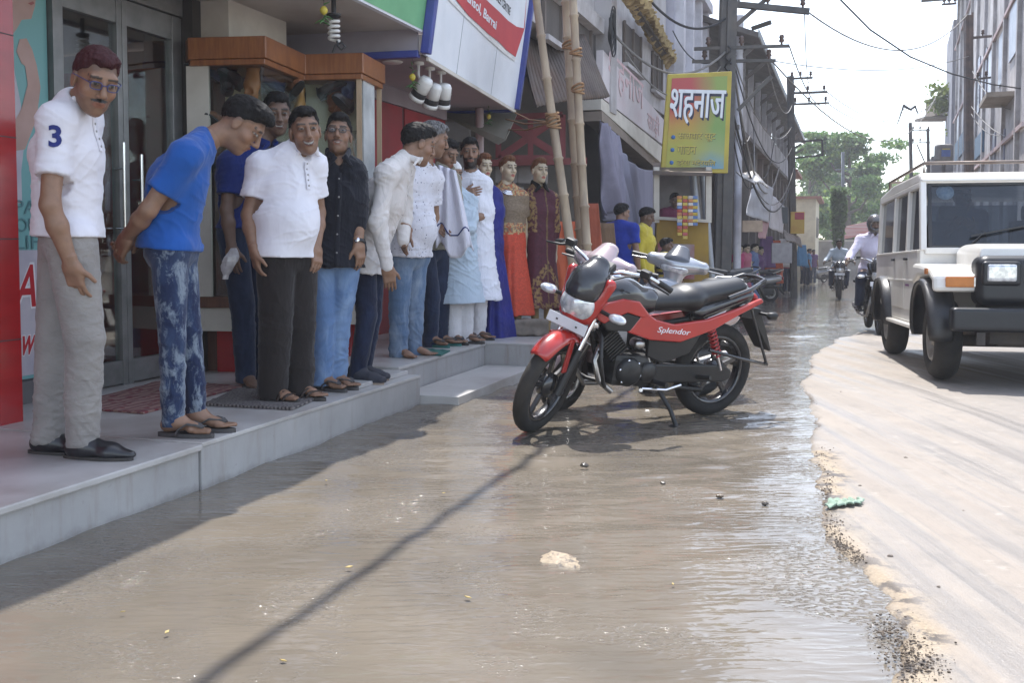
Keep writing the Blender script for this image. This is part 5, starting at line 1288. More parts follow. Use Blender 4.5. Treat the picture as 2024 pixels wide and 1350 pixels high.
p8 = person('man in khaki shirt and dark jeans looking down beside the white towel', 8.30,
    dict(pel=(852, 490, 0), chest=(858, 405, 0), nb=(872, 338, 0), sa=(845, 358, -.10), ea=(842, 430, -.16), wa=(862, 445, -.26), sb=(893, 358, .1), eb=(905, 420, .05), wb=(897, 452, -.10), ka=(852, 590, -.04), aa=(850, 684, -.04), kb=(872, 590, .08), ab=(870, 682, .08)),
    (880, 305, -.02, 55, 22, 0, 1.08), PZ3, 50, dict(m=M_khs, collar=True, placket=(.08, .95)), dict(m=M_djean, r=(.092, .075, .064)), ('slipper', M_grub, mat('teal_rubber', (.03, .16, .14), None, 9, .6)), 'brown', ('short', M_hair, .008), dict(stubble=.2), toe=(58, 62), hem=(852, 492), h=.008)
# towel over his shoulder
mb = MB(); sh_ = Vector(P(884, 352, 8.18)); nu_, nv_ = 14, 24; V = []
for j in range(nv_ + 1):
    t_ = j / nv_
    for i in range(nu_ + 1):
        s_ = i / nu_; px = 866 + 34 * s_ + (12 * t_ if s_ > .5 else -4 * t_) + 24 * s_ * t_; py = 325 + 12 * s_ + (165 - 14 * math.sin(9 * s_)) * t_
        p = P(px, py, 8.06 - .07 * math.sin(t_ * 2.2) - .035 * math.sin(s_ * 16 + 2 * t_)); V.append(p)
Q = [[j * (nu_ + 1) + i, j * (nu_ + 1) + i + 1, (j + 1) * (nu_ + 1) + i + 1, (j + 1) * (nu_ + 1) + i] for j in range(nv_) for i in range(nu_)]
mb.add(V, Q, True); tw_ = mb.build('towel', M_towel); md = tw_.modifiers.new('solid', 'SOLIDIFY'); md.thickness = .012; md.offset = 0
tag(tw_, 'long white towel with a thin dark stripe draped over a khaki shoulder', 'towel')
mb = MB(); 
for j in (18,): 
    rowp = [V[j * (nu_ + 1) + i] + Vector((0, -.012, 0)) for i in range(nu_ + 1)]; mb.tube(rowp, .006, 5)
mb.build('stripe', M_navy, tw_)
M_kurtab = fabric('pale_blue_cotton', (.46, .54, .62), (.40, .48, .56)); M_kurtaw = fabric('white_kurta_cotton', (.74, .74, .80), (.68, .68, .74), wr=.5); M_pyj = fabric('white_pyjama_cotton', (.66, .65, .66), (.58, .57, .58), wr=.5)
p9 = person('short man in white skullcap and pale blue kurta, hand at chin', 8.50,
    dict(pel=(905, 505, 0), chest=(903, 430, 0), nb=(897, 378, 0), sa=(882, 400, -.06), ea=(898, 440, -.24), wa=(906, 396, -.24), ta=(896, 374, -.2), sb=(926, 400, .04), eb=(930, 450, -.06), wb=(905, 452, -.24), ta2=(905, 452, 0), ka=(893, 590, -.02), aa=(893, 684, -.02), kb=(917, 592, .06), ab=(918, 688, .06)),
    (895, 346, -.02, 30, 8, 0, 1.0), PZ3, 30, dict(m=M_kurtab, name='kurta', skirt=(907, 598, .20, 1.15), wr=.012), dict(m=M_pyj, name='pyjama', r=(.10, .09, .075), wr=.009, cut=-.02), ('slipper', M_grub, M_sole), 'brown', ('cap', fabric('white_crochet', (.70, .69, .68), None), 0), dict(stubble=.3, beard=.35), sleeve='half', toe=(48, 58), h=.008, k=.95)
p10 = person('tall bearded man in long white kurta in front of the blue gown', 8.85,
    dict(pel=(937, 490, 0), chest=(935, 412, 0), nb=(930, 343, 0), sa=(908, 362, 0), ea=(906, 425, -.08), wa=(918, 385, -.28), ta=(934, 380, -.3), sb=(956, 364, 0), eb=(962, 425, 0), wb=(932, 432, -.24), ta2=(0, 0, 0) if False else (932, 432, 0), ka=(922, 590, 0), aa=(920, 684, 0), kb=(945, 590, 0), ab=(942, 688, 0)),
    (929, 303, -.02, 6, 2, 0, 1.08), PZ3, 10, dict(m=M_kurtaw, name='kurta', placket=(.06, .40), skirt=(940, 592, .185, 1.25), wr=.012), dict(m=M_pyj, name='pyjama', r=(.10, .085, .07)), ('slipper', M_grub, M_sole), 'brown', ('short', M_hair, .014), dict(beard=.95, moustache=.9, stubble=.5), sleeve='half', toe=(40, 50), h=.008)
# pouch in a hand
mb = MB(); a = P(462, 500, 6.12); V = []
for j in range(8):
    for i in range(10):
        q = 2 * PI * i / 10; w_ = .018 + .028 * math.sin(PI * min(j / 6, 1)) ; V.append(a + Vector((math.cos(q) * w_ * (1 + .2 * math.sin(3 * q + j)) - .008 * j, math.sin(q) * w_ * .5, .03 - .027 * j)))
mb.add(V, [[j * 10 + i, j * 10 + (i + 1) % 10, j * 10 + 10 + (i + 1) % 10, j * 10 + 10 + i] for j in range(7) for i in range(10)] + [list(range(10)), list(range(70, 80))[::-1]], False)
tag(mb.build('pouch', mat('crinkled_clear_plastic', (.55, .54, .55), (.40, .38, .38), 30, .2, spec=.7)), 'small crumpled clear plastic pouch held by the man in navy', 'pouch')
# the number on the sleeve
def sleeve_decal(root, body, px, py, size, m, bold=.03, name='sleeve_number'):
    """lettering wrapped on the garment where the photo shows it"""
    shirt = [c for c in root.children if c.name.startswith(('shirt', 'kurta'))][0]
    bv = BVHTree.FromPolygons([v.co for v in shirt.data.vertices], [p.vertices for p in shirt.data.polygons])
    r = ray(px, py).normalized(); off = root.location
    hit, n, _, _ = bv.ray_cast(CAMP - off, r)
    if hit is None: return
    n = n if n.dot(r) < 0 else -n; x = Vector((0, 0, 1)).cross(n).normalized(); y = n.cross(x)
    V, Fs = text_mesh(body, 1.0, .02, bold); y0 = min(v.y for v in V); y1 = max(v.y for v in V); sc = size / (y1 - y0)
    bm = bmesh.new(); vs = [bm.verts.new(v) for v in V]
    for f in Fs:
        try: bm.faces.new([vs[i] for i in f])
        except ValueError: pass
    bmesh.ops.triangulate(bm, faces=bm.faces); bmesh.ops.subdivide_edges(bm, edges=[e for e in bm.edges if e.calc_length() > .12], cuts=2, use_grid_fill=True)
    bm.verts.ensure_lookup_table(); W_ = []
    for v in bm.verts:
        o = hit + n * .1 + x * v.co.x * sc + y * v.co.y * sc; h2, _, _, _ = bv.ray_cast(o, -n, .2)
        W_.append((h2 if h2 is not None else hit) + n * (.003 + .002 * (v.co.z > 0)))
    bm.verts.index_update(); Fs = [[v.index for v in f.verts] for f in bm.faces]; bm.free()
    mb = MB(); mb.add(W_, Fs); return mb.build(name, m, shirt)
r1 = [o for o in COL.objects if o.get('label', '').startswith('man in white polo with a 3')][0]
sleeve_decal(r1, '3', 109, 268, .085, mat('blue_flock', (.02, .03, .16), None, 20, .9))

# ================================================================ dressed mannequins on the dress shop's platform
M_gownb = fabric('royal_blue_satin', (.012, .018, .20), (.008, .012, .14), rough=.45, wr=.3)
M_attr = None
def attr_fabric(name, rough=.7):
    t = NT(name); a = t.n('ShaderNodeVertexColor'); a.layer_name = 'Col'; co = t.coord('Object')
    n = t.noise(co, 60, 3); t.base(t.mix(1.0, a.outputs[0], t.ramp(n, [(.3, .75), (.7, 1.2)]), 'MULTIPLY')); t.set(Roughness=rough)
    t.l(t.bump(n, .4, .004), t.p.inputs['Normal']); return t.m
M_attr = attr_fabric('embroidered_cloth')
def paint_orange(V, d):
    c = np.tile(np.array((.50, .055, .022)), (len(V), 1)); z = V[:, 2]; wz = d['pel'][2] + .10; tz = d['nb'][2]
    n = fbm(V * 70, 2); m = z > wz; c[m] = (.20, .145, .095); em = (np.abs(z - wz - .03) < .05) | (z > tz - .09); em &= n > .45
    c[em] = (.42, .09, .03); c[em & (n > .55)] = (.45, .33, .16); return c
def paint_maroon(V, d):
    c = np.tile(np.array((.075, .010, .024)), (len(V), 1)); z = V[:, 2]; x = (V - d['pel']) @ d['lt']; n = fbm(V * 60, 2); f = (V - d['pel']) @ d['fw'] > -.02
    g = np.array((.26, .16, .06))
    sh = (np.abs(np.abs(x) - .13) < .04) & (z > d['pel'][2] + .12); kn = np.abs(z - d['pel'][2] + .40 - 1.6 * np.maximum(0, .14 - np.abs(np.abs(x) - .0)) ) < .05; hem = z < d['hemz'] + .28
    mid = (np.abs(x) < .006)
    c[f & sh & (n > .46)] = g; c[f & kn & (n > .5)] = g; c[f & hem & (np.abs(np.abs(x) - .10) < .035) & (n > .48)] = g; c[(z < d['hemz'] + .05) & (n > .5)] = g * .8; c[f & mid] = g * .6
    c[z > d['nb'][2] + .0] = (.16, .09, .04); return c
man_face = dict(stubble=0, lips=(.35, .05, .05), hairc=(.05, .03, .02), scalp=0.0)
SK_M = (.50, .41, .29)
FLR = PZ3 + .004
def mannequin(label, Y, J, head, top, **kw):
    return person(label, Y, J, head, FLR, kw.pop('ty', 25), top, None, ('none',), SK_M, ('bob' if kw.pop('bob', False) else 'short', M_wig, .012), man_face, h=.0075, name='mannequin', cat='mannequin', group='dressed mannequins outside the dress shop', body_mat=M_mannequin, female=True, k=.84, **kw)
def stand(root, px0, Y, hz, legs=True, col='gold'):
    m = mat('gilt_stand', (.36, .25, .10), (.28, .19, .08), 9, .45)
    b = root.location; mb = MB()
    if legs:
        for q in (-.06, .06): mb.tube([(q, 0, hz), (q * 1.1, 0, .30), (q * .9, -.02, .03)], [.055, .045, .03], 12)
    else: mb.tube([(0, 0, hz), (0, 0, .02)], .02, 10)
    mb.build('stand_leg', m, root); mb = MB(); mb.lathe([(0, .022), (.14, .02), (.15, .01), (.15, 0)], n=24); mb.build('stand_base', m, root)
q1 = mannequin('mannequin with auburn hair in a floor length royal blue gown', 9.15, dict(pel=(966, 480, 0), chest=(962, 415, 0), nb=(955, 364, 0), sa=(935, 385, 0), ea=(930, 450, .05), wa=(935, 505, .0), sb=(978, 388, 0), eb=(985, 450, .08), wb=(982, 505, .06)),
    (956, 330, -.02, 28, 2, 0, .98), dict(m=M_gownb, name='gown', skirt=(972, 676, .215, 1.05), pleats=(11, .015), wr=.004), sleeve='short', bob=True)
q2 = mannequin('mannequin in orange gown with a gold sequinned bodice', 9.3, dict(pel=(1010, 480, 0), chest=(1008, 415, 0), nb=(1000, 368, 0), sa=(978, 388, 0), ea=(974, 440, .06), wa=(985, 500, .08), sb=(1030, 390, 0), eb=(1036, 445, .08), wb=(1036, 500, .08)),
    (1004, 334, -.02, 32, 2, 0, .98), dict(m=M_attr, name='gown', skirt=(1018, 622, .175, 1.05), pleats=(9, .008), wr=.003, paint=paint_orange), sleeve='short')
stand(q2[0], 0, 9.3, .42)
q3 = mannequin('mannequin in maroon dress with gold embroidery and high collar', 9.45, dict(pel=(1070, 485, 0), chest=(1068, 418, 0), nb=(1062, 372, 0), sa=(1040, 394, 0), ea=(1034, 450, .08), wa=(1042, 510, .1), sb=(1090, 394, 0), eb=(1098, 450, .06), wb=(1096, 505, .06)),
    (1066, 338, -.02, 26, 2, 0, .98), dict(m=M_attr, name='gown', skirt=(1068, 608, .17, 1.15), pleats=(5, .008), wr=.003, paint=paint_maroon, collar=True), sleeve='half')
stand(q3[0], 0, 9.45, .45)
# silver neckpiece of the orange gown
mb = MB(); nbp = V3(q2[1]['nb']); fw_, lt_ = q2[3], q2[4]
for k_ in range(3): mb.tube([nbp + lt_ * (.055 + .012 * k_) * math.cos(a) + fw_ * (.085 + .006 * k_) * math.sin(a) - np.array([0, 0, 1]) * (.02 + .05 * math.sin(a) * (.6 + .3 * k_)) for a in np.linspace(0, PI, 12)], .010, 6)
mb.build('necklace', M_chrome, q2[0], 0, Matrix.Translation(-q2[0].location))
# loose skirt hanging behind the gowns, rock, bamboo poles
mb = MB(); a = P(945, 640, 9.6)
V = []
for j in range(6):
    for i in range(24):
        q = 2 * PI * i / 24; r_ = .09 + .035 * j + .012 * math.sin(7 * q); V.append(a + Vector((r_ * math.cos(q) * .7, r_ * math.sin(q) * .5, .24 - .096 * j)))
mb.add(V, [[j * 24 + i, j * 24 + (i + 1) % 24, j * 24 + 24 + (i + 1) % 24, j * 24 + 24 + i] for j in range(5) for i in range(24)] + [list(range(24))], True)
tag(mb.build('skirt_on_stand', fabric('saffron_cotton', (.55, .16, .03), None)), 'saffron orange skirt showing behind the royal blue gown', 'skirt')
s = SDF((-.30, -.2, -.15), (.30, .2, .15), .012); s.add(rbox((0, 0, 0), (.165, .09, .075), .035)); V, Q = s.mesh(); N = vnormals(V, Q); V = V + N * ((fbm(V * 14 + 5, 3) - .5) * .045)[:, None]
o = mesh_obj('stone_block', V, Q, mat('grey_brown_stone', (.24, .20, .165), (.16, .135, .11), 9, .9, bump=.3, bscale=60)); o.location = P(1048, 659, 9.2); o.location.z = FLR + .075; tag(o, 'rounded grey stone block on the platform edge by the gowns', 'stone')
M_bam = mat('weathered_bamboo', (.40, .31, .21), (.25, .19, .135), 4, .6, stretch=(3, 3, .5), dirt=.5, dirtcol=(.14, .11, .08), bump=.1, bscale=40)
M_rope = mat('coir_rope', (.33, .19, .09), (.22, .12, .06), 30, .9, bump=.4, bscale=120)
def bamboo(lab, a, b, r0, r1, seed):
    a, b = Vector(a), Vector(b); root = thing('bamboo_pole', lab, 'bamboo pole', a, 0, 'bamboo poles tied in front of the dress shop')
    L = (b - a).length; rs = random.Random(seed); pts = []; rad = []; z = 0; d = (b - a) / L; side = d.orthogonal().normalized()
    while z < L:
        r = r0 + (r1 - r0) * z / L; w_ = side * .012 * math.sin(z * 1.4 + seed)
        for dz, f in ((0, 1.0), (.012, 1.22), (.022, 1.22), (.034, .98)): pts.append(d * (z + dz) + w_); rad.append(r * f)
        z += .30 + .14 * rs.random()
    mb = MB(); mb.tube(pts, rad, 14); mb.build('culm', M_bam, root)
    return root, d, L
def px_along(a, b, py):
    q = (py - a[1]) / (b[1] - a[1]); return q
def lash(root, a, b, q, rad, turns=5, tails=0):
    c = (Vector(b) - Vector(a)) * q; d = (Vector(b) - Vector(a)).normalized(); s1 = d.orthogonal().normalized(); s2 = d.cross(s1); mb = MB()
    for k_ in range(turns):
        t_ = (k_ - turns / 2) * .018; mb.tube([c + d * (t_ + .02 * math.sin(q_ + k_)) + (s1 * math.cos(q_) + s2 * math.sin(q_)) * (rad + .012) for q_ in np.linspace(0, 2 * PI, 14)[:-1]], .010, 6, closed=True)
    mb.build('rope_lashing', M_rope, root)
b1a, b1b = P(1146, 640, 9.0), P(1054, -60, 9.3); b1 = bamboo('leftmost bamboo pole, leaning left and lashed with a rope knot', b1a, b1b, .046, .034, 1); lash(b1[0], b1a, b1b, .575, .046, 8)
b2a, b2b = P(1160, 640, 9.35), P(1114, -80, 9.8); b2 = bamboo('middle bamboo pole, grey and nearly upright', b2a, b2b, .052, .042, 2); lash(b2[0], b2a, b2b, .76, .05, 4)
b3a, b3b = P(1170, 640, 9.2), P(1128, -60, 9.6); b3 = bamboo('rightmost bamboo pole, pale and knobbly with rope rings', b3a, b3b, .044, .036, 3); lash(b3[0], b3a, b3b, .66, .042, 4); lash(b3[0], b3a, b3b, .765, .042, 3)
for i, (p_, q_) in enumerate((((1018, 222), (1080, 240)), ((1000, 235), (1080, 242)), ((1005, 256), (1082, 244)))):
    a, b = P(*p_, 10.9), P(*q_, 9.15); mb = MB(); mb.tube([a, (a + b) / 2 + Vector((0, 0, -.03)), b], .008, 6); tag(mb.build('tie_rope', M_rope), ['upper tie rope from the sign box corner to the bamboo knot', 'middle tie rope running to the bamboo knot', 'lowest tie rope running to the bamboo knot'][i], 'rope', 'ropes from the sign box to the bamboo knot')
# ================================================================ two wheelers
M_tyre = mat('tyre_rubber', (.007, .0068, .0066), (.013, .012, .011), 12, .85, bump=.2, bscale=90, dirt=.3, dirtcol=(.12, .10, .08))
M_blkpaint = mat('black_gloss_paint', (.012, .012, .014), (.018, .018, .02), 5, .2, spec=.6, coat=.5, dirt=.15, dirtcol=(.1, .09, .08))
M_redpaint = mat('red_gloss_paint', (.42, .018, .012), (.36, .016, .012), 4, .25, coat=.6, dirt=.12, dirtcol=(.2, .1, .08))
M_matblk = mat('matt_black_plastic', (.007, .007, .0075), (.012, .0115, .011), 8, .5, dirt=.2, dirtcol=(.1, .09, .08))
M_seat = mat('black_seat_vinyl', (.009, .0095, .011), (.013, .0135, .015), 12, .42, bump=.12, bscale=160, spec=.5)
M_engine = mat('engine_grey', (.05, .049, .048), (.025, .025, .025), 9, .5, .6, dirt=.5, dirtcol=(.1, .085, .07))
M_steel = mat('dull_steel', (.42, .41, .40), (.32, .31, .30), 9, .32, 1.0)
M_lampglass = mat('clear_lamp_lens', (.72, .74, .76), (.45, .47, .5), 22, .06, .35, spec=.9, coat=.8, lo=.42, hi=.58)
M_redlens = mat('red_lens', (.35, .01, .01), None, 9, .15); M_amber = mat('amber_lens', (.55, .17, .02), None, 9, .15)
M_plate = mat('number_plate_white', (.70, .70, .72), (.6, .6, .62), 6, .45, dirt=.2)
M_spring = mat('red_spring', (.36, .02, .02), None, 9, .35)
def wheel(root, name, c, R_, r_, rimm, spokes=6, M=None, width=1.0, brake=True, sides=32):
    c = Vector(c); mb = MB(); n = sides
    def ring(rad, prof):
        V = []; Fs = []; m = len(prof)
        for i in range(n):
            q = 2 * PI * i / n
            for dr, dy in prof: V.append(c + Vector(((rad + dr) * math.cos(q), dy, (rad + dr) * math.sin(q))))
        for i in range(n):
            for j in range(m): Fs.append([i * m + j, i * m + (j + 1) % m, ((i + 1) % n) * m + (j + 1) % m, ((i + 1) % n) * m + j])
        return V, Fs
    prof = [(r_ * math.cos(a) * 1.0, r_ * math.sin(a) * width) for a in np.linspace(0, 2 * PI, 13)[:-1]]
    mb.add(*ring(R_ - r_, prof), True); 
    if M is not None: mb.xf(M)
    w_ = mb.build(name, M_tyre, root)
    rm = MB(); rr = R_ - 1.75 * r_; rm.add(*ring(rr, [(-.022, -r_ * .62 * width), (.010, -r_ * .72 * width), (.012, r_ * .72 * width), (-.022, r_ * .62 * width), (-.012, 0)]), True)
    rm.lathe([(0, -.055), (.035, -.055), (.04, -.03), (.075 if brake else .04, -.02), (.075 if brake else .04, .03), (.035, .05), (0, .055)], c, (0, 1, 0), 18)
    for k in range(spokes):
        q = 2 * PI * k / spokes + .3; d = Vector((math.cos(q), 0, math.sin(q))); rm.bar(c + d * .04, c + d * (rr - .012), .032, .024, (0, 1, 0), .004)
    if M is not None: rm.xf(M)
    rm.build('rim', rimm, w_)
    return w_
def sdf_part(name, prims, m, root, h, M=None, planes=(), subs=(), lo=None, hi=None):
    los = np.array([p[0][1] for p in prims]).min(0); his = np.array([p[0][2] for p in prims]).max(0)
    F = SDF(los - .02 if lo is None else lo, his + .02 if hi is None else hi, h)
    for p, k in prims: F.add(p, k)
    for p, k in subs: F.sub(p, k)
    for p, n in planes: F.plane(p, n, .006)
    V, Q = F.mesh()
    if M is not None: V = np.array([list(M @ Vector(v)) for v in V])
    return mesh_obj(name, V, Q, m, root)

def arc_shell(c, rad, a0, a1, hw, thick, drop=.03, n=26, m=9, flare=0.0):
    """smooth rounded mudguard swept round an axle (axis y)"""
    mb = MB(); V = []; c = Vector(c)
    for i in range(n + 1):
        q = R(a0 + (a1 - a0) * i / n); e = max(0.0, math.sin(PI * i / n)) ** .35; w_ = hw * (.72 + .28 * e)
        for side in (0, 1):
            for j in range(m):
                t_ = -1 + 2 * j / (m - 1); r_ = rad + thick * (1 - side) + flare * 0 - drop * abs(t_) ** 2.4
                V.append(c + Vector((r_ * math.cos(q), (w_ - (0 if side == 0 else thick * .6)) * t_, r_ * math.sin(q))))
    K = 2 * m; Fs = []
    for i in range(n):
        for j in range(m - 1):
            a = i * K + j; Fs += [[a, a + 1, a + K + 1, a + K], [a + m, a + m + K, a + m + K + 1, a + m + 1]]
        a = i * K; Fs += [[a, a + K, a + K + m, a + m], [a + m - 1, a + 2 * m - 1, a + K + 2 * m - 1, a + K + m - 1]]
    for i in (0, n):
        for j in range(m - 1): a = i * K + j; Fs.append([a, a + m, a + m + 1, a + 1])
    mb.add(V, Fs, True); return mb
def motorcycle(label, rear, heading, lean=-9, steer=24, paint=None, paint2=None, panel=None, h=.008, plate=True, group=None, stand=True, letter=None, guard=True):
    paint = paint or M_redpaint; paint2 = paint2 or M_blkpaint; panel = panel or paint
    root = thing('motorcycle', label, 'motorcycle', rear, 0, group)
    root.rotation_mode = 'ZYX' if False else 'XYZ'
    root.matrix_world = Matrix.Translation(rear) @ Matrix.Rotation(heading, 4, 'Z') @ Matrix.Rotation(R(lean), 4, 'X')
    wl = wheel(root, 'wheel', (0, 0, .305), .305, .048, M_blkpaint, 5)
    # steering group
    rk = R(26); axd = Vector((-math.sin(rk), 0, math.cos(rk))); ax0 = Vector((1.27, 0, .305)) - Vector((.06, 0, 0))
    Ms = Matrix.Translation(ax0) @ Matrix.Rotation(R(steer), 4, axd) @ Matrix.Translation(-ax0)
    wf = wheel(root, 'wheel', (1.27, 0, .305), .305, .045, M_blkpaint, 5, Ms)
    fk = MB()
    fk.box(Vector((1.27, 0, .305)) + axd * .54, (.07, .22, .035)); fk.xf(Ms); fk.build('fork_yoke', M_matblk, root)
    for sy in (-1, 1):
        a = Vector((1.27, .085 * sy, .305)); fk = MB(); fk.tube([a - axd * .03, a + axd * .26], .026, 12); fk.xf(Ms); fk_o = fk.build('fork_leg', M_matblk, root)
        fk = MB(); fk.tube([a + axd * .26, a + axd * .62], .017, 12); fk.xf(Ms); fk.build('fork_stanchion', M_chrome, fk_o)
    # front mudguard
    mg = arc_shell((1.27, 0, .305), .33, 48, 138, .074, .012, .04); mg.xf(Ms); mgo = mg.build('mudguard', paint, root)
    mb = MB()
    for sy in (-1, 1): mb.bar((1.27, .083 * sy, .42), (1.24, .070 * sy, .62), .05, .012, (0, 1, 0), .004)
    mb.xf(Ms); mb.build('mudguard_stay', paint, mgo)
    # headlamp cowl: red surround, lens, dark visor
    cw = [(ell((1.08, 0, .82), (.13, .125, .13)), 0), (ell((1.13, 0, .75), (.10, .095, .095)), .04)]
    for sy in (-1, 1): cw.append((rc((1.08, .125 * sy, .95), (1.15, .085 * sy, .73), .036, .024), .03))
    cowl = sdf_part('headlamp_cowl', cw, paint, root, h, Ms, planes=[((1.0, 0, .8), (-1, 0, .1))])
    sdf_part('headlamp', [(ell((1.160, 0, .800), (.080, .108, .105)), 0)], M_lampglass, cowl, h, Ms, planes=[((1.1, 0, 0), (-1, 0, 0))])
    vs_ = sdf_part('visor', [(ell((1.09, 0, .935), (.115, .112, .10)), 0), (rc((1.15, 0, .88), (1.02, 0, 1.02), .085, .055, (0, 1, 0), 1.25), .04)], mat('smoked_visor', (.03, .031, .035), (.02, .02, .024), 4, .14, spec=.7), root, h, Ms, planes=[((1.02, 0, .90), Vector((-.9, 0, -.75))), ((1.0, 0, .9), (-1, 0, .1))])
    if plate:
        mb = MB(); mb.box((1.235, 0, .695), (.008, .26, .062), Matrix.Rotation(R(-14), 3, 'Y'), .003); mb.xf(Ms); po_ = mb.build('number_plate', M_plate, root)
        mb = MB(); 
        for y in (-.065, .065): mb.box((1.2402, y, .695), (.003, .012, .010), Matrix.Rotation(R(-14), 3, 'Y'))
        mb.xf(Ms); mb.build('plate_mark', M_matblk, po_)
    for sy in (-1, 1):
        sdf_part('indicator', [(ell((1.10, .235 * sy, .79), (.045, .055, .026)), 0)], M_lampglass, root, h * .7, Ms)
        mb = MB(); mb.tube([(1.09, .10 * sy, .79), (1.10, .20 * sy, .79)], .013); mb.xf(Ms); mb.build('indicator_stalk', M_matblk, root)
    hb = MB(); hb.tube([(.86, -.36, 1.0), (.93, -.27, 1.04), (.985, -.13, 1.02), (.99, 0, .955), (.985, .13, 1.02), (.93, .27, 1.04), (.86, .36, 1.0)], .0115, 10); hb.xf(Ms); hbo = hb.build('handlebar', M_chrome, root)
    for sy in (-1, 1):
        g_ = MB(); g_.tube([(.835, .395 * sy, .985), (.885, .325 * sy, 1.018)], .0185, 12); g_.xf(Ms); g_.build('grip', M_matblk, hbo)
        g_ = MB(); g_.tube([(.925, .27 * sy, 1.03), (.965, .31 * sy, 1.02), (.925, .42 * sy, .99)], [.009, .008, .006], 8); g_.box((.935, .255 * sy, 1.05), (.05, .06, .045), None, .01); g_.xf(Ms); g_.build('lever', M_matblk, hbo)
    cs = MB(); cs.box((1.0, 0, 1.005), (.10, .16, .05), Matrix.Rotation(R(28), 3, 'Y'), .015); cs.xf(Ms); cs.build('instrument', M_matblk, root)
    # tank, seat, tail
    tank = [(rc((.92, 0, .80), (.60, 0, .78), .105, .085, (0, 1, 0), 1.25), 0), (ell((.82, 0, .84), (.16, .135, .095)), .05), (rc((.95, 0, .74), (.72, 0, .70), .07, .06, (0, 1, 0), 1.6), .04)]
    tk = sdf_part('tank', tank, paint2, root, h, subs=[(rc((.5, 0, .60), (1.1, 0, .58), .07), .03)], planes=[((0, 0, .655), (0, 0, -1))])
    mb = MB(); mb.lathe([(0, .012), (.035, .012), (.04, 0)], (.83, 0, .932), n=16); mb.build('filler_cap', M_chrome, tk)
    def plate_panel(name, poly, y0, y1, m, par=root, bev=.008):
        for sy in (-1, 1):
            mb = MB(); mb.prism(poly, min(y0 * sy, y1 * sy), max(y0 * sy, y1 * sy), 1); mb.build(name, m, par, bev)
    plate_panel('tank_panel', [(1.02, .70), (1.06, .76), (.97, .80), (.86, .82), (.74, .80), (.66, .72), (.70, .70), (.82, .735), (.93, .70), (.98, .675)], .118, .150, panel)
    plate_panel('air_scoop', [(.98, .675), (.93, .695), (.82, .73), (.70, .70), (.68, .66), (.78, .62), (.95, .63)], .112, .140, M_matblk)
    plate_panel('side_panel', [(.69, .74), (.60, .685), (.46, .65), (.20, .67), (-.05, .735), (-.22, .79), (-.24, .765), (-.05, .69), (.15, .60), (.40, .535), (.63, .56), (.80, .615)], .112, .142, panel)
    plate_panel('inner_panel', [(.62, .56), (.42, .535), (.22, .57), (.30, .45), (.50, .40), (.62, .45)], .085, .115, M_matblk)
    if letter:
        put_text('lettering', letter, M_white, root, (.46, .1435, .605), (-1, 0, -.12), (-.0, 0, 1), h=.045, w=.25, extrude=.0008, shear=.4)
    sdf_part('seat', [(rc((.58, 0, .775), (.28, 0, .78), .062, .075, (0, 1, 0), 1.75), 0), (rc((.28, 0, .79), (-.10, 0, .845), .072, .062, (0, 1, 0), 1.6), .05)], M_seat, root, h, planes=[((0, 0, .735), Vector((-.12, 0, -1)))])
    sdf_part('tail', [(rc((.20, 0, .70), (-.20, 0, .79), .07, .05, (0, 1, 0), 1.35), 0)], paint2, root, h)
    mb = MB(); mb.tube([(.05, .13, .80), (-.12, .135, .85), (-.26, .10, .90), (-.28, 0, .905), (-.26, -.10, .90), (-.12, -.135, .85), (.05, -.13, .80)], .014, 8); mb.build('grab_rail', M_blkpaint, root)
    sdf_part('tail_lamp', [(ell((-.24, 0, .775), (.035, .075, .035)), 0)], M_redlens, root, h)
    mb = MB(); mb.prism([(-.15, .72), (-.28, .71), (-.36, .55), (-.42, .42), (-.40, .42), (-.30, .55), (-.24, .64), (-.12, .66)], -.075, .075, 1); mb.build('rear_mudguard', M_matblk, root, .006)
    for sy in (-1, 1):
        mb = MB(); mb.tube([(-.27, .05 * sy, .68), (-.30, .15 * sy, .68)], .01); mb.lathe([(0, -.05), (.022, -.04), (.026, .01), (0, .03)], (-.31, .17 * sy, .68), (-1, .3 * sy, 0), 12); mb.build('indicator', M_matblk, root)
    # engine, frame
    en = MB(); en.box((.70, 0, .36), (.30, .20, .20), Matrix.Rotation(R(-6), 3, 'Y'), .04); 
    for sy in (-1, 1): en.lathe([(0, .035), (.07, .035), (.085, .02), (.09, 0)], (.74, .10 * sy, .36), (0, sy, 0), 22); en.lathe([(0, .03), (.05, .03), (.062, .015), (.065, 0)], (.60, .10 * sy, .35), (0, sy, 0), 20)
    eng = en.build('engine', M_engine, root)
    for sy in (-1, 1):
        for k in range(6):
            q = PI * k / 3 + .3; mb = MB(); mb.lathe([(0, .006), (.008, .005), (.009, 0)], (.74 + .078 * math.cos(q), (.10 + .022) * sy, .36 + .078 * math.sin(q)), (0, sy, 0), 8); mb.build('bolt', M_chrome, eng)
    mb = MB(); mb.lathe([(0, -.05), (.03, -.05), (.034, -.02), (.026, 0), (.036, .02), (.03, .06), (0, .06)], (.66, .05, .52), (.3, 1, .1), 14); mb.tube([(.66, .06, .52), (.60, .09, .47), (.58, .10, .38)], .008, 6); mb.build('carburettor', M_steel, eng)
    mb = MB(); mb.lathe([(0, .03), (.04, .03), (.045, .0), (.03, -.03), (0, -.03)], (1.0, .07, .66), (1, .2, 0), 16); mb.build('horn', M_chrome, root)
    mb = MB(); mb.tube([(.92, .04, .52), (.98, .08, .44), (.95, .10, .32), (.86, .11, .25)], .017, 10); mb.build('downpipe', M_steel, eng)
    cy = MB()
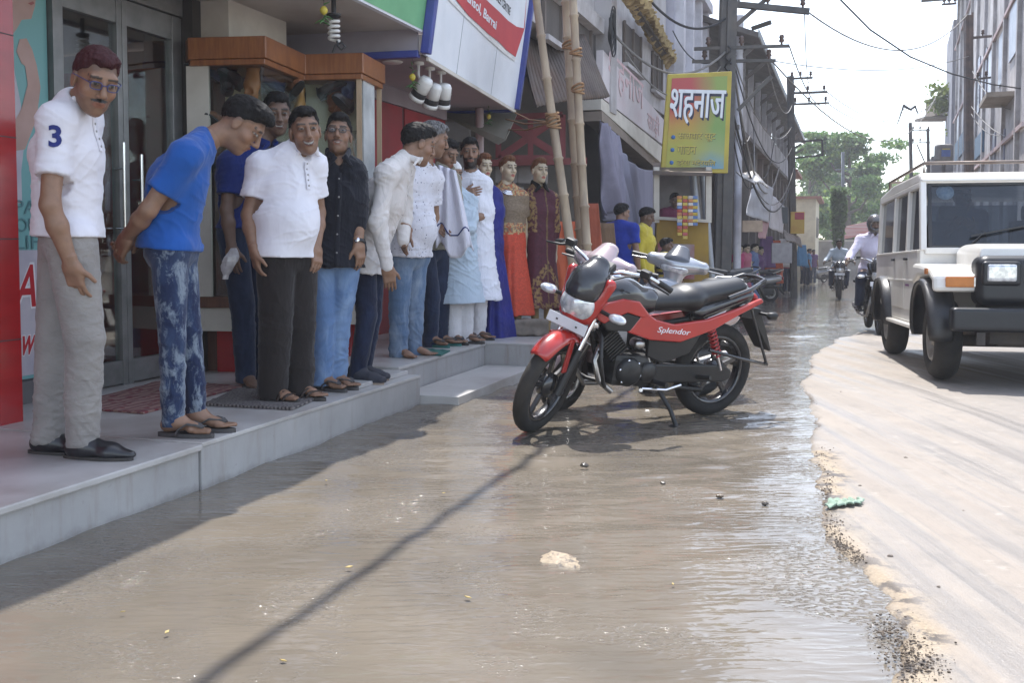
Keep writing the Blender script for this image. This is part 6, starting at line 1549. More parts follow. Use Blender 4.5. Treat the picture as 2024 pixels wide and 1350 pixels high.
    for k in range(9): cy.box(Vector((.80, 0, .47)) + Vector((.10, 0, .12)) * (k / 8), (.13, .17, .009), Matrix.Rotation(R(38), 3, 'Y'))
    cy.box((.85, 0, .53), (.09, .12, .16), Matrix.Rotation(R(38), 3, 'Y'), .01); cy.build('cylinder', M_engine, eng)
    fm = MB(); fm.tube([(.99, 0, .80), (.96, 0, .58), (.86, 0, .30), (.60, 0, .26), (.50, 0, .40), (.48, 0, .62), (.10, 0, .66)], .02, 8)
    for sy in (-1, 1): fm.tube([(.50, .07 * sy, .38), (0, .075 * sy, .305)], .02, 8)
    fm.build('frame', M_matblk, root)
    if guard:
        mb = MB(); mb.tube([(.93, 0, .62), (1.0, .16, .60), (1.03, .22, .48), (1.0, .22, .34), (.90, .10, .28), (.86, 0, .28)], .012, 8); mb.tube([(.93, 0, .62), (1.0, -.16, .60), (1.03, -.22, .48), (1.0, -.22, .34), (.90, -.10, .28), (.86, 0, .28)], .012, 8); mb.tube([(1.03, .22, .48), (.96, .13, .48), (.93, 0, .5)], .009, 8); mb.build('crash_guard', M_matblk, root)
    mb = MB(); mb.prism([(.60, .33), (.56, .40), (.20, .375), (.0, .36), (-.06, .32), (-.06, .27), (0, .25), (.20, .26), (.58, .28)], .085, .115, 1); mb.build('chain_case', M_matblk, root, .01)
    mb = MB(); mb.tube([(.92, -.08, .50), (.99, -.12, .36), (.90, -.13, .24), (.55, -.14, .22), (.25, -.16, .25)], .019, 10); mb.tube([(.30, -.16, .245), (-.25, -.17, .33)], [.03, .042], 14); mb.build('exhaust', M_steel, root)
    for sy in (-1, 1):
        mb = MB(); mb.tube([(.03, .11 * sy, .33), (.16, .115 * sy, .63)], .013, 8); sh_ = mb.build('shock', M_chrome, root)
        mb = MB(); a = Vector((.075, .1125 * sy, .43)); b = Vector((.155, .115 * sy, .615)); d_ = b - a; e1 = d_.orthogonal().normalized(); e2 = d_.normalized().cross(e1)
        mb.tube([a + d_ * t_ + (e1 * math.cos(t_ * 50) + e2 * math.sin(t_ * 50)) * .026 for t_ in np.linspace(0, 1, 64)], .0065, 6); mb.build('spring', M_spring, sh_)
        mb = MB(); mb.tube([(.56, .10 * sy, .29), (.55, .24 * sy, .30)], .016, 8); mb.build('footpeg', M_matblk, root)
        mb = MB(); mb.tube([(.22, .12 * sy, .30), (.20, .22 * sy, .32)], .014, 8); mb.build('footpeg', M_matblk, root)
    mb = MB(); mb.tube([(.66, .13, .26), (.50, .17, .25), (.38, .16, .27)], .010, 8); mb.tube([(.66, .13, .26), (.70, .19, .27)], .012, 8); mb.build('gear_lever', M_chrome, root)
    if stand:
        mb = MB(); mb.tube([(.52, .10, .26), (.47, .20, .13), (.46, .26, .045)], .014, 8); mb.box((.46, .265, .045), (.09, .05, .012)); mb.build('side_stand', M_matblk, root)
        mb = MB(); mb.tube([(.40, -.12, .25), (.20, -.14, .22), (.20, .14, .22), (.40, .12, .25)], .014, 8); mb.build('main_stand', M_matblk, root)
    mb = MB(); mb.tube([(.15, .12, .47), (-.05, .17, .42), (-.30, .17, .36), (-.32, .13, .36)], .011, 8); mb.tube([(-.30, .17, .36), (-.22, .15, .55), (-.16, .12, .72)], .009, 8); mb.build('saree_guard', M_blkpaint, root)
    # cables
    mb = MB()
    for sy, k_ in ((1, .0), (-1, .02)): mb.tube([(.93, .26 * sy, 1.03), (1.03, .18 * sy, 1.02 + k_), (1.08, .05 * sy, .93), (1.02, .03 * sy, .75)], .005, 6)
    mb.xf(Ms); mb.build('control_cable', M_matblk, root)
    return root
Rr = Vector((1.265, 6.52, 0)); Fr = Vector((.158, 5.90, 0)); hd_ = math.atan2(Fr.y - Rr.y, Fr.x - Rr.x)
motorcycle('red and black commuter motorcycle on its side stand in the muddy water', Rr + Vector((0, 0, -.012)), hd_, -9, 32, h=.006, letter='Splendor')

def scooter(label, front, heading, paint, m2=None, h=.009, group=None, lean=-6, steer=15, dark=None):
    """step-through scooter; front wheel contact at the origin of 'front'"""
    root = thing('scooter', label, 'scooter', front, 0, group); dark = dark or M_matblk; m2 = m2 or paint
    root.matrix_world = Matrix.Translation(front) @ Matrix.Rotation(heading, 4, 'Z') @ Matrix.Rotation(R(lean), 4, 'X') @ Matrix.Translation((-1.25, 0, 0))
    rk = R(24); axd = Vector((-math.sin(rk), 0, math.cos(rk))); ax0 = Vector((1.2, 0, .23)); Ms = Matrix.Translation(ax0) @ Matrix.Rotation(R(steer), 4, axd) @ Matrix.Translation(-ax0)
    wheel(root, 'wheel', (1.25, 0, .225), .225, .052, M_steel, 6, Ms, 1.0, True, 26); wheel(root, 'wheel', (0, 0, .225), .225, .052, M_steel, 6, None, 1.0, True, 26)
    for sy in (-1, 1): mb = MB(); mb.tube([(1.25, .075 * sy, .225), Vector((1.25, .06 * sy, .225)) + axd * .36], .017); mb.xf(Ms); mb.build('fork_leg', M_matblk, root)
    mg = arc_shell((1.25, 0, .225), .262, 25, 165, .078, .01, .03); mg.xf(Ms); mg.build('mudguard', paint, root)
    ap = [(rc((1.10, 0, .78), (1.04, 0, .36), .05, .045, (0, 1, 0), 3.6), 0), (rc((1.12, 0, .80), (1.14, 0, .50), .075, .06, (0, 1, 0), 1.5), .05)]
    sdf_part('apron', ap, paint, root, h)
    hc_ = sdf_part('handle_cowl', [(ell((1.02, 0, .98), (.11, .16, .075)), 0), (rc((1.0, -.20, .985), (1.0, .20, .985), .048), .05), (rc((1.06, 0, .96), (1.08, 0, .86), .07, .055, (0, 1, 0), 1.3), .04)], paint, root, h, Ms)
    sdf_part('headlamp', [(ell((1.085, 0, .955), (.055, .11, .055)), 0)], M_lampglass, hc_, h, Ms)
    sdf_part('windshield', [(rc((1.06, 0, 1.0), (.98, 0, 1.08), .07, .045, (0, 1, 0), 1.6), 0)], m2, hc_, h, Ms)
    for sy in (-1, 1):
        mb = MB(); mb.tube([(.985, .20 * sy, .985), (.93, .37 * sy, .985)], .019, 12); mb.xf(Ms); mb.build('grip', M_matblk, root)
        mb = MB(); mb.tube([(1.02, .20 * sy, .975), (1.0, .36 * sy, .97)], [.010, .006], 8); mb.xf(Ms); mb.build('lever', M_steel, root)
        mb = MB(); mb.lathe([(0, .04), (.022, .03), (.026, -.01), (0, -.03)], (1.14, .14 * sy, .70), (1, .3 * sy, 0), 12); mb.build('indicator', M_lampglass, root)
    sdf_part('floorboard', [(rbox((.75, 0, .28), (.30, .15, .04), .03), 0)], dark, root, h)
    sdf_part('rear_body', [(rc((.45, 0, .50), (-.20, 0, .60), .16, .09, (0, 1, 0), 1.15), 0), (rc((.42, 0, .40), (.30, 0, .30), .13, .10), .06)], paint, root, h, planes=[((0, 0, .69), (0, 0, 1))])
    sdf_part('seat', [(rc((.48, 0, .745), (.05, 0, .765), .05, .06, (0, 1, 0), 2.2), 0), (rc((.05, 0, .78), (-.22, 0, .79), .055, .04, (0, 1, 0), 2.4), .03)], M_seat, root, h, planes=[((0, 0, .70), (0, 0, -1))])
    mb = MB(); mb.tube([(.0, .14, .74), (-.25, .12, .82), (-.32, 0, .83), (-.25, -.12, .82), (0, -.14, .74)], .013); mb.build('grab_rail', M_steel, root)
    sdf_part('engine', [(rbox((.15, 0, .27), (.22, .11, .10), .05), 0)], M_engine, root, h)
    sdf_part('tail_lamp', [(ell((-.30, 0, .60), (.03, .08, .04)), 0)], M_redlens, root, h)
    mb = MB(); mb.prism([(-.1, .42), (-.28, .40), (-.36, .20), (-.33, .20), (-.22, .36), (-.1, .38)], -.06, .06, 1); mb.build('rear_mudguard', M_matblk, root)
    return root
M_pinks = mat('pearl_pink_paint', (.42, .33, .34), (.36, .28, .29), 3, .22, .2, coat=.6); M_silv = mat('silver_paint', (.42, .43, .45), (.36, .37, .39), 3, .25, .6, coat=.5)
M_wscoot = mat('white_scooter_paint', (.62, .62, .64), None, 3, .3, coat=.4)
scooter('pearl pink scooter hidden behind the red motorcycle', Vector((.32, 6.62, -.01)), hd_ + R(4), M_pinks, M_pinks, .007, steer=18)
scooter('silver scooter with dark visor parked behind the pink one', Vector((1.02, 7.62, -.03)), hd_ + R(28), M_silv, mat('dark_grey_visor', (.08, .085, .10), None, 4, .2), .009)

# ================================================================ white jeep like utility vehicle
M_jw = mat('off_white_car_paint', (.76, .735, .69), (.70, .675, .63), 1.5, .28, coat=.5, dirt=.3, dirtcol=(.32, .27, .21))
M_jb = mat('black_bumper_plastic', (.007, .008, .011), (.012, .013, .015), 6, .4, dirt=.35, dirtcol=(.12, .1, .08))
M_jglass = mat('tinted_glass', (.012, .014, .018), (.016, .018, .022), 2, .06, spec=.8)
M_wsglass = glassmat('windscreen_glass', (.50, .54, .58), .9, .22)
M_jint = mat('jeep_cabin', (.05, .05, .055), (.09, .085, .08), 3, .8)
fw_c = Vector((3.52, 8.25, -.02)); rw_c = Vector((4.07, 10.72, -.085)); hj = (fw_c - rw_c).normalized(); yaw_j = math.atan2(hj.y, hj.x)
# local frame: x forward, y left (towards photo right), z up; origin on ground at the middle of the rear axle; near side of the photo is y = -.70
WB_ = (fw_c - rw_c).length; Mj = Matrix.Translation(rw_c) @ Matrix.Rotation(yaw_j, 4, 'Z') @ Matrix.Rotation(-math.asin((fw_c.z - rw_c.z) / WB_), 4, 'Y') @ Matrix.Translation((0, .70, 0)) @ Matrix.Diagonal((1, 1, .955, 1))
jp = thing('utility_jeep', 'dusty white boxy jeep coming down the wet road on the right', 'jeep', (0, 0, 0)); jp.matrix_world = Mj
X0 = WB_
for sx, sy in ((0, -1), (0, 1), (X0, -1), (X0, 1)):
    cx = sx; w_ = wheel(jp, 'wheel', (cx, .70 * sy, .36), .36, .095, mat('grey_steel_rim', (.34, .33, .31), (.22, .2, .18), 6, .5, .5, dirt=.5), 0, None, 1.12, False, 36)
    mb = MB(); mb.lathe([(0, .075), (.05, .075), (.06, .06), (.12, .05), (.17, .085), (.19, .09), (.195, .06)], (cx, .70 * sy, .36), (0, sy, 0), 26); 
    for k in range(5): q = 2 * PI * k / 5; mb.lathe([(0, .012), (.012, .012), (.014, 0)], (cx + .085 * math.cos(q), (.70 + .058) * sy, .36 + .085 * math.sin(q)), (0, sy, 0), 8)
    mb.build('hub', MATS['grey_steel_rim'], w_)
def jbox(name, prof, y0, y1, m, bev=.02, par=None): mb = MB(); mb.prism(prof, y0, y1, 1); return mb.build(name, m, par or jp, bev)
HW = .80
# lower body with wheel cut outs
lower = [(-.62, .52), (-.62, 1.10), (X0 - .62, 1.10), (X0 - .62, .52)]
side = [(-.75, .50), (-.75, 1.13), (X0 - .55, 1.13), (X0 - .55, .52), (.46, .46)]
arc = [(.44 * math.cos(q), .40 + .42 * math.sin(q)) for q in np.linspace(.05, PI - .05, 12)]
body = [(-.75, .56), (-.75, 1.13), (X0 - .50, 1.13), (X0 - .50, .44), (.46, .44)] + arc[0:] + [(-.46, .50)]
jbox('body', body, -HW, HW, M_jw, .03)
# cabin pillars and roof
roofp = [(-.78, 1.74), (-.74, 1.80), (.2, 1.86), (X0 - .82, 1.85), (X0 - .70, 1.80), (X0 - .68, 1.76), (X0 - .80, 1.75)]
jbox('roof', roofp, -HW + .03, HW - .03, M_jw, .03)
pil = MB()
def pillar(x0, z0, x1, z1, w_, y): pil.bar((x0, y, z0), (x1, y * .965, z1), w_, .05, (0, 1, 0), .008)
for sy in (-1, 1):
    y = sy * (HW - .03)
    pillar(X0 - .52, 1.11, X0 - .76, 1.80, .085, y); pillar(X0 - 1.28, 1.11, X0 - 1.32, 1.80, .075, y); pillar(.42, 1.11, .38, 1.80, .075, y); pillar(-.68, 1.11, -.70, 1.78, .12, y)
    pil.bar((-.7, y * .965, 1.735), (X0 - .78, y * .965, 1.735), .06, .05, (0, 0, 1), .008)
pil.bar((X0 - .515, -HW + .04, 1.115), (X0 - .515, HW - .04, 1.115), .08, .06, (0, 0, 1), .01); pil.bar((X0 - .75, -HW + .06, 1.775), (X0 - .75, HW - .06, 1.775), .08, .06, (0, 0, 1), .01)
pil.build('pillar', M_jw, jp)
for sy in (-1, 1):
    y = sy * (HW - .035)
    for xa, xb in ((X0 - 1.25, X0 - .60), (.46, X0 - 1.32), (-.62, .38)):
        mb = MB(); xt = xb - (.20 if xb > X0 - .7 else .03); slab4(mb, (xa, y, 1.13), (xb, y, 1.13), (xt, y * .968, 1.71), (xa - .03, y * .968, 1.71), (0, -.008 * sy, 0)); mb.build('window', M_jglass, jp)
mb = MB(); slab4(mb, (X0 - .535, -HW + .09, 1.15), (X0 - .535, HW - .09, 1.15), (X0 - .745, HW - .11, 1.74), (X0 - .745, -HW + .11, 1.74), (-.01, 0, 0)); ws = mb.build('windscreen', M_wsglass, jp)
mb = MB()
wp = [Vector(q) for q in ((X0 - .528, -HW + .09, 1.15), (X0 - .528, HW - .09, 1.15), (X0 - .738, HW - .11, 1.74), (X0 - .738, -HW + .11, 1.74))]
for i in range(4): mb.bar(wp[i], wp[(i + 1) % 4], .03, .025, (1, 0, 0))
mb.build('rubber_seal', M_jb, ws)
mb = MB(); mb.tube([(X0 - .50, -.42, 1.14), (X0 - .53, -.30, 1.26), (X0 - .54, -.27, 1.28)], .007); mb.bar((X0 - .535, -.38, 1.25), (X0 - .58, .06, 1.34), .02, .014); mb.build('wiper', M_matblk, jp)
mb = MB(); mb.lathe([(0, .001), (.075, .001), (.075, 0)], (X0 - .726, -HW + .24, 1.66), Vector((1, 0, .35)), 18); mb.build('sticker', mat('pale_sticker', (.5, .6, .68), (.3, .4, .5), 30, .5), ws)
# cabin inside: dashboard, seats
mb = MB(); mb.box((X0 - .72, 0, 1.05), (.30, 1.4, .16), None, .04); mb.build('dashboard', M_jint, jp)
for y in (-.36, .36):
    mb = MB(); mb.box((X0 - 1.38, y, 1.08), (.16, .46, .70), Matrix.Rotation(R(-10), 3, 'Y'), .05); mb.box((X0 - 1.42, y, 1.50), (.10, .25, .16), None, .04); mb.build('seat', M_jint, jp)
mb = MB(); mb.box((-.72, 0, 1.42), (.04, 1.3, .55)); mb.build('rear_glass', M_wsglass, jp)
# doors: lines, handles, mouldings
for sy in (-1, 1):
    y = sy * HW
    for xa, xb in ((X0 - 1.27, X0 - .56), (.50, X0 - 1.31)):
        mb = MB(); mb.bb((xa, min(y, y + .006 * sy), .56), (xb, max(y, y + .006 * sy), 1.12)); d_ = mb.build('door', M_jw, jp, .004)
        mb = MB(); mb.bb((xa + .05, min(y + .006 * sy, y + .03 * sy), 1.035), (xa + .17, max(y + .006 * sy, y + .03 * sy), 1.06)); mb.build('handle', M_jb, d_, .005)
    for z in (.84, 1.115): 
        mb = MB(); mb.bb((-.72, min(y, y + .012 * sy), z - .01), (X0 - .56, max(y, y + .012 * sy), z + .01)); mb.build('moulding', M_jw, jp, .004)
    mb = MB(); mb.bb((.48, min(y - .16 * sy, y + .06 * sy), .40), (X0 - .46, max(y - .16 * sy, y + .06 * sy), .435)); mb.build('running_board', M_jw, jp, .012)
    # flares
    for cx, zt in ((0, .86), (X0, .88)):
        mb = arc_shell((cx, .785 * sy, .42), .43, -8, 188, .115, .03, .035, 30, 9); mb.build('wheel_arch', M_jb, jp)
    # front fender, flat topped, white, with amber lamp
    fd = [(X0 - .50, 1.00), (X0 - .10, .985), (X0 + .30, .955), (X0 + .46, .90), (X0 + .48, .77), (X0 + .42, .76), (X0 + .40, .84), (X0 + .25, .885), (X0 - .25, .885), (X0 - .50, .80)]
    mb = MB(); mb.prism(fd, min(.46 * sy, .86 * sy), max(.46 * sy, .86 * sy), 1); fe = mb.build('fender', M_jw, jp, .03)
    mb = MB(); mb.box((X0 + .475, .64 * sy, .845), (.04, .26, .085), None, .01); il = mb.build('indicator', M_amber, fe)
    mb = MB(); mb.box((X0 + .478, .54 * sy, .845), (.04, .06, .083), None, .01); mb.build('side_lamp', M_lampglass, fe)
    mb = MB(); mb.box((X0 + .2, .865 * sy, .93), (.10, .012, .05), None, .004); mb.build('repeater', M_amber, fe)
# bonnet
bn_ = [(rbox((X0 + .02, 0, .98), (.52, .52, .19), .10), 0)]
sdf_part('bonnet', bn_, M_jw, jp, .012, planes=[((X0 - .51, 0, 0), (-1, 0, 0)), ((X0 + .44, 0, 1.1), (1, 0, .16)), ((X0, 0, 1.165), (.09, 0, 1))])
# grille nose: black, two lamps
sdf_part('grille', [(rbox((X0 + .42, 0, .855), (.14, .56, .205), .08), 0)], M_jb, jp, .012, subs=[(rbox((X0 + .58, 0, .86), (.04, .22, .14), .02), .01)])
mb = MB()
for k in range(7): mb.box((X0 + .545, -.18 + .06 * k, .86), (.03, .022, .26))
mb.build('grille_bar', M_jb, jp)
for sy in (-1, 1):
    sdf_part('headlamp_bezel', [(rbox((X0 + .555, .39 * sy, .915), (.025, .14, .10), .03), 0)], M_jb, jp, .01)
    sdf_part('headlamp', [(rbox((X0 + .575, .39 * sy, .92), (.02, .105, .07), .018), 0)], M_lampglass, jp, .008)
# bumper, plate, lamps, under body
sdf_part('bumper', [(rbox((X0 + .62, 0, .55), (.07, .76, .095), .03), 0)], M_jb, jp, .012)
mb = MB(); mb.box((X0 + .70, -.02, .55), (.008, .34, .10)); pl = mb.build('number_plate', M_plate, jp); mb = MB(); mb.box((X0 + .7015, -.02, .585), (.008, .335, .028)); mb.build('plate_band', mat('plate_red', (.45, .03, .03), None, 8, .5), pl)
for z_, s_ in ((.535, 'WB 44'),): put_text('lettering', s_, M_matblk, pl, (X0 + .7045, -.02, z_), (0, 1, 0), (0, 0, 1), h=.045, w=.2, extrude=.0006)
mb = MB(); mb.box((X0 - .7, 0, .40), (2.2, .75, .16)); mb.box((X0 + .25, .0, .50), (.5, .9, .3)); mb.tube([(X0, -.62, .34), (X0, .62, .34)], .05); mb.lathe([(0, -.12), (.10, -.08), (.14, 0), (.10, .08), (0, .12)], (X0, .12, .34), (1, 0, 0), 14); mb.tube([(0, -.62, .34), (0, .62, .34)], .05); mb.tube([(X0 + .5, -.35, .42), (X0 - .6, -.35, .34)], .035); mb.build('chassis', mat('muddy_underbody', (.06, .05, .042), (.03, .027, .025), 5, .8, dirt=.6, dirtcol=(.14, .10, .07)), jp)
mb = MB(); mb.box((X0 + .66, -.55, .40), (.03, .06, .10)); mb.build('tow_hook', MATS['muddy_underbody'], jp)
# roof rack tube
mb = MB(); zz = 1.955
mb.tube([(X0 - .95, -.70, 1.84), (X0 - .95, -.70, zz), (X0 - .95, .70, zz), (X0 - .95, .70, 1.84)], .016, 8); mb.tube([(X0 - .95, -.70, zz), (-.5, -.70, zz), (-.5, -.70, 1.84)], .016, 8); mb.tube([(X0 - .95, .70, zz), (-.5, .70, zz), (-.5, .70, 1.84)], .016, 8); mb.tube([(-.5, -.70, zz), (-.5, .70, zz)], .014, 8)
mb.build('roof_rack', mat('rack_steel', (.20, .17, .15), (.14, .10, .08), 6, .5, .6), jp)
mb = MB(); mb.bb((X0 - 1.2, -HW - .008, .785), (X0 - 1.0, -HW - .0062, .805)); mb.build('stripe', mat('purple_stripe', (.2, .06, .2), None, 9, .5), jp)
# ================================================================ the street beyond
M_galv = mat('galvanised_pole', (.33, .35, .38), (.26, .28, .31), 5, .5, .4, dirt=.5, dirtcol=(.2, .16, .12))
M_pole = mat('dark_steel_pole', (.06, .06, .062), (.10, .095, .09), 5, .7, dirt=.5, dirtcol=(.14, .11, .09))
M_wire = mat('black_cable', (.02, .02, .022), None, 9, .6)
M_wirel = mat('weathered_grey_cable', (.20, .19, .18), None, 9, .6)
def rod(a, b, r, m, name, parent=None, n=8):
    mb = MB(); mb.tube([a, b], r, n)
    return WB(mb, name, m, parent) if parent is not None else mb.build(name, m)

# ---- hoarding on two pipes
SY = 15.0
hb_ = thing('sign_board', 'yellow framed shop sign reading a big white Hindi word on red and green', 'sign', P(1378, 340, SY))
c4 = [P(1306, 339, SY), P(1439, 342, SY), P(1447, 140, SY), P(1320, 146, SY)]
mb = MB(); slab4(mb, *c4, (0, .08, 0)); WB(mb, 'frame', mat('yellow_sign_frame', (.45, .36, .04), (.38, .30, .04), 4, .5, dirt=.2), hb_, .01)
def lerp2(a, b): return c4[0].lerp(c4[1], a).lerp(c4[3].lerp(c4[2], a), b)
t = NT('sign_print'); gco = t.coord('Generated'); sx = t.n('ShaderNodeSeparateXYZ'); t.l(gco, sx.inputs[0])
q = t.math('ADD', sx.outputs[2], t.math('MULTIPLY', t.noise(gco, 1.6, 2, .5, .5), .28)); left = t.ramp(q, [(.40, (.36, .34, .05)), (.62, (.42, .24, .04)), (.80, (.42, .05, .05)), (1.1, (.40, .06, .06))])
right = t.ramp(q, [(.16, (.12, .27, .40)), (.36, (.26, .33, .14)), (.6, (.17, .29, .07)), (.9, (.22, .30, .07))])
cc_ = t.mix(t.ramp(t.math('ADD', sx.outputs[0], t.math('MULTIPLY', t.noise(gco, 2, 2), .3)), [(.55, 0.), (.95, 1.)]), left, right); t.base(cc_); t.set(Roughness=.45)
mb = MB(); slab4(mb, *[lerp2(a, b) + Vector((0, -.008, 0)) for a, b in ((.07, .04), (.93, .04), (.93, .955), (.07, .955))], (0, .006, 0)); pr_ = WB(mb, 'printed_face', t.m, hb_)
xd = (c4[1] - c4[0]).normalized(); yd = (c4[3] - c4[0]).normalized(); M_ink = mat('navy_ink', (.015, .015, .05), None, 9, .5)
for off, m_, e, b_ in ((.026, M_ink, .002, 0), (.018, M_ink, .003, 0), (.010, M_ink, .004, 0), (.006, M_white, .006, 0), (0, M_white, .007, 0), (-.006, M_white, .0065, 0)):
    o = put_text('big_lettering', 'शहनाज', m_, None, lerp2(.49, .66) + Vector((off, -.012, -off * (1.6 if off > .008 else .5))), xd, yd, h=.50, w=.80, extrude=e, bold=b_); reparent(o, hb_)
M_yink = mat('yellow_ink', (.55, .45, .08), None, 9, .5); M_bdot = mat('blue_dot', (.05, .16, .42), None, 9, .5)
for s_, b, w_ in (('सलवार सूट', .335, .60), ('गाउन', .205, .30), ('ड्रेस मटेरयिल', .075, .62)):
    for off, m_, e in ((.006, M_ink, .002), (0, M_yink, .004)):
        o = put_text('small_lettering', s_, m_, None, lerp2(.22 + w_ / 2 / 1.0 * .95, b + .02) + Vector((off, -.012, -off)), xd, yd, h=.115, w=w_ * .92, extrude=e); reparent(o, hb_)
    mb = MB(); mb.lathe([(0, .003), (.03, .003), (.03, 0)], lerp2(.15, b + .02) + Vector((0, -.01, 0)), (0, -1, 0), 14); WB(mb, 'dot', M_bdot, hb_)
for a, b in ((P(1368, 330, SY + .12), P(1397, 640, SY - .1)), (P(1388, 330, SY + .16), P(1414, 640, SY + .1))): rod(a, b, .055, M_galv, 'support_pipe', hb_, 12)

# ---- kiosk, snack strips
ki = thing('kiosk', 'yellow fronted roadside kiosk below the sign board', 'kiosk', P(1345, 545, 14.6))
M_kyel = mat('yellow_kiosk_paint', (.40, .25, .03), (.33, .2, .03), 3, .6, dirt=.4)
mb = MB(); slab4(mb, P(1296, 575, 14.6), P(1402, 585, 14.4), P(1400, 438, 14.4), P(1298, 432, 14.6), (.1, .9, 0)); WB(mb, 'front', M_kyel, ki)
mb = MB(); slab4(mb, P(1290, 433, 14.5), P(1404, 440, 14.3), P(1404, 434, 14.3), P(1290, 427, 14.5), (.1, 1.0, 0)); WB(mb, 'counter', M_cream, ki)
mb = MB(); slab4(mb, P(1296, 440, 15.6), P(1404, 440, 15.4), P(1404, 335, 15.4), P(1296, 335, 15.6), (0, .1, 0)); WB(mb, 'back_wall', mat('kiosk_inside', (.34, .31, .28), (.2, .18, .17), 2, .8), ki)
for px in (1297, 1400): mb = MB(); mb.bar(P(px, 440, 14.55), P(px, 330, 14.55), .08, .08); WB(mb, 'post', M_cream, ki)
mb = MB(); slab4(mb, P(1290, 345, 14.4), P(1408, 348, 14.2), P(1406, 330, 15.5), P(1292, 328, 15.7), (0, 0, .05)); WB(mb, 'roof', M_rust, ki)
mb = MB(); slab4(mb, P(1300, 480, 14.5), P(1372, 483, 14.4), P(1372, 552, 14.4), P(1300, 548, 14.5), (0, -.02, 0)); WB(mb, 'poster_panel', mat('kiosk_panel', (.35, .30, .30), (.30, .06, .06), 3, .6), ki)
pk_c = [(.45, .16, .04), (.10, .18, .40), (.5, .36, .05), (.4, .06, .05), (.55, .5, .45)]
for k, (px, n_) in enumerate(((1343, 12), (1354, 13), (1365, 9), (1374, 9))):
    st = thing('snack_strip', ['leftmost strip of blue and orange snack packets on the kiosk', 'long strip of orange snack packets on the kiosk', 'short strip of yellow snack packets on the kiosk', 'rightmost strip of red and yellow snack packets on the kiosk'][k], 'snack packets', P(px, 388, 14.2), 0, 'strips of snack packets hung on the kiosk')
    for j in range(n_):
        mb = MB(); a = P(px, 390 + j * 6.6, 14.2) - st.location; mb.box(a, (.070, .02, .045), Matrix.Rotation(R(12 * math.sin(j * 2 + k)), 3, 'X'), .008)
        mb.build('packet', mat('foil_%d' % ((j * 2 + k) % 5 if k < 1 else (k * 2 + (j % 2)) % 5), pk_c[(j * 2 + k) % 5 if k < 1 else (k * 2 + (j % 2)) % 5], None, 20, .3), st)

# ---- tall white building behind the sign
tw = thing('tall_building', 'tall lilac white building with pilasters behind the sign board', 'building', S(-3.1, 22, -.2))
mb = MB(); sbox(mb, -9, -3.15, 19.7, 23.6, -.3, 14); WB(mb, 'wall', mat('lilac_wash', (.52, .51, .58), (.42, .41, .48), 1.2, .8, dirt=.45, dirtcol=(.3, .28, .3)), tw)
mb_ = None
for v0 in (19.75, 21.0, 22.2, 23.35):
    mb = MB(); sbox(mb, -3.148, -2.98, v0, v0 + .26, -.3, 14); WB(mb, 'pilaster', mat('white_pilaster', (.64, .63, .68), (.55, .54, .58), 1.4, .7, dirt=.4), tw)
for z0 in (3.4, 6.4, 9.4):
    for v0 in (20.15, 21.4, 22.6):
        mb = MB(); sbox(mb, -3.149, -3.12, v0, v0 + .62, z0 + 1, z0 + 2.4); WB(mb, 'window', mat('dusky_window', (.12, .12, .15), (.2, .2, .23), 2, .4), tw)
    mb = MB(); sbox(mb, -3.147, -2.9, 19.7, 23.6, z0 - .1, z0 + .1); WB(mb, 'ledge', MATS['white_pilaster'], tw)

# ---- long two storey building with eave
lb = thing('arcade_building', 'long grimy two storey building with a deep roof eave and open gallery', 'building', S(-2.6, 34, -.5))
M_grime = mat('grimy_white_wall', (.55, .54, .57), (.26, .25, .25), 1.1, .85, dirt=.7, dirtcol=(.12, .11, .105), stretch=(1, 1, .35), lo=.4, hi=.7)
M_gdark = mat('sooty_wall', (.14, .125, .115), (.22, .20, .19), .9, .9, dirt=.6, dirtcol=(.06, .055, .05))  # dark mottled brown-grey for back wall, gallery floor and eave brackets
V0, V1, UF = 23.7, 52.0, -2.45
def zl(z, v): return z + gz(v) * .5
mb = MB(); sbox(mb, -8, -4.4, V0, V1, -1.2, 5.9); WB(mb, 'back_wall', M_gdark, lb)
mb = MB()
slab4(mb, S(UF, V0, 3.95), S(UF, V1, 4.1), S(UF, V1, 4.85), S(UF, V0, 4.7), S(-.12, 0)); WB(mb, 'parapet', M_grime, lb)
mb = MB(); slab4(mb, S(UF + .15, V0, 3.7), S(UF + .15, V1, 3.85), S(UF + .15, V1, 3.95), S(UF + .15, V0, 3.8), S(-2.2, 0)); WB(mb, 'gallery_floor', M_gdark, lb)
mb = MB(); slab4(mb, S(-1.85, V0 - .6, 5.62), S(-1.85, V1, 5.95), S(-5, V1, 7.1), S(-5, V0 - .6, 6.8), (0, 0, .12)); WB(mb, 'roof', mat('dark_sheet_roof', (.16, .14, .13), (.09, .08, .075), 1.5, .8, dirt=.5), lb)
mb = MB(); mb.bar(S(-1.84, V0 - .6, 5.72), S(-1.84, V1, 6.05), .03, .16); WB(mb, 'gutter', mat('pale_blue_grey_gutter', (.40, .44, .46), (.3, .33, .35), 3, .6), lb)
for k in range(12):
    v = V0 + .1 + k * 2.5; z0 = 4.7 + .15 * (v - V0) / 28
    mb = MB(); sbox(mb, UF - .12, UF + .02, v, v + .24, z0, z0 + 1.15); WB(mb, 'gallery_pillar', M_grime, lb)
    mb = MB(); mb.bar(S(UF - .02, v + .1, z0 + .5), S(-1.9, v + .1, 5.68), .07, .09); WB(mb, 'eave_bracket', M_gdark, lb)
for k in range(13):
    v = V0 + k * 2.35; mb = MB(); sbox(mb, UF - .35, UF - .02, v, v + .35, -1.3, 3.75); WB(mb, 'ground_pillar', mat('brown_grey_plaster', (.24, .215, .20), (.17, .15, .14), 1.3, .9, dirt=.5), lb)
rs = random.Random(5)
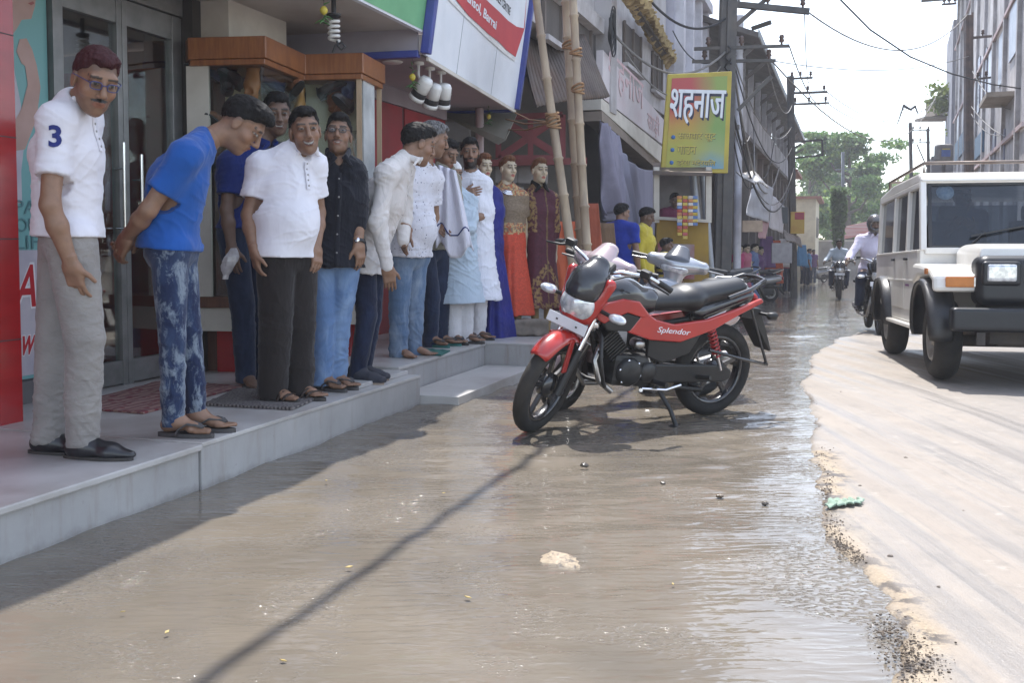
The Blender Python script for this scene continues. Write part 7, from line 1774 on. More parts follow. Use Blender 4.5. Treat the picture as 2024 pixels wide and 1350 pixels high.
for k in range(12):
    v = V0 + k * 2.35 + .36; kind = k % 4
    mb = MB(); sbox(mb, UF - .25, UF - .2, v, v + 1.98, 2.2 + rs.uniform(-.1, .2), 3.7)
    WB(mb, 'shop_board', mat('shop_board_%d' % (k % 5), [(.16, .14, .13), (.30, .26, .24), (.12, .10, .11), (.34, .10, .08), (.18, .20, .24)][k % 5], None, 2, .7, dirt=.5), lb)
    if kind == 2: mb = MB(); sbox(mb, UF - .5, UF - .45, v, v + 1.98, -1, 2.3); WB(mb, 'shutter', mat('grey_shutter', (.22, .23, .25), (.16, .165, .18), 3, .6, stretch=(1, 1, 14)), lb)
mb = MB(); mb.tube([S(UF + .12, 23.9, -.3), S(UF + .12, 23.9, 6.3)], .09, 10); WB(mb, 'drain_pipe', mat('white_drain_pipe', (.66, .66, .72), (.5, .5, .55), 3, .5, dirt=.3), lb)
# cloth sheets and awnings hung on it
M_sheet = mat('grey_white_sheet', (.42, .42, .45), (.34, .34, .37), 3, .85); M_sheetb = mat('brown_tarpaulin', (.17, .14, .12), (.12, .10, .09), 3, .85); M_pinkc = mat('faded_pink_cloth', (.36, .22, .22), (.3, .17, .18), 3, .85)
cloth('cloth_awning', 'pale grey sheet hung as a sun screen under the gallery', P(1492, 350, 21.5), P(1528, 372, 23.5), P(1476, 424, 20.3), P(1520, 440, 22.3), M_sheet, 2, .04, 24, 16, cat='awning')
cloth('cloth_awning', 'whitish narrow sheet hung beyond the grey sun screen', P(1527, 385, 25), P(1552, 410, 26.5), P(1522, 450, 24.4), P(1548, 462, 26), MATS['white_pilaster'], 2, .04, 20, 14, cat='awning')
cloth('cloth_awning', 'faded pink cloth hanging from the shop awning', P(1505, 432, 22), P(1520, 436, 22.5), P(1500, 470, 21.6), P(1514, 472, 22), M_pinkc, 2, .04, 14, 12, cat='awning')
cor(P(1455, 338, 19.2), P(1490, 341, 20.4), P(1522, 368, 20.2), P(1490, 360, 18.4), 'sheet_awning', 'thin pale metal sheet awning behind the sign poles', mat('bright_sheet', (.5, .48, .45), (.35, .32, .3), 4, .45, .3), 8, .012)
cor(P(1548, 452, 26.5), P(1580, 470, 29), P(1588, 488, 28.4), P(1556, 476, 25.6), 'sheet_awning', 'dark sloping awning low on the arcade front', M_rust, 8, .015)
for k, (px, py, Yd, w_, h_, m_, lab) in enumerate(((1487, 447, 21, .42, .24, (.40, .30, .22), 'tan shop board under the grey sun screen'), (1549, 425, 26, .2, .42, (.07, .08, .09), 'dark louvred window board beside the narrow sheet'), (1545, 500, 25, .5, .5, (.32, .31, .33), 'pale checked cloth display low on the arcade'))):
    a = P(px, py, Yd); mb = MB(); mb.box(a, (w_, .06, h_), None, .01); tag(mb.build('hoarding_board', mat('panel_%d' % k, m_, None, 9, .7)), lab, 'board')

# ---- buildings further down, left
cb = thing('cream_building', 'cream and white houses at the far end beyond the arcade', 'building', S(-2, 56, -1))
M_crm = mat('cream_wash', (.60, .54, .40), (.52, .46, .34), 1, .8, dirt=.3); 
mb = MB(); sbox(mb, -8, -2.6, 52.2, 58, -1.5, 4.6); WB(mb, 'wall', mat('white_wash', (.6, .58, .57), (.48, .46, .45), 1, .8, dirt=.4), cb)
mb = MB(); sbox(mb, -8, -1.5, 60, 68, -1.5, 3.6); WB(mb, 'wall', M_crm, cb)
mb = MB(); sbox(mb, -8, -2.2, 52, 58.2, 4.6, 4.75); WB(mb, 'roof', mat('red_brown_roof', (.3, .14, .10), None, 3, .8), cb); mb = MB(); sbox(mb, -8, -1.2, 59.8, 68.2, 3.6, 3.75); WB(mb, 'roof', MATS['red_brown_roof'], cb)
for v, z in ((53, 2.2), (55.5, 2.2), (61.5, 1.4), (64.5, 1.4)):
    mb = MB(); u_ = -2.59 if v < 59 else -1.49; sbox(mb, u_ - .005, u_ + .03, v, v + .9, z, z + 1.2); WB(mb, 'window', M_dark, cb)
fwl = thing('boundary_wall', 'long low grey boundary wall at the far end of the street', 'wall', S(0, 72, -1.3)); mb = MB(); sbox(mb, -2.2, 3.0, 70, 70.4, -1.6, 1.2); WB(mb, 'wall_panel', mat('pale_grey_wall', (.34, .32, .30), (.25, .23, .21), 1, .9, dirt=.5), fwl); mb = MB(); sbox(mb, -2.25, 3.05, 69.95, 70.45, 1.2, 1.3); WB(mb, 'coping', M_cream, fwl)
a = P(1692, 455, 58); mb = MB(); mb.box(a, (2.0, .08, .7), Matrix.Rotation(R(-12), 3, 'Y')); tag(mb.build('red_banner', mat('red_white_banner', (.55, .14, .12), (.62, .5, .48), 1.6, .7, stretch=(.2, 1, 5))), 'red and white banner across the far road left of the helmet', 'banner')

# ---- trees
def tree(lab, px, py_top, Y, crown_w, crown_h, seed, tint, n=4200, leaf=.26, trunk_base=None):
    rs = np.random.RandomState(seed); top = P(px, py_top, Y); g = gz(UV(top)[1]) - .6; base = Vector((top.x, top.y, g)); H = top.z - g
    root = thing('tree', lab, 'tree', base, 0, 'trees at the far end of the street'); rr = random.Random(seed)
    mb = MB(); mb.tube([(0, 0, 0), (.1, .05, H * .25), (-.05, .1, H * .5), (.1, 0, H * .72)], [.32, .25, .18, .08], 10); limbs = []
    for k in range(11):
        z0 = H * (.28 + .05 * k); q = rr.uniform(0, 2 * PI); L = crown_w * (.55 + .45 * rr.random()) * (1.0 - .045 * k); e = Vector((math.cos(q) * L, math.sin(q) * L * .7, z0 + crown_h * (.10 + .22 * rr.random())))
        m_ = Vector((e.x * .45, e.y * .45, z0 + crown_h * .04)); mb.tube([(0, 0, z0), m_, e], [.12, .07, .02], 6); limbs.append((m_, e))
    mb.build('trunk', mat('bark', (.12, .095, .07), (.07, .055, .045), 6, .9), root)
    C = []
    for m_, e in limbs:
        for t_ in (.35, .65, .9, 1.0, 1.05):
            c = m_.lerp(e, t_); C.append((c.x + rs.randn() * .3, c.y + rs.randn() * .3, c.z + rs.rand() * .5, crown_w * (.13 + .16 * rs.rand())))
    for k in range(8): C.append((rs.randn() * crown_w * .28, rs.randn() * crown_w * .2, H - crown_h * (.06 + .3 * rs.rand()), crown_w * (.12 + .12 * rs.rand())))
    C = np.array(C); idx = rs.randint(0, len(C), n); d = rs.randn(n, 3); d /= np.linalg.norm(d, axis=1)[:, None]; r_ = rs.rand(n) ** .45
    p = C[idx, :3] + d * (C[idx, 3] * r_)[:, None] * np.array([1.25, 1.0, .45]); p[:, 2] = np.minimum(p[:, 2], H + .1)
    a = rs.randn(n, 3); a /= np.linalg.norm(a, axis=1)[:, None]; b = np.cross(a, rs.randn(n, 3)); b /= np.linalg.norm(b, axis=1)[:, None]; s_ = leaf * (.5 + rs.rand(n))[:, None]
    V = np.stack([p - a * s_, p + b * s_ * .55, p + a * s_, p - b * s_ * .55], 1).reshape(-1, 3); Q = np.arange(n * 4).reshape(n, 4)
    cl = np.repeat(np.array(tint)[None] * (.65 + .8 * rs.rand(len(C))[idx])[:, None] * (1 + .25 * rs.randn(n, 1) * np.array([1, .6, .5])), 4, axis=0)
    mesh_obj('crown', V, Q, M_leaf, root, False, np.clip(cl, .01, .5)); return root
t = NT('leaves'); a = t.n('ShaderNodeVertexColor'); a.layer_name = 'Col'; t.base(a.outputs[0]); t.set(Roughness=.55); t.p.inputs['Transmission Weight'].default_value = 0.0
tr_ = t.n('ShaderNodeBsdfTranslucent'); t.l(a.outputs[0], tr_.inputs[0]); mx = t.n('ShaderNodeMixShader'); mx.inputs[0].default_value = .35; t.l(t.p.outputs[0], mx.inputs[1]); t.l(tr_.outputs[0], mx.inputs[2]); t.l(mx.outputs[0], t.out.inputs[0]); M_leaf = t.m
tree('tallest dark green spreading tree rising beyond the arcade roof', 1680, 262, 68, 4.0, 8, 3, (.12, .20, .055), 13000, .15)
tree('yellow green tree low behind the boundary wall', 1712, 395, 76, 4.6, 5, 8, (.19, .28, .07), 8000, .17)
tree('mid green tree half hidden by the white jeep roof', 1775, 345, 72, 4.5, 7, 12, (.15, .21, .075), 8000, .17)
tree('small light tree crown peeping over the far arcade roof end', 1600, 278, 80, 1.8, 4, 17, (.15, .20, .07), 2500, .16)
tree('dark green tree behind the far end of the right hand wall', 1640, 330, 84, 4.4, 7, 21, (.12, .175, .065), 8000, .18)
# ivy covered post
iv = thing('ivy_post', 'old post thickly covered with green ivy at the street end', 'post', P(1656, 560, 50)); rs = np.random.RandomState(4)
rod(P(1656, 585, 50), P(1656, 378, 50), .10, M_pole, 'post_core', iv)
n = 2600; zz = rs.rand(n); a_ = rs.rand(n) * 2 * PI; rd = .34 * (.25 + .75 * np.clip(zz * 1.6, 0, 1)) * rs.rand(n) ** .5; b0, b1 = P(1656, 520, 50), P(1656, 372, 50)
p = np.stack([b0.x + np.cos(a_) * rd, b0.y + np.sin(a_) * rd, b0.z + (b1.z - b0.z) * zz], 1) - V3(iv.location)
a = rs.randn(n, 3); a /= np.linalg.norm(a, axis=1)[:, None]; b = np.cross(a, rs.randn(n, 3)); b /= np.linalg.norm(b, axis=1)[:, None]; s_ = .10 * (.6 + rs.rand(n))[:, None]
mesh_obj('ivy', np.stack([p - a * s_, p + b * s_, p + a * s_, p - b * s_], 1).reshape(-1, 3), np.arange(n * 4).reshape(n, 4), M_leaf, iv, False, np.repeat(np.array([[.12, .19, .06]]) * (.6 + .9 * rs.rand(n, 1)), 4, 0))

# ---- utility poles
def upole(lab, base, top, r, arms, braces=(), ins=True, m=None):
    base, top = Vector(base), Vector(top); o = thing('utility_pole', lab, 'utility pole', base); m = m or M_pole
    mb = MB(); mb.bar(base, top, r * 2, r * 1.5, (0, 1, 0), .01); mb.bar(base + Vector((0, -r * .8, 0)), top + Vector((0, -r * .8, 0)), r * .5, r * .4, (0, 1, 0)); WB(mb, 'mast', m, o)
    for a, b, w_ in arms:
        mb = MB(); mb.bar(a, b, w_, w_ * .8, (0, 0, 1)); ca = WB(mb, 'crossarm', m, o)
        if ins:
            for q in (.15, .5, .92):
                c = Vector(a).lerp(Vector(b), q); mb = MB(); mb.lathe([(0, .16), (.03, .15), (.045, .11), (.03, .09), (.05, .05), (.02, .03), (.015, -.04)], c + Vector((0, 0, w_ / 2)), n=10); sub(mb, 'insulator', mat('brown_porcelain', (.10, .06, .05), None, 9, .3), o, ca)
    for a, b, w_ in braces:
        mb = MB(); mb.bar(a, b, w_, w_ * .7, (0, 1, 0)); WB(mb, 'brace', m, o)
    return o
Y1 = 16.6
pg = P(1424, 600, Y1)
upole('thick dark utility pole rising behind the yellow framed sign', (pg.x, pg.y, -.4), P(1441, -60, Y1), .13,
      [(P(1436, 6, Y1), P(1600, 22, Y1 - .3), .11), (P(1372, 96, Y1), P(1560, 90, Y1 - .2), .06), (P(1368, 121, Y1 + .1), P(1533, 119, Y1), .06)],
      [(P(1440, 62, Y1), P(1516, -4, Y1 - .1), .07), (P(1486, 56, Y1 + .2), P(1524, 43, Y1), .07), (P(1458, 218, Y1), P(1524, 150, Y1 - .1), .06), (P(1440, 110, Y1), P(1405, 160, Y1), .05)])
Y2 = 29.0
pg = P(1570, 580, Y2)
upole('slim black utility pole with three crossarms by the arcade', (pg.x, pg.y, -.75), P(1562, 150, Y2), .09,
      [(P(1558, 155, Y2), P(1606, 153, Y2), .07), (P(1558, 184, Y2), P(1635, 181, Y2), .08), (P(1560, 206, Y2), P(1638, 203, Y2), .07)],
      [(P(1572, 280, Y2), P(1625, 276, Y2), .06), (P(1572, 312, Y2), P(1625, 306, Y2), .05), (P(1625, 276, Y2), P(1626, 308, Y2), .05)])
a = P(1576, 440, Y2 - .3); mb = MB(); mb.box(a, (.40, .05, .62), Matrix.Rotation(R(4), 3, 'Z'), .01); ys = mb.build('pole_sign', mat('yellow_print_sign', (.50, .36, .07), (.46, .26, .05), 3, .6)); tag(ys, 'small yellow and red sign tied on the slim pole', 'sign')
mb = MB(); mb.box(a + Vector((0, -.028, .19)), (.36, .006, .20)); mb.build('red_heading', mat('red_heading_ink', (.40, .05, .08), None, 9, .5), ys)
Y3 = 52
upole('thin grey pole against the trees at the far end', P(1666, 590, Y3), P(1666, 300, Y3), .07, [(P(1652, 335, Y3), P(1690, 332, Y3), .06)], ins=False, m=M_galv)
Y4 = 46
upole('double pole structure left of the right hand buildings', P(1802, 400, Y4), P(1799, 242, Y4), .07, [(P(1799, 258, Y4), P(1838, 257, Y4), .06), (P(1799, 282, Y4), P(1838, 281, Y4), .06)], [(P(1834, 254, Y4), P(1836, 400, Y4), .12), (P(1812, 284, Y4), P(1832, 330, Y4), .05)])

# ---- right side buildings
M_rw = mat('weathered_white_facade', (.50, .475, .47), (.34, .32, .32), 1.0, .85, dirt=.95, dirtcol=(.20, .175, .16), stretch=(1, 1, .3))
hdR = R(20.7); cR, sR_ = math.cos(hdR), math.sin(hdR)
A0 = P(1882, 480, 44.0); dR = Vector((sR_, cR, 0)); nR = Vector((cR, -sR_, 0))
rb = thing('white_facade_building', 'tall weathered white building with narrow windows on the right', 'building', (A0.x, A0.y, -1))
def RF(px, py, off=0.0):
    r = ray(px, py); k = (A0 - CAMP + nR * -off).dot(nR) / r.dot(nR); return CAMP + r * k
B0 = A0 - dR * 26
mb = MB(); slab4(mb, (A0.x, A0.y, -2), (B0.x, B0.y, -2), (B0.x, B0.y, 16), (A0.x, A0.y, 16), nR * 9); WB(mb, 'wall', M_rw, rb)
def rquad(name, px0, py0, px1, py1, m, th=.06, par=rb, out=.0):
    """flat facade panel: top-left and bottom-right photo pixels, vertical edges"""
    a = RF(px0, py0); b = RF(px1, py0); zt = a.z; c = RF(px0, py1); zb_ = c.z
    V = [Vector((a.x, a.y, zb_)), Vector((b.x, b.y, zb_)), Vector((b.x, b.y, zt)), Vector((a.x, a.y, zt))]
    mb = MB(); slab4(mb, *[q - nR * .002 for q in V], nR * -th); return WB(mb, name, m, par)
M_rwin = mat('bluish_window', (.16, .17, .24), (.24, .25, .32), 3, .35)
for px, p0, p1, w_ in ((1934, 130, 215, 9), (1948, 112, 200, 9), (1962, 98, 196, 10), (1983, 75, 170, 11), (2006, 20, 120, 14), (1896, 225, 300, 5), (1908, 215, 300, 6), (1934, 160, 230, 8), (1965, 270, 320, 8), (1984, 262, 320, 8)):
    w__ = rquad('window', px - w_ / 2, p0, px + w_ / 2, p1, M_rwin, .03)
for z_ in (3.4, 6.3, 9.4):
    mb = MB(); mb.bar(Vector((A0.x, A0.y, z_)) - nR * .05, Vector((B0.x, B0.y, z_)) - nR * .05, .06, .09); WB(mb, 'floor_band', mat('faded_red_band', (.42, .30, .29), (.46, .37, .36), 2, .8), rb)
for k in range(9):
    c = A0 - dR * (1.5 + 2.9 * k); mb = MB(); mb.bar(Vector((c.x, c.y, -1.5)) - nR * .04, Vector((c.x, c.y, 16)) - nR * .04, .22, .08, tuple(nR)); WB(mb, 'pilaster', M_rw, rb)
for px, py in ((1915, 290), (1900, 300)): pass
sh1 = [rquad('shutter', 1890, 286, 1912, 322, mat('blue_shutter', (.05, .12, .20), (.04, .09, .15), 3, .6, stretch=(1, 1, 12))), rquad('shutter', 1924, 284, 1946, 322, MATS['blue_shutter'])]
mb = MB(); c = RF(1996, 205); mb.box(c - nR * .25 + Vector((0, 0, .1)), (.6, 2.0, .10), Matrix.Rotation(-hdR, 3, 'Z')); WB(mb, 'balcony_slab', mat('stained_concrete', (.26, .22, .18), (.36, .30, .24), 2, .9, dirt=.6), rb)
# neighbours further on
g2 = thing('grey_block', 'dark grey end block with weeds beyond the white facade', 'building', A0 + dR * 3)
mb = MB(); a = A0 + dR * .2; b = A0 + dR * 9; slab4(mb, Vector((a.x, a.y, -2)) - nR * .9, Vector((b.x, b.y, -2)) - nR * .9, Vector((b.x, b.y, 4.9)) - nR * .9, Vector((a.x, a.y, 4.9)) - nR * .9, nR * 8); WB(mb, 'wall', mat('dark_grey_stucco', (.13, .125, .135), (.20, .19, .19), 1.2, .9, dirt=.5), g2)
mb = MB(); a = P(1857, 212, 50); mb.box(a, (.9, 1.2, .9)); a = P(1853, 235, 50); mb.box(a + Vector((-.2, 0, 0)), (1.4, 1.2, .12)); WB(mb, 'ledge', MATS['stained_concrete'], g2)
ws_ = thing('tower_block', 'tall blue grey blank wall rising behind the white facade', 'building', A0 + dR * 5)
mb = MB(); a = A0 + dR * 1.0; slab4(mb, Vector((a.x, a.y, -2)) - nR * .1, Vector((a.x, a.y, -2)) + nR * 3, Vector((a.x, a.y, 10.9)) + nR * 3, Vector((a.x, a.y, 10.9)) - nR * .1, dR * 6); WB(mb, 'wall', mat('blue_grey_blank_wall', (.20, .205, .235), (.26, .26, .29), 1.2, .85, dirt=.4), ws_)
mb = MB(); c = RF(1940, -30); c = A0 - dR * 4; mb.box((c.x - .6, c.y, 11.6), (1.8, 8, .22), Matrix.Rotation(-hdR, 3, 'Z')); mb.box((c.x - 1.0, c.y, 12.4), (.9, 8, 1.4), Matrix.Rotation(-hdR, 3, 'Z')); WB(mb, 'cornice', mat('dark_cornice', (.12, .115, .12), (.18, .17, .17), 2, .9), rb)
for px, py, r_ in ((1862, 178, .5), (1852, 200, .45), (1868, 212, .4), (1890, 258, .3)):
    o = thing('weed_tuft', 'green weed tuft growing out of the right hand wall', 'weed', P(px, py, 48), 0, 'weeds on the right hand walls'); n = 160; p = rs.randn(n, 3) * np.array([r_, r_, r_ * .6]) * .6; a = rs.randn(n, 3); a /= np.linalg.norm(a, axis=1)[:, None]; b = np.cross(a, rs.randn(n, 3)); b /= np.linalg.norm(b, axis=1)[:, None]; s_ = .10
    mesh_obj('foliage', np.stack([p - a * s_, p + b * s_, p + a * s_, p - b * s_], 1).reshape(-1, 3), np.arange(n * 4).reshape(n, 4), M_leaf, o, False, np.tile([.16, .2, .05], (n * 4, 1)))
# purple and yellow shop sign on the right
pc = [RF(1990, 306, 1.0), RF(2060, 285, 1.0), RF(2060, 205, 1.0), RF(1988, 252, 1.0)]
pq1 = P(1992, 304, 26); pq2 = P(2075, 285, 23); pq3 = P(2075, 205, 23); pq4 = P(1989, 250, 26)
ps = thing('shop_sign', 'purple shop sign with a yellow top band over the jeep', 'sign', pq1); mb = MB(); slab4(mb, pq1, pq2, pq3, pq4, (.05, .15, 0)); WB(mb, 'board', mat('purple_board', (.14, .03, .09), (.11, .025, .07), 3, .5), ps)
mb = MB(); slab4(mb, pq4.lerp(pq1, .32) + Vector((-.004, -.012, 0)), pq3.lerp(pq2, .32) + Vector((-.004, -.012, 0)), pq3 + Vector((-.004, -.012, 0)), pq4 + Vector((-.004, -.012, 0)), (0, .01, 0)); WB(mb, 'yellow_band', mat('yellow_band_print', (.45, .34, .05), None, 5, .5), ps)
xp = (pq2 - pq1).normalized()
for k, s_ in enumerate(('साड़ी सूट', 'लहंगा चुनरी', 'मेन रोड')):
    o = put_text('lettering', s_, mat('pale_lilac_ink', (.6, .5, .6), None, 9, .5), None, pq4.lerp(pq1, .46 + .19 * k).lerp(pq3.lerp(pq2, .46 + .19 * k), .38) + Vector((-.006, -.02, 0)), xp, (0, 0, 1), h=.10, w=.85, extrude=.003); reparent(o, ps)
# right pole with arms
Y5 = 27
pr5 = upole('rusty steel pole with long arms before the white facade', P(1916, 520, Y5), P(1914, 30, Y5), .10, [(P(1922, 74, Y5), P(2060, 62, Y5 - .5), .07), (P(1926, 156, Y5), P(1972, 151, Y5), .06), (P(1862, 8, Y5), P(1890, 6, Y5), .06)], [(P(1922, 24, Y5), P(1922, 78, Y5), .05), (P(1912, 45, Y5), P(1911, 130, Y5), .12)], m=mat('rusty_pole', (.16, .11, .09), (.09, .075, .07), 5, .8, dirt=.4))
# lamp box
lbx = thing('meter_box', 'rounded grey box with a blue and yellow emblem over the jeep roof', 'box', P(1865, 318, 30)); a = P(1865, 302, 30)
sd_ = sdf_part('case', [(rbox(tuple(a - lbx.location), (.24, .16, .26), .08), 0)], mat('grey_case', (.22, .21, .20), (.16, .15, .15), 5, .5), lbx, .02)
mb = MB(); mb.box(a - lbx.location + Vector((0, -.165, -.02)), (.26, .01, .2)); mb.build('emblem', mat('blue_emblem', (.10, .16, .4), None, 8, .4), lbx); mb = MB(); mb.box(a - lbx.location + Vector((0, -.168, .10)), (.22, .01, .03)); mb.build('emblem_band', M_yink, lbx)
rod(P(1865, 318, 30), P(1865, 520, 30), .06, M_pole, 'post', lbx)

# ---- wires
def wire(a, b, sag, r, m, lab, n=22, grp='overhead wires across the street'):
    a, b = Vector(a), Vector(b); pts = [a.lerp(b, q) + Vector((0, 0, -4 * sag * q * (1 - q))) for q in np.linspace(0, 1, n)]
    mb = MB(); mb.tube(pts, r, 5); return tag(mb.build('overhead_wire', m), lab, 'wire', grp)
wire(P(1600, 25, Y1 - .3), P(1912, 28, 27), .75, .014, M_wirel, 'sagging wire from the thick pole arm to the rusty right pole')
pl_ = [P(1655, -8, 15), P(1720, 58, 16), P(1800, 112, 17.5), P(1880, 145, 19), P(1960, 166, 20), P(2040, 178, 21)]
mb = MB(); mb.tube(pl_, .014, 5); tag(mb.build('overhead_wire', M_wire), 'bold dark wire slanting down across the sky to the right edge', 'wire', 'overhead wires across the street')
wire(P(1530, 120, Y1), P(1916, 110, 27), .25, .010, M_wirel, 'nearly level wire from the lower crossarm to the right pole')
wire(P(1524, 118, Y1), P(1850, 190, 44), 1.6, .014, M_wirel, 'long shallow wire toward the grey end block')
wire(P(1636, 182, Y2), P(1850, 195, 46), .9, .014, M_wirel, 'wire from the slim pole to the grey end block')
wire(P(1560, 90, Y1), P(1636, 203, Y2), .4, .012, M_wirel, 'wire running between the two left hand poles')
wire(P(1590, 22, Y1), P(1600, 155, Y2), .5, .010, M_wirel, 'steep wire from the top arm down to the slim pole')
wire(P(1516, 120, Y1), P(1566, 206, Y2), .5, .012, M_wirel, 'wire from the lower crossarm to the slim pole mast')
wire(P(1638, 205, Y2), P(1790, 212, 46), .6, .014, M_wirel, 'low wire from the slim pole toward the hanging scrap')
wire(P(1790, 212, 46), P(1850, 200, 46), .3, .014, M_wirel, 'short wire holding the hanging black scrap')
wire(P(1922, 140, 26.5), P(2060, 200, 20), .5, .012, M_wirel, 'wire from the rusty pole down past the white facade')
wire(P(1920, 210, 26.5), P(2060, 268, 20), .35, .012, M_wirel, 'pale wire from the rusty pole to the purple sign')
wire(P(1920, 225, 26.5), P(1990, 262, 24), .25, .012, M_wirel, 'short pale wire drooping to the purple sign')
mb = MB(); mb.tube([P(1785, 207, 45), P(1792, 212, 45), P(1800, 216, 45), P(1808, 210, 45)], .06, 6); mb.tube([P(1786, 208, 45), P(1778, 232, 45), P(1772, 248, 45)], [.05, .03, .02], 5); mb.tube([P(1808, 208, 45), P(1815, 226, 45)], [.05, .02], 5); tag(mb.build('cable_scrap', M_wire), 'black scrap dangling from a wire in the sky', 'scrap')
# tangle along the left side, pole to buildings
rs2 = random.Random(11)
ends = [((1441, 95), Y1, (1208, 60), 14.2, .5), ((1441, 95), Y1, (1330, 60), 19, .4), ((1430, 122), Y1, (1235, 100), 14, .6), ((1441, 30), Y1, (1285, 0), 15, .3), ((1445, 96), Y1, (1565, 250), Y2, .8), ((1450, 122), Y1, (1568, 285), Y2, 1.0), ((1452, 150), Y1, (1540, 330), 26, 1.2), ((1440, 215), Y1, (1500, 345), 21, .7), ((1440, 216), Y1, (1570, 330), Y2, 1.3), ((1446, 210), Y1, (1560, 372), 27, 1.1), ((1440, 180), Y1, (1485, 260), 22, .5), ((1449, 120), Y1, (1478, 330), 20, .1), ((1490, 255), 24, (1492, 350), 21.5, .05), ((1530, 280), 26, (1505, 350), 22, .3)]
names = ['from the thick pole to the cable coil', 'from the thick pole to the tall lilac building', 'looping from the lower crossarm to the thatch', 'high up to the thatched eave', 'sloping from the crossarm to the slim pole', 'second line sloping to the slim pole', 'drooping to the narrow sheet', 'drooping to the grey sun screen', 'deeply sagging across the arcade', 'lowest across the arcade front', 'stapled along the arcade gallery', 'falling straight to the metal awning', 'tying up the grey sun screen', 'tying the gallery to the sun screen']
for k, (p0, y0, p1, y1, sg) in enumerate(ends): wire(P(*p0, y0), P(*p1, y1), sg, .012 if k % 3 else .02, M_wire if k % 2 else M_wirel, 'service cable ' + names[k], 18, 'service cables on the left side')
mb = MB()
for k in range(9):
    z0 = 90 + k * 24; a = [P(1441 + 6 * math.sin(j * 1.3 + k) - .02 * (z0 + j * 5), z0 + j * 6, Y1 - .18 - .04 * math.sin(j + k)) for j in range(7)]; mb.tube(a, .016, 5)
tag(mb.build('cable_bundle', M_wire), 'knotted bundle of cables strapped down the thick pole', 'cable')
# the thick cable whose shadow crosses the water
zc = 5.2; uc = -1.51 - (math.sin(AL)) * zc / math.tan(R(SUN_EL))
pts = [S(uc, v, zc - .0 + .0 * v) for v in np.linspace(-14, 15.5, 30)]; pts.append(P(1441, -20, Y1))
mb = MB(); mb.tube(pts, .026, 7); tag(mb.build('overhead_cable', M_wire), 'thick overhead cable running along the street to the dark pole', 'cable')
# ================================================================ mats, litter, riders and people down the street
def mat_quad(name, lab, pts, z, m, cat='mat', th=.008):
    q = [G(*p, z) for p in pts]; n = 24; V = []
    for k in (0, 1):
        for j in range(n + 1):
            for i in range(n + 1):
                p = q[0].lerp(q[1], i / n).lerp(q[3].lerp(q[2], i / n), j / n); w_ = .004 * math.sin(i * .9 + j * .4) + .003 * math.sin(j * 1.3); V.append(p + Vector((0, 0, th * k + (max(0, w_) if k else 0))))
    K = (n + 1) ** 2; Fs = [[k * K + j * (n + 1) + i + a for a in ((0, 1, n + 2, n + 1) if k else (0, n + 1, n + 2, 1))] for k in (0, 1) for j in range(n) for i in range(n)]
    for i in range(n):
        for a in (i, n * (n + 1) + i): Fs.append([a, a + 1, K + a + 1, K + a])
        for a in (i * (n + 1), i * (n + 1) + n): Fs.append([a, a + n + 1, K + a + n + 1, K + a])
    mb = MB(); mb.add(V, Fs); return tag(mb.build(name, m), lab, cat)
t = NT('red_carpet'); co = t.coord('Object', (1, 1, 1), (0, 0, AL)); wv_ = t.n('ShaderNodeTexVoronoi'); wv_.inputs['Scale'].default_value = 16; t.l(co, wv_.inputs[0])
br = t.n('ShaderNodeTexWave'); br.inputs['Scale'].default_value = 5; br.inputs['Distortion'].default_value = 3; t.l(co, br.inputs[0])
c = t.mix(t.ramp(wv_.outputs['Distance'], [(.28, 0.), (.36, .8)]), (.17, .028, .035), (.28, .18, .15)); c = t.mix(t.ramp(br.outputs[1], [(.55, 0.), (.7, .6)]), c, (.10, .02, .035)); t.base(c); t.set(Roughness=.95); t.l(t.bump(t.noise(co, 300, 2), .4, .003), t.p.inputs['Normal'])
mat_quad('door_mat', 'dark red patterned carpet before the glass doors', [(118, 806), (283, 819), (480, 766), (330, 752)], PZ2 + .002, t.m, 'carpet')
t = NT('braided_mat'); co = t.coord('Object', (1, 1, 1), (0, 0, AL + .2)); wv_ = t.n('ShaderNodeTexWave'); wv_.inputs['Scale'].default_value = 14; wv_.inputs['Distortion'].default_value = 2.5; wv_.inputs['Detail Scale'].default_value = 6; t.l(co, wv_.inputs[0])
t.base(t.mix(t.ramp(wv_.outputs[1], [(.3, 0.), (.6, 1.)]), (.045, .04, .04), (.19, .17, .16))); t.set(Roughness=.95); t.l(t.bump(wv_.outputs[1], .6, .008), t.p.inputs['Normal'])
mat_quad('door_mat', 'grey braided mat under the sandals of the plump man', [(404, 802), (578, 811), (642, 783), (470, 770)], PZ2 + .003, t.m, 'mat', .012)
mat_quad('door_mat', 'flat teal rubber mat by the feet beyond the washed jeans', [(800, 697), (872, 704), (890, 694), (820, 689)], PZ3 + .001, mat('teal_mat', (.02, .13, .11), None, 9, .7), 'mat')
# litter
def lump(name, lab, cat, px, py, size, m, z=.004, group=None, seed=0, flat=.5):
    s_ = SDF((-size * 1.5,) * 3, (size * 1.5,) * 3, size / 7); s_.add(ell((0, 0, 0), (size, size * .75, size * flat))); V, Q = s_.mesh(); N = vnormals(V, Q); V = V + N * ((fbm(V / size * 1.8 + seed * 7 + 20, 3) - .5) * size * .7)[:, None]
    o = mesh_obj(name, V, Q, m); g_ = G(px, py, z); o.location = g_ + Vector((0, 0, gz(UV(g_)[1]))); return tag(o, lab, cat, group)
M_peb = mat('wet_dark_stone', (.05, .042, .035), (.09, .075, .06), 30, .25)
lump('pebble', 'largest dark wet stone breaking the water below the motorcycle', 'stone', 1155, 920, .021, M_peb, .012, None, 1)
lump('pebble', 'brown wet stone in the bright ripples near the sandy edge', 'stone', 1424, 981, .016, mat('wet_brown_stone', (.12, .085, .055), None, 30, .3), .012, None, 2)
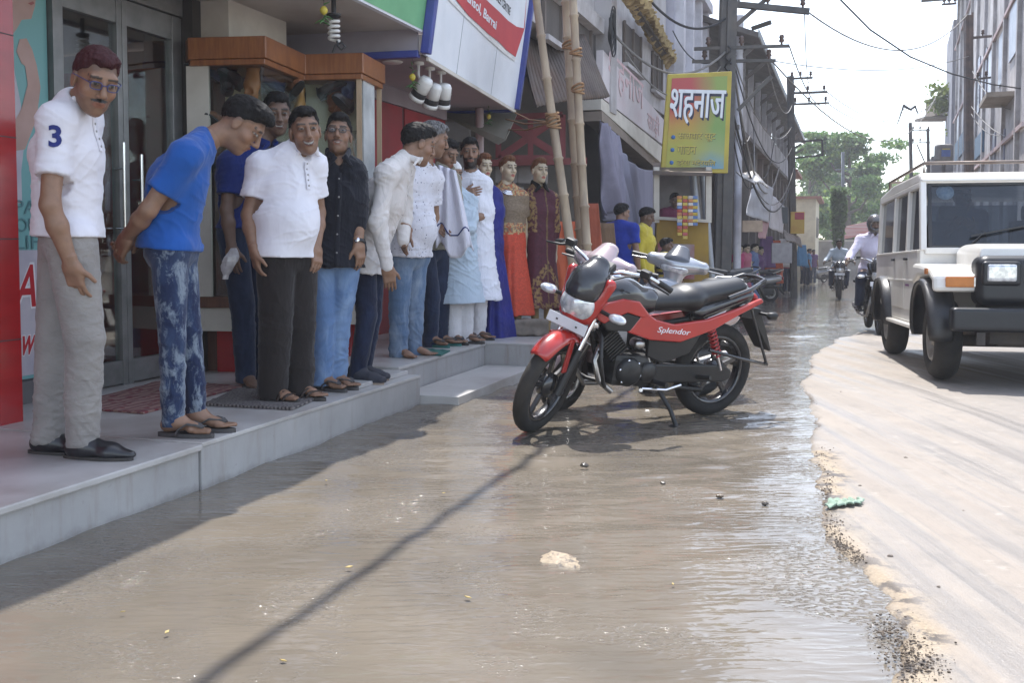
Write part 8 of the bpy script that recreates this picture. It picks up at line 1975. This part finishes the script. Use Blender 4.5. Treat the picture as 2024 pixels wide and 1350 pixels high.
lump('pebble', 'small dark stone upstream of the brown wet stone', 'stone', 1310, 955, .014, M_peb, .012, None, 3)
lump('pebble', 'tiny dark stone at the very edge of the sand bank', 'stone', 1512, 996, .014, M_peb, .010, None, 4)
for k, (px, py) in enumerate(((1660, 1105), (1662, 770), (1760, 1100), (1855, 1160), (1700, 960), (1790, 905), (1905, 1010), (1960, 880), (1880, 760), (1640, 890))): lump('pebble', 'small dry pebble lying on the tan road', 'pebble', px, py, .006 + .002 * (k % 3), mat('dry_pebble', (.14, .11, .09), (.2, .17, .14), 30, .9), .012, 'pebbles on the tan road', k + 9)
M_bit = mat('yellow_leaf_bit', (.34, .25, .08), (.28, .2, .06), 30, .6)
for k, (px, py) in enumerate(((877, 975), (330, 1250), (925, 1180), (243, 1210), (645, 950), (690, 1120), (1330, 1155), (560, 1305))):
    mb = MB(); g_ = G(px, py, .012); a = k * 1.3; s_ = .008 + .003 * (k % 3); d1 = Vector((math.cos(a), math.sin(a), .1)) * s_; d2 = Vector((-math.sin(a), math.cos(a), .15)) * s_ * .5
    mb.add([g_ - d1, g_ + d2, g_ + d1, g_ - d2], [[0, 1, 2, 3]]); o = mb.build('leaf_bit', M_bit); md = o.modifiers.new('solid', 'SOLIDIFY'); md.thickness = .002; tag(o, 'tiny yellow scrap of leaf floating on the muddy water', 'leaf', 'leaf scraps on the water')
# broken asphalt crumbs along the water's edge
rs = np.random.RandomState(21); bm = bmesh.new(); bmesh.ops.create_icosphere(bm, subdivisions=1, radius=1); IV = np.array([v.co[:] for v in bm.verts]); IF = np.array([[v.index for v in f.verts] for f in bm.faces]); bm.free()
Vs, Fs = [], []; n0 = 0
for line, wd, cnt in (([(1634, 1022), (1648, 1060), (1664, 1085), (1692, 1108)], 12, 420), ([(1730, 1228), (1768, 1272), (1798, 1300), (1822, 1335)], 26, 700), ([(1612, 880), (1628, 940), (1622, 985)], 9, 160)):
    for k in range(cnt):
        q = rs.rand() * (len(line) - 1); i = int(q); f = q - i; px = line[i][0] * (1 - f) + line[i + 1][0] * f + rs.randn() * wd; py = line[i][1] * (1 - f) + line[i + 1][1] * f + rs.randn() * wd * .45
        r_ = (.0014 + .0036 * rs.rand() ** 3) * np.array([1, 1, .7]); c = V3(G(px + 8, py, .010 + .006 * rs.rand())); uv_ = UV(c)
        if uv_[0] < edge_u(uv_[1]) - .02: continue
        Vs.append(IV * (1 + .35 * rs.randn(len(IV), 1) * .6) * r_ + c); Fs.append(IF + n0); n0 += len(IV)
o = mesh_obj('gravel', np.concatenate(Vs), np.concatenate(Fs), mat('asphalt_crumb', (.05, .04, .034), (.17, .13, .095), 45, .9), smooth=False); tag(o, kind='stuff')
# crumpled green cloth on the bank
n = 26; V = []; q = [G(1630, 1006, .016), G(1640, 992, .016), G(1706, 990, .016), G(1700, 998, .016)]
for j in range(9):
    for i in range(n + 1):
        p = q[0].lerp(q[3], i / n).lerp(q[1].lerp(q[2], i / n), j / 8); V.append(p + Vector((.006 * math.sin(j * 1.7 + i), .008 * math.sin(i * .9), .010 + .005 * math.sin(i * 1.1 + j) + .005 * math.sin(j * 2.1 - i * .6))))
mb = MB(); mb.add(V, [[j * (n + 1) + i, j * (n + 1) + i + 1, (j + 1) * (n + 1) + i + 1, (j + 1) * (n + 1) + i] for j in range(8) for i in range(n)], True); o = mb.build('rag', mat('pale_green_rag', (.27, .34, .27), (.16, .24, .18), 40, .8)); md = o.modifiers.new('solid', 'SOLIDIFY'); md.thickness = .004; tag(o, 'crumpled pale green rag on the sandy bank', 'rag')

# ---- people further along
def stand(lab, x, Y, yaw, H, shirtm, trm, skin='brown', h=.014, gown=None, group=None, arms='down', name='person', cat='person', head_yaw=None, bald=False, sleeve='short', g=None, feet=('none',), hpitch=6):
    p0 = Vector((x, Y, 0)); g = gz(UV(p0)[1]) if g is None else g; k = H / 1.70; ty = R(yaw); fw = Vector((math.sin(ty), -math.cos(ty), 0)); lt = Vector((math.cos(ty), math.sin(ty), 0)); b = Vector((x, Y, g)); z = Vector((0, 0, 1))
    A = lambda l, f, u: b + lt * l * k + fw * f * k + z * u * k
    J = dict(pel=A(0, 0, .93), chest=A(0, .01, 1.25), nb=A(0, .0, 1.44), sa=A(-.17, 0, 1.39), sb=A(.17, 0, 1.39), ha=A(-.085, 0, .90), hb=A(.085, 0, .90), ka=A(-.09, .02, .50), kb=A(.10, .0, .50), aa=A(-.10, -.02, .09), ab=A(.11, -.03, .09))
    if arms == 'down': J.update(ea=A(-.22, -.02, 1.12), wa=A(-.22, .06, .86), eb=A(.22, -.02, 1.12), wb=A(.22, .06, .86))
    elif arms == 'reach': J.update(ea=A(-.22, .02, 1.14), wa=A(-.20, .20, 1.02), eb=A(.26, .16, 1.18), wb=A(.25, .40, 1.22))
    elif arms == 'up': J.update(ea=A(-.30, .10, 1.45), wa=A(-.26, .18, 1.66), eb=A(.22, -.02, 1.12), wb=A(.22, .06, .86))
    top = dict(m=shirtm, wr=.008)
    if gown: top.update(name='gown', skirt=(A(0, 0, gown), None, .20 * k, 1.15))
    return person(lab, Y, J, (A(0, .035, 1.585), head_yaw if head_yaw is not None else yaw, hpitch, 0, 1.0 * k ** .5), g, yaw, top, None if gown else dict(m=trm, wr=.007), feet, skin, None if bald else ('short', M_hair, .008), dict(stubble=.2), h=h, k=k, hem=A(0, 0, .84), sleeve=sleeve, group=group, name=name, cat=cat, clothes_h=max(.011, h))
M_royal = fabric('royal_blue_polo', (.012, .035, .30), (.01, .028, .24)); M_yell = fabric('yellow_print_jersey', (.52, .42, .04), (.44, .35, .04)); M_gjean = denim('grey_blue_denim', (.06, .08, .12), (.14, .17, .22))
def at(px, Y): return (px - 1012) / 2000 * Y
stand('man in royal blue polo seen from behind past the scooters', at(1226, 12.4), 12.4, 150, 1.68, M_royal, M_gjean, h=.010, head_yaw=120)
stand('bearded young man in yellow long sleeved shirt beside the blue polo', at(1272, 12.9), 12.9, 70, 1.66, M_yell, M_gjean, 'dark', h=.010, sleeve='long', head_yaw=75, hpitch=18)
t_ = NT('wasp_striped_jersey'); co = t_.coord('Object', (1, 1, 1)); sx_ = t_.n('ShaderNodeSeparateXYZ'); t_.l(co, sx_.inputs[0]); t_.base(t_.mix(t_.math('GREATER_THAN', t_.math('FRACT', t_.math('MULTIPLY', sx_.outputs[2], 13.0)), .5), (.45, .34, .05), (.02, .02, .025))); t_.set(Roughness=.9)
stand('boy in black and yellow striped shirt reaching toward the kiosk', at(1313, 13.6), 13.6, 80, 1.28, t_.m, M_gjean, 'dark', h=.011, arms='reach')
stand('woman in plum sari sitting inside the yellow kiosk', at(1331, 15.1), 15.1, 10, 1.55, fabric('plum_sari', (.16, .03, .07), None), None, 'dark', h=.013, gown=.3, g=.28, sleeve='half')
pinks = fabric('rose_sari', (.42, .13, .19), None); blues = fabric('slate_blue_sari', (.12, .17, .32), None); viol = fabric('violet_kurti', (.18, .10, .24), None); wht = fabric('far_white_shirt', (.6, .58, .6), None); mar = fabric('far_maroon_shirt', (.30, .05, .08), None); sky_ = fabric('far_sky_shirt', (.10, .28, .52), None); org = fabric('far_red_kurti', (.50, .11, .05), None)
stand('mannequin in rose pink sari outside the arcade', at(1473, 24.6), 24.6, 40, 1.42, pinks, None, SK_M, gown=.05, name='mannequin', cat='mannequin')
stand('mannequin in slate blue sari beside the rose one', at(1489, 24.9), 24.9, 60, 1.44, blues, None, SK_M, gown=.05, name='mannequin', cat='mannequin')
stand('mannequin in violet kurti half behind the slate blue sari', at(1500, 25.8), 25.8, 50, 1.38, viol, None, SK_M, gown=.2, name='mannequin', cat='mannequin')
stand('mannequin in bright magenta top near the arcade pillar', at(1459, 24.4), 24.4, 40, 1.40, fabric('magenta_kurti', (.40, .04, .14), None), None, SK_M, gown=.3, name='mannequin', cat='mannequin')
stand('man in white shirt far off behind the white scooter', at(1524, 29), 29, 20, 1.66, wht, M_ddjean)
stand('shopper in orange red kurti beside the far arcade shops', at(1537, 31), 31, 60, 1.56, org, None, gown=.4)
stand('far man in maroon shirt with white sleeves by the slim pole', at(1556, 33), 33, 10, 1.66, mar, M_ddjean)
stand('far man in pale lilac shirt left of the maroon one', at(1547, 34), 34, 160, 1.66, fabric('far_lilac_shirt', (.42, .40, .50), None), M_gjean)
stand('man in sky blue shirt bending right of the slim pole', at(1598, 44), 44, 80, 1.62, sky_, M_ddjean)
stand('far man in dark blue shirt behind the sky blue one', at(1588, 46), 46, 30, 1.66, M_navy, M_ddjean)
stand('far man in violet shirt nearest the cream building', at(1607, 48), 48, 10, 1.64, viol, M_gjean)
# hanging clothes along the arcade
for k, (px, py, Y_, m_, lab) in enumerate(((1551, 500, 30, wht, 'white kurta hung for sale under the arcade'), (1531, 505, 28, org, 'orange red kurta hung for sale under the arcade'), (1515, 498, 27, viol, 'violet kurta hung for sale under the arcade'), (1585, 505, 40, sky_, 'sky blue cloth hung for sale far down the arcade'), (1119, 508, 10.2, fabric('coral_kurti', (.55, .13, .06), None), 'coral orange kurti hanging behind the bamboo'), (1163, 470, 10.6, fabric('rust_print', (.34, .09, .05), None), 'rust red printed dress hanging behind the bamboo'), (1120, 545, 10.4, fabric('dull_maroon', (.14, .03, .05), None), 'dull maroon cloth hanging low behind the bamboo'), (1195, 505, 11.2, fabric('tan_cloth', (.20, .13, .08), None), 'tan brown cloth bundle hanging behind the scooter'))):
    a = P(px, py, Y_); w_ = .17 if Y_ < 20 else .26; hh = .36 if Y_ < 20 else .42
    cloth('hanging_garment', lab, a + Vector((-w_ * .6, 0, hh)), a + Vector((w_ * .6, 0, hh)), a + Vector((-w_, 0, -hh)), a + Vector((w_, 0, -hh)), m_, 3, .035, 18, 12, cat='garment', grp='clothes hung for sale')
# ---- two wheelers far
src = [o for o in COL.objects if o.get('label', '').startswith('silver scooter')][0]
def copy_scooter(px, Y, rot, lab):
    c = copy_tree(src); x = at(px, Y); c.matrix_world = Matrix.Translation((x, Y, gz(UV((x, Y))[1]))) @ Matrix.Rotation(rot, 4, 'Z') @ Matrix.Rotation(R(-6), 4, 'X'); c['label'] = lab
    c['group'] = 'scooters parked along the arcade'
copy_scooter(1522, 25.5, hd_ - R(25), 'grey scooter parked by the white shirted far man'); copy_scooter(1628, 52, hd_, 'distant scooter parked at the far boundary wall')
bk = motorcycle('black motorcycle parked by the foot of the sign pipes', Vector((at(1462, 16.8), 16.8, gz(17))), hd_ - R(8), -8, 15, M_blkpaint, M_blkpaint, M_blkpaint, .016, False)
# ---- riders
def rider(lab, fx, fy, hd2, shirtm, trm, helm, seat_off=0.0, mpaint=None, h=.011, cap=None):
    v_ = UV((fx, fy))[1]; f = Vector((fx, fy, gz(v_))); d = Vector((math.cos(hd2), math.sin(hd2), 0)); rear = f - d * 1.27
    mo = motorcycle(lab[0], rear + Vector((0, 0, gz(UV(rear)[1]) * 0)), hd2, 0, 0, mpaint or M_blkpaint, M_blkpaint, mpaint or M_blkpaint, .016 if fy > 18 else .011, True, None, False, None, False)
    l = Vector((-d.y, d.x, 0)); z = Vector((0, 0, 1)); A = lambda x, y, u: rear + d * x + l * y + z * u
    J = dict(pel=A(.36, 0, .86), chest=A(.46, 0, 1.16), nb=A(.50, 0, 1.35), sa=A(.48, .18, 1.29), sb=A(.48, -.18, 1.29), ea=A(.62, .33, 1.08), eb=A(.62, -.33, 1.08), wa=A(.80, .38, 1.02), wb=A(.80, -.38, 1.02),
             ha=A(.36, .09, .84), hb=A(.36, -.09, .84), ka=A(.78, .20, .74), kb=A(.78, -.20, .74), aa=A(.56, .20, .36), ab=A(.56, -.20, .36))
    yw = math.degrees(math.atan2(d.x, -d.y))
    pr_ = person(lab[1], fy, J, (A(.54, 0, 1.50), yw, 2, 0, 1.0), rear.z, yw, dict(m=shirtm, wr=.008, collar=True), dict(m=trm, r=(.095, .075, .06), cut=.0), ('none',), 'dark', None if helm else ('short', M_hair, .006), dict(stubble=.3, moustache=.6), h=h, hem=A(.36, 0, .80), sleeve='long')
    for q, s_ in (('aa', 1), ('ab', -1)):
        F = SDF(J[q] - Vector((.25, .25, .15)), J[q] + Vector((.25, .25, .15)), .012); F.add(rc(J[q] + z * -.02, J[q] + d * .16 + z * -.05, .04, .03)); V, Q = F.mesh(); mesh_obj('shoe', V - V3(pr_[0].location), Q, M_shoe, pr_[0])
    if helm:
        hd3 = pr_[2]; F = SDF(hd3.c - .2, hd3.c + .2, .008); F.add(hd3.E((0, -.01, .03), (.118, .135, .125))); F.add(hd3.E((0, .03, -.06), (.095, .10, .075)), .03); F.sub(hd3.E((0, .13, .0), (.09, .07, .052)), .01); F.plane(hd3.w(0, 0, -.115), -hd3.u); V, Q = F.mesh(); mesh_obj('helmet', V - V3(pr_[0].location), Q, mat('helmet_grey', (.06, .055, .055), (.09, .08, .08), 6, .2, spec=.7, coat=.4), pr_[0])
    return mo
M_lilacs = fabric('pale_lilac_shirting', (.62, .58, .70), (.56, .52, .64))
rider(('black motorcycle with a bright headlamp cowl riding beside the jeep', 'rider in pale lilac shirt and grey helmet beside the jeep'), 4.96, 13.6, math.atan2(-.97, -.22), M_lilacs, M_ddjean, True, mpaint=M_blkpaint)
rider(('far motorcycle coming up behind the helmeted rider', 'far rider in pale blue shirt behind the helmeted rider'), 8.75, 27.0, math.atan2(-.97, -.27), fabric('far_ice_shirt', (.45, .52, .60), None), M_ddjean, False, h=.014)
# driver behind the windscreen
person('driver in dark shirt dimly seen behind the jeep windscreen', 9.75, dict(pel=(1905, 520, .1), chest=(1903, 455, .05), nb=(1902, 418, 0), sa=(1868, 428, .05), sb=(1937, 430, 0), ea=(1860, 470, -.12), eb=(1942, 475, -.12), wa=(1885, 448, -.38), wb=(1922, 450, -.38)),
       (1902, 392, -.03, 8, 0, 0, 1.0), .55, 8, dict(m=M_navy), None, ('none',), 'dark', ('short', M_hair, .006), dict(stubble=.3, moustache=.7), h=.012, hem=(1905, 525))
HZ = .0014
mb = MB(); mb.bb((-120, -40, -9), (160, 170, 24)); hz = mb.build('haze'); tag(hz, kind='stuff')
t = bpy.data.materials.new('haze_air'); t.use_nodes = True; nt = t.node_tree; nt.nodes.clear(); o_ = nt.nodes.new('ShaderNodeOutputMaterial'); pv = nt.nodes.new('ShaderNodeVolumePrincipled')
pv.inputs['Color'].default_value = (.88, .91, 1, 1); pv.inputs['Density'].default_value = HZ; pv.inputs['Anisotropy'].default_value = .2
nt.links.new(pv.outputs[0], o_.inputs['Volume']); hz.data.materials.append(t)
try: SC.cycles.volume_bounces = 1
except Exception: pass
bpy.context.view_layer.update()
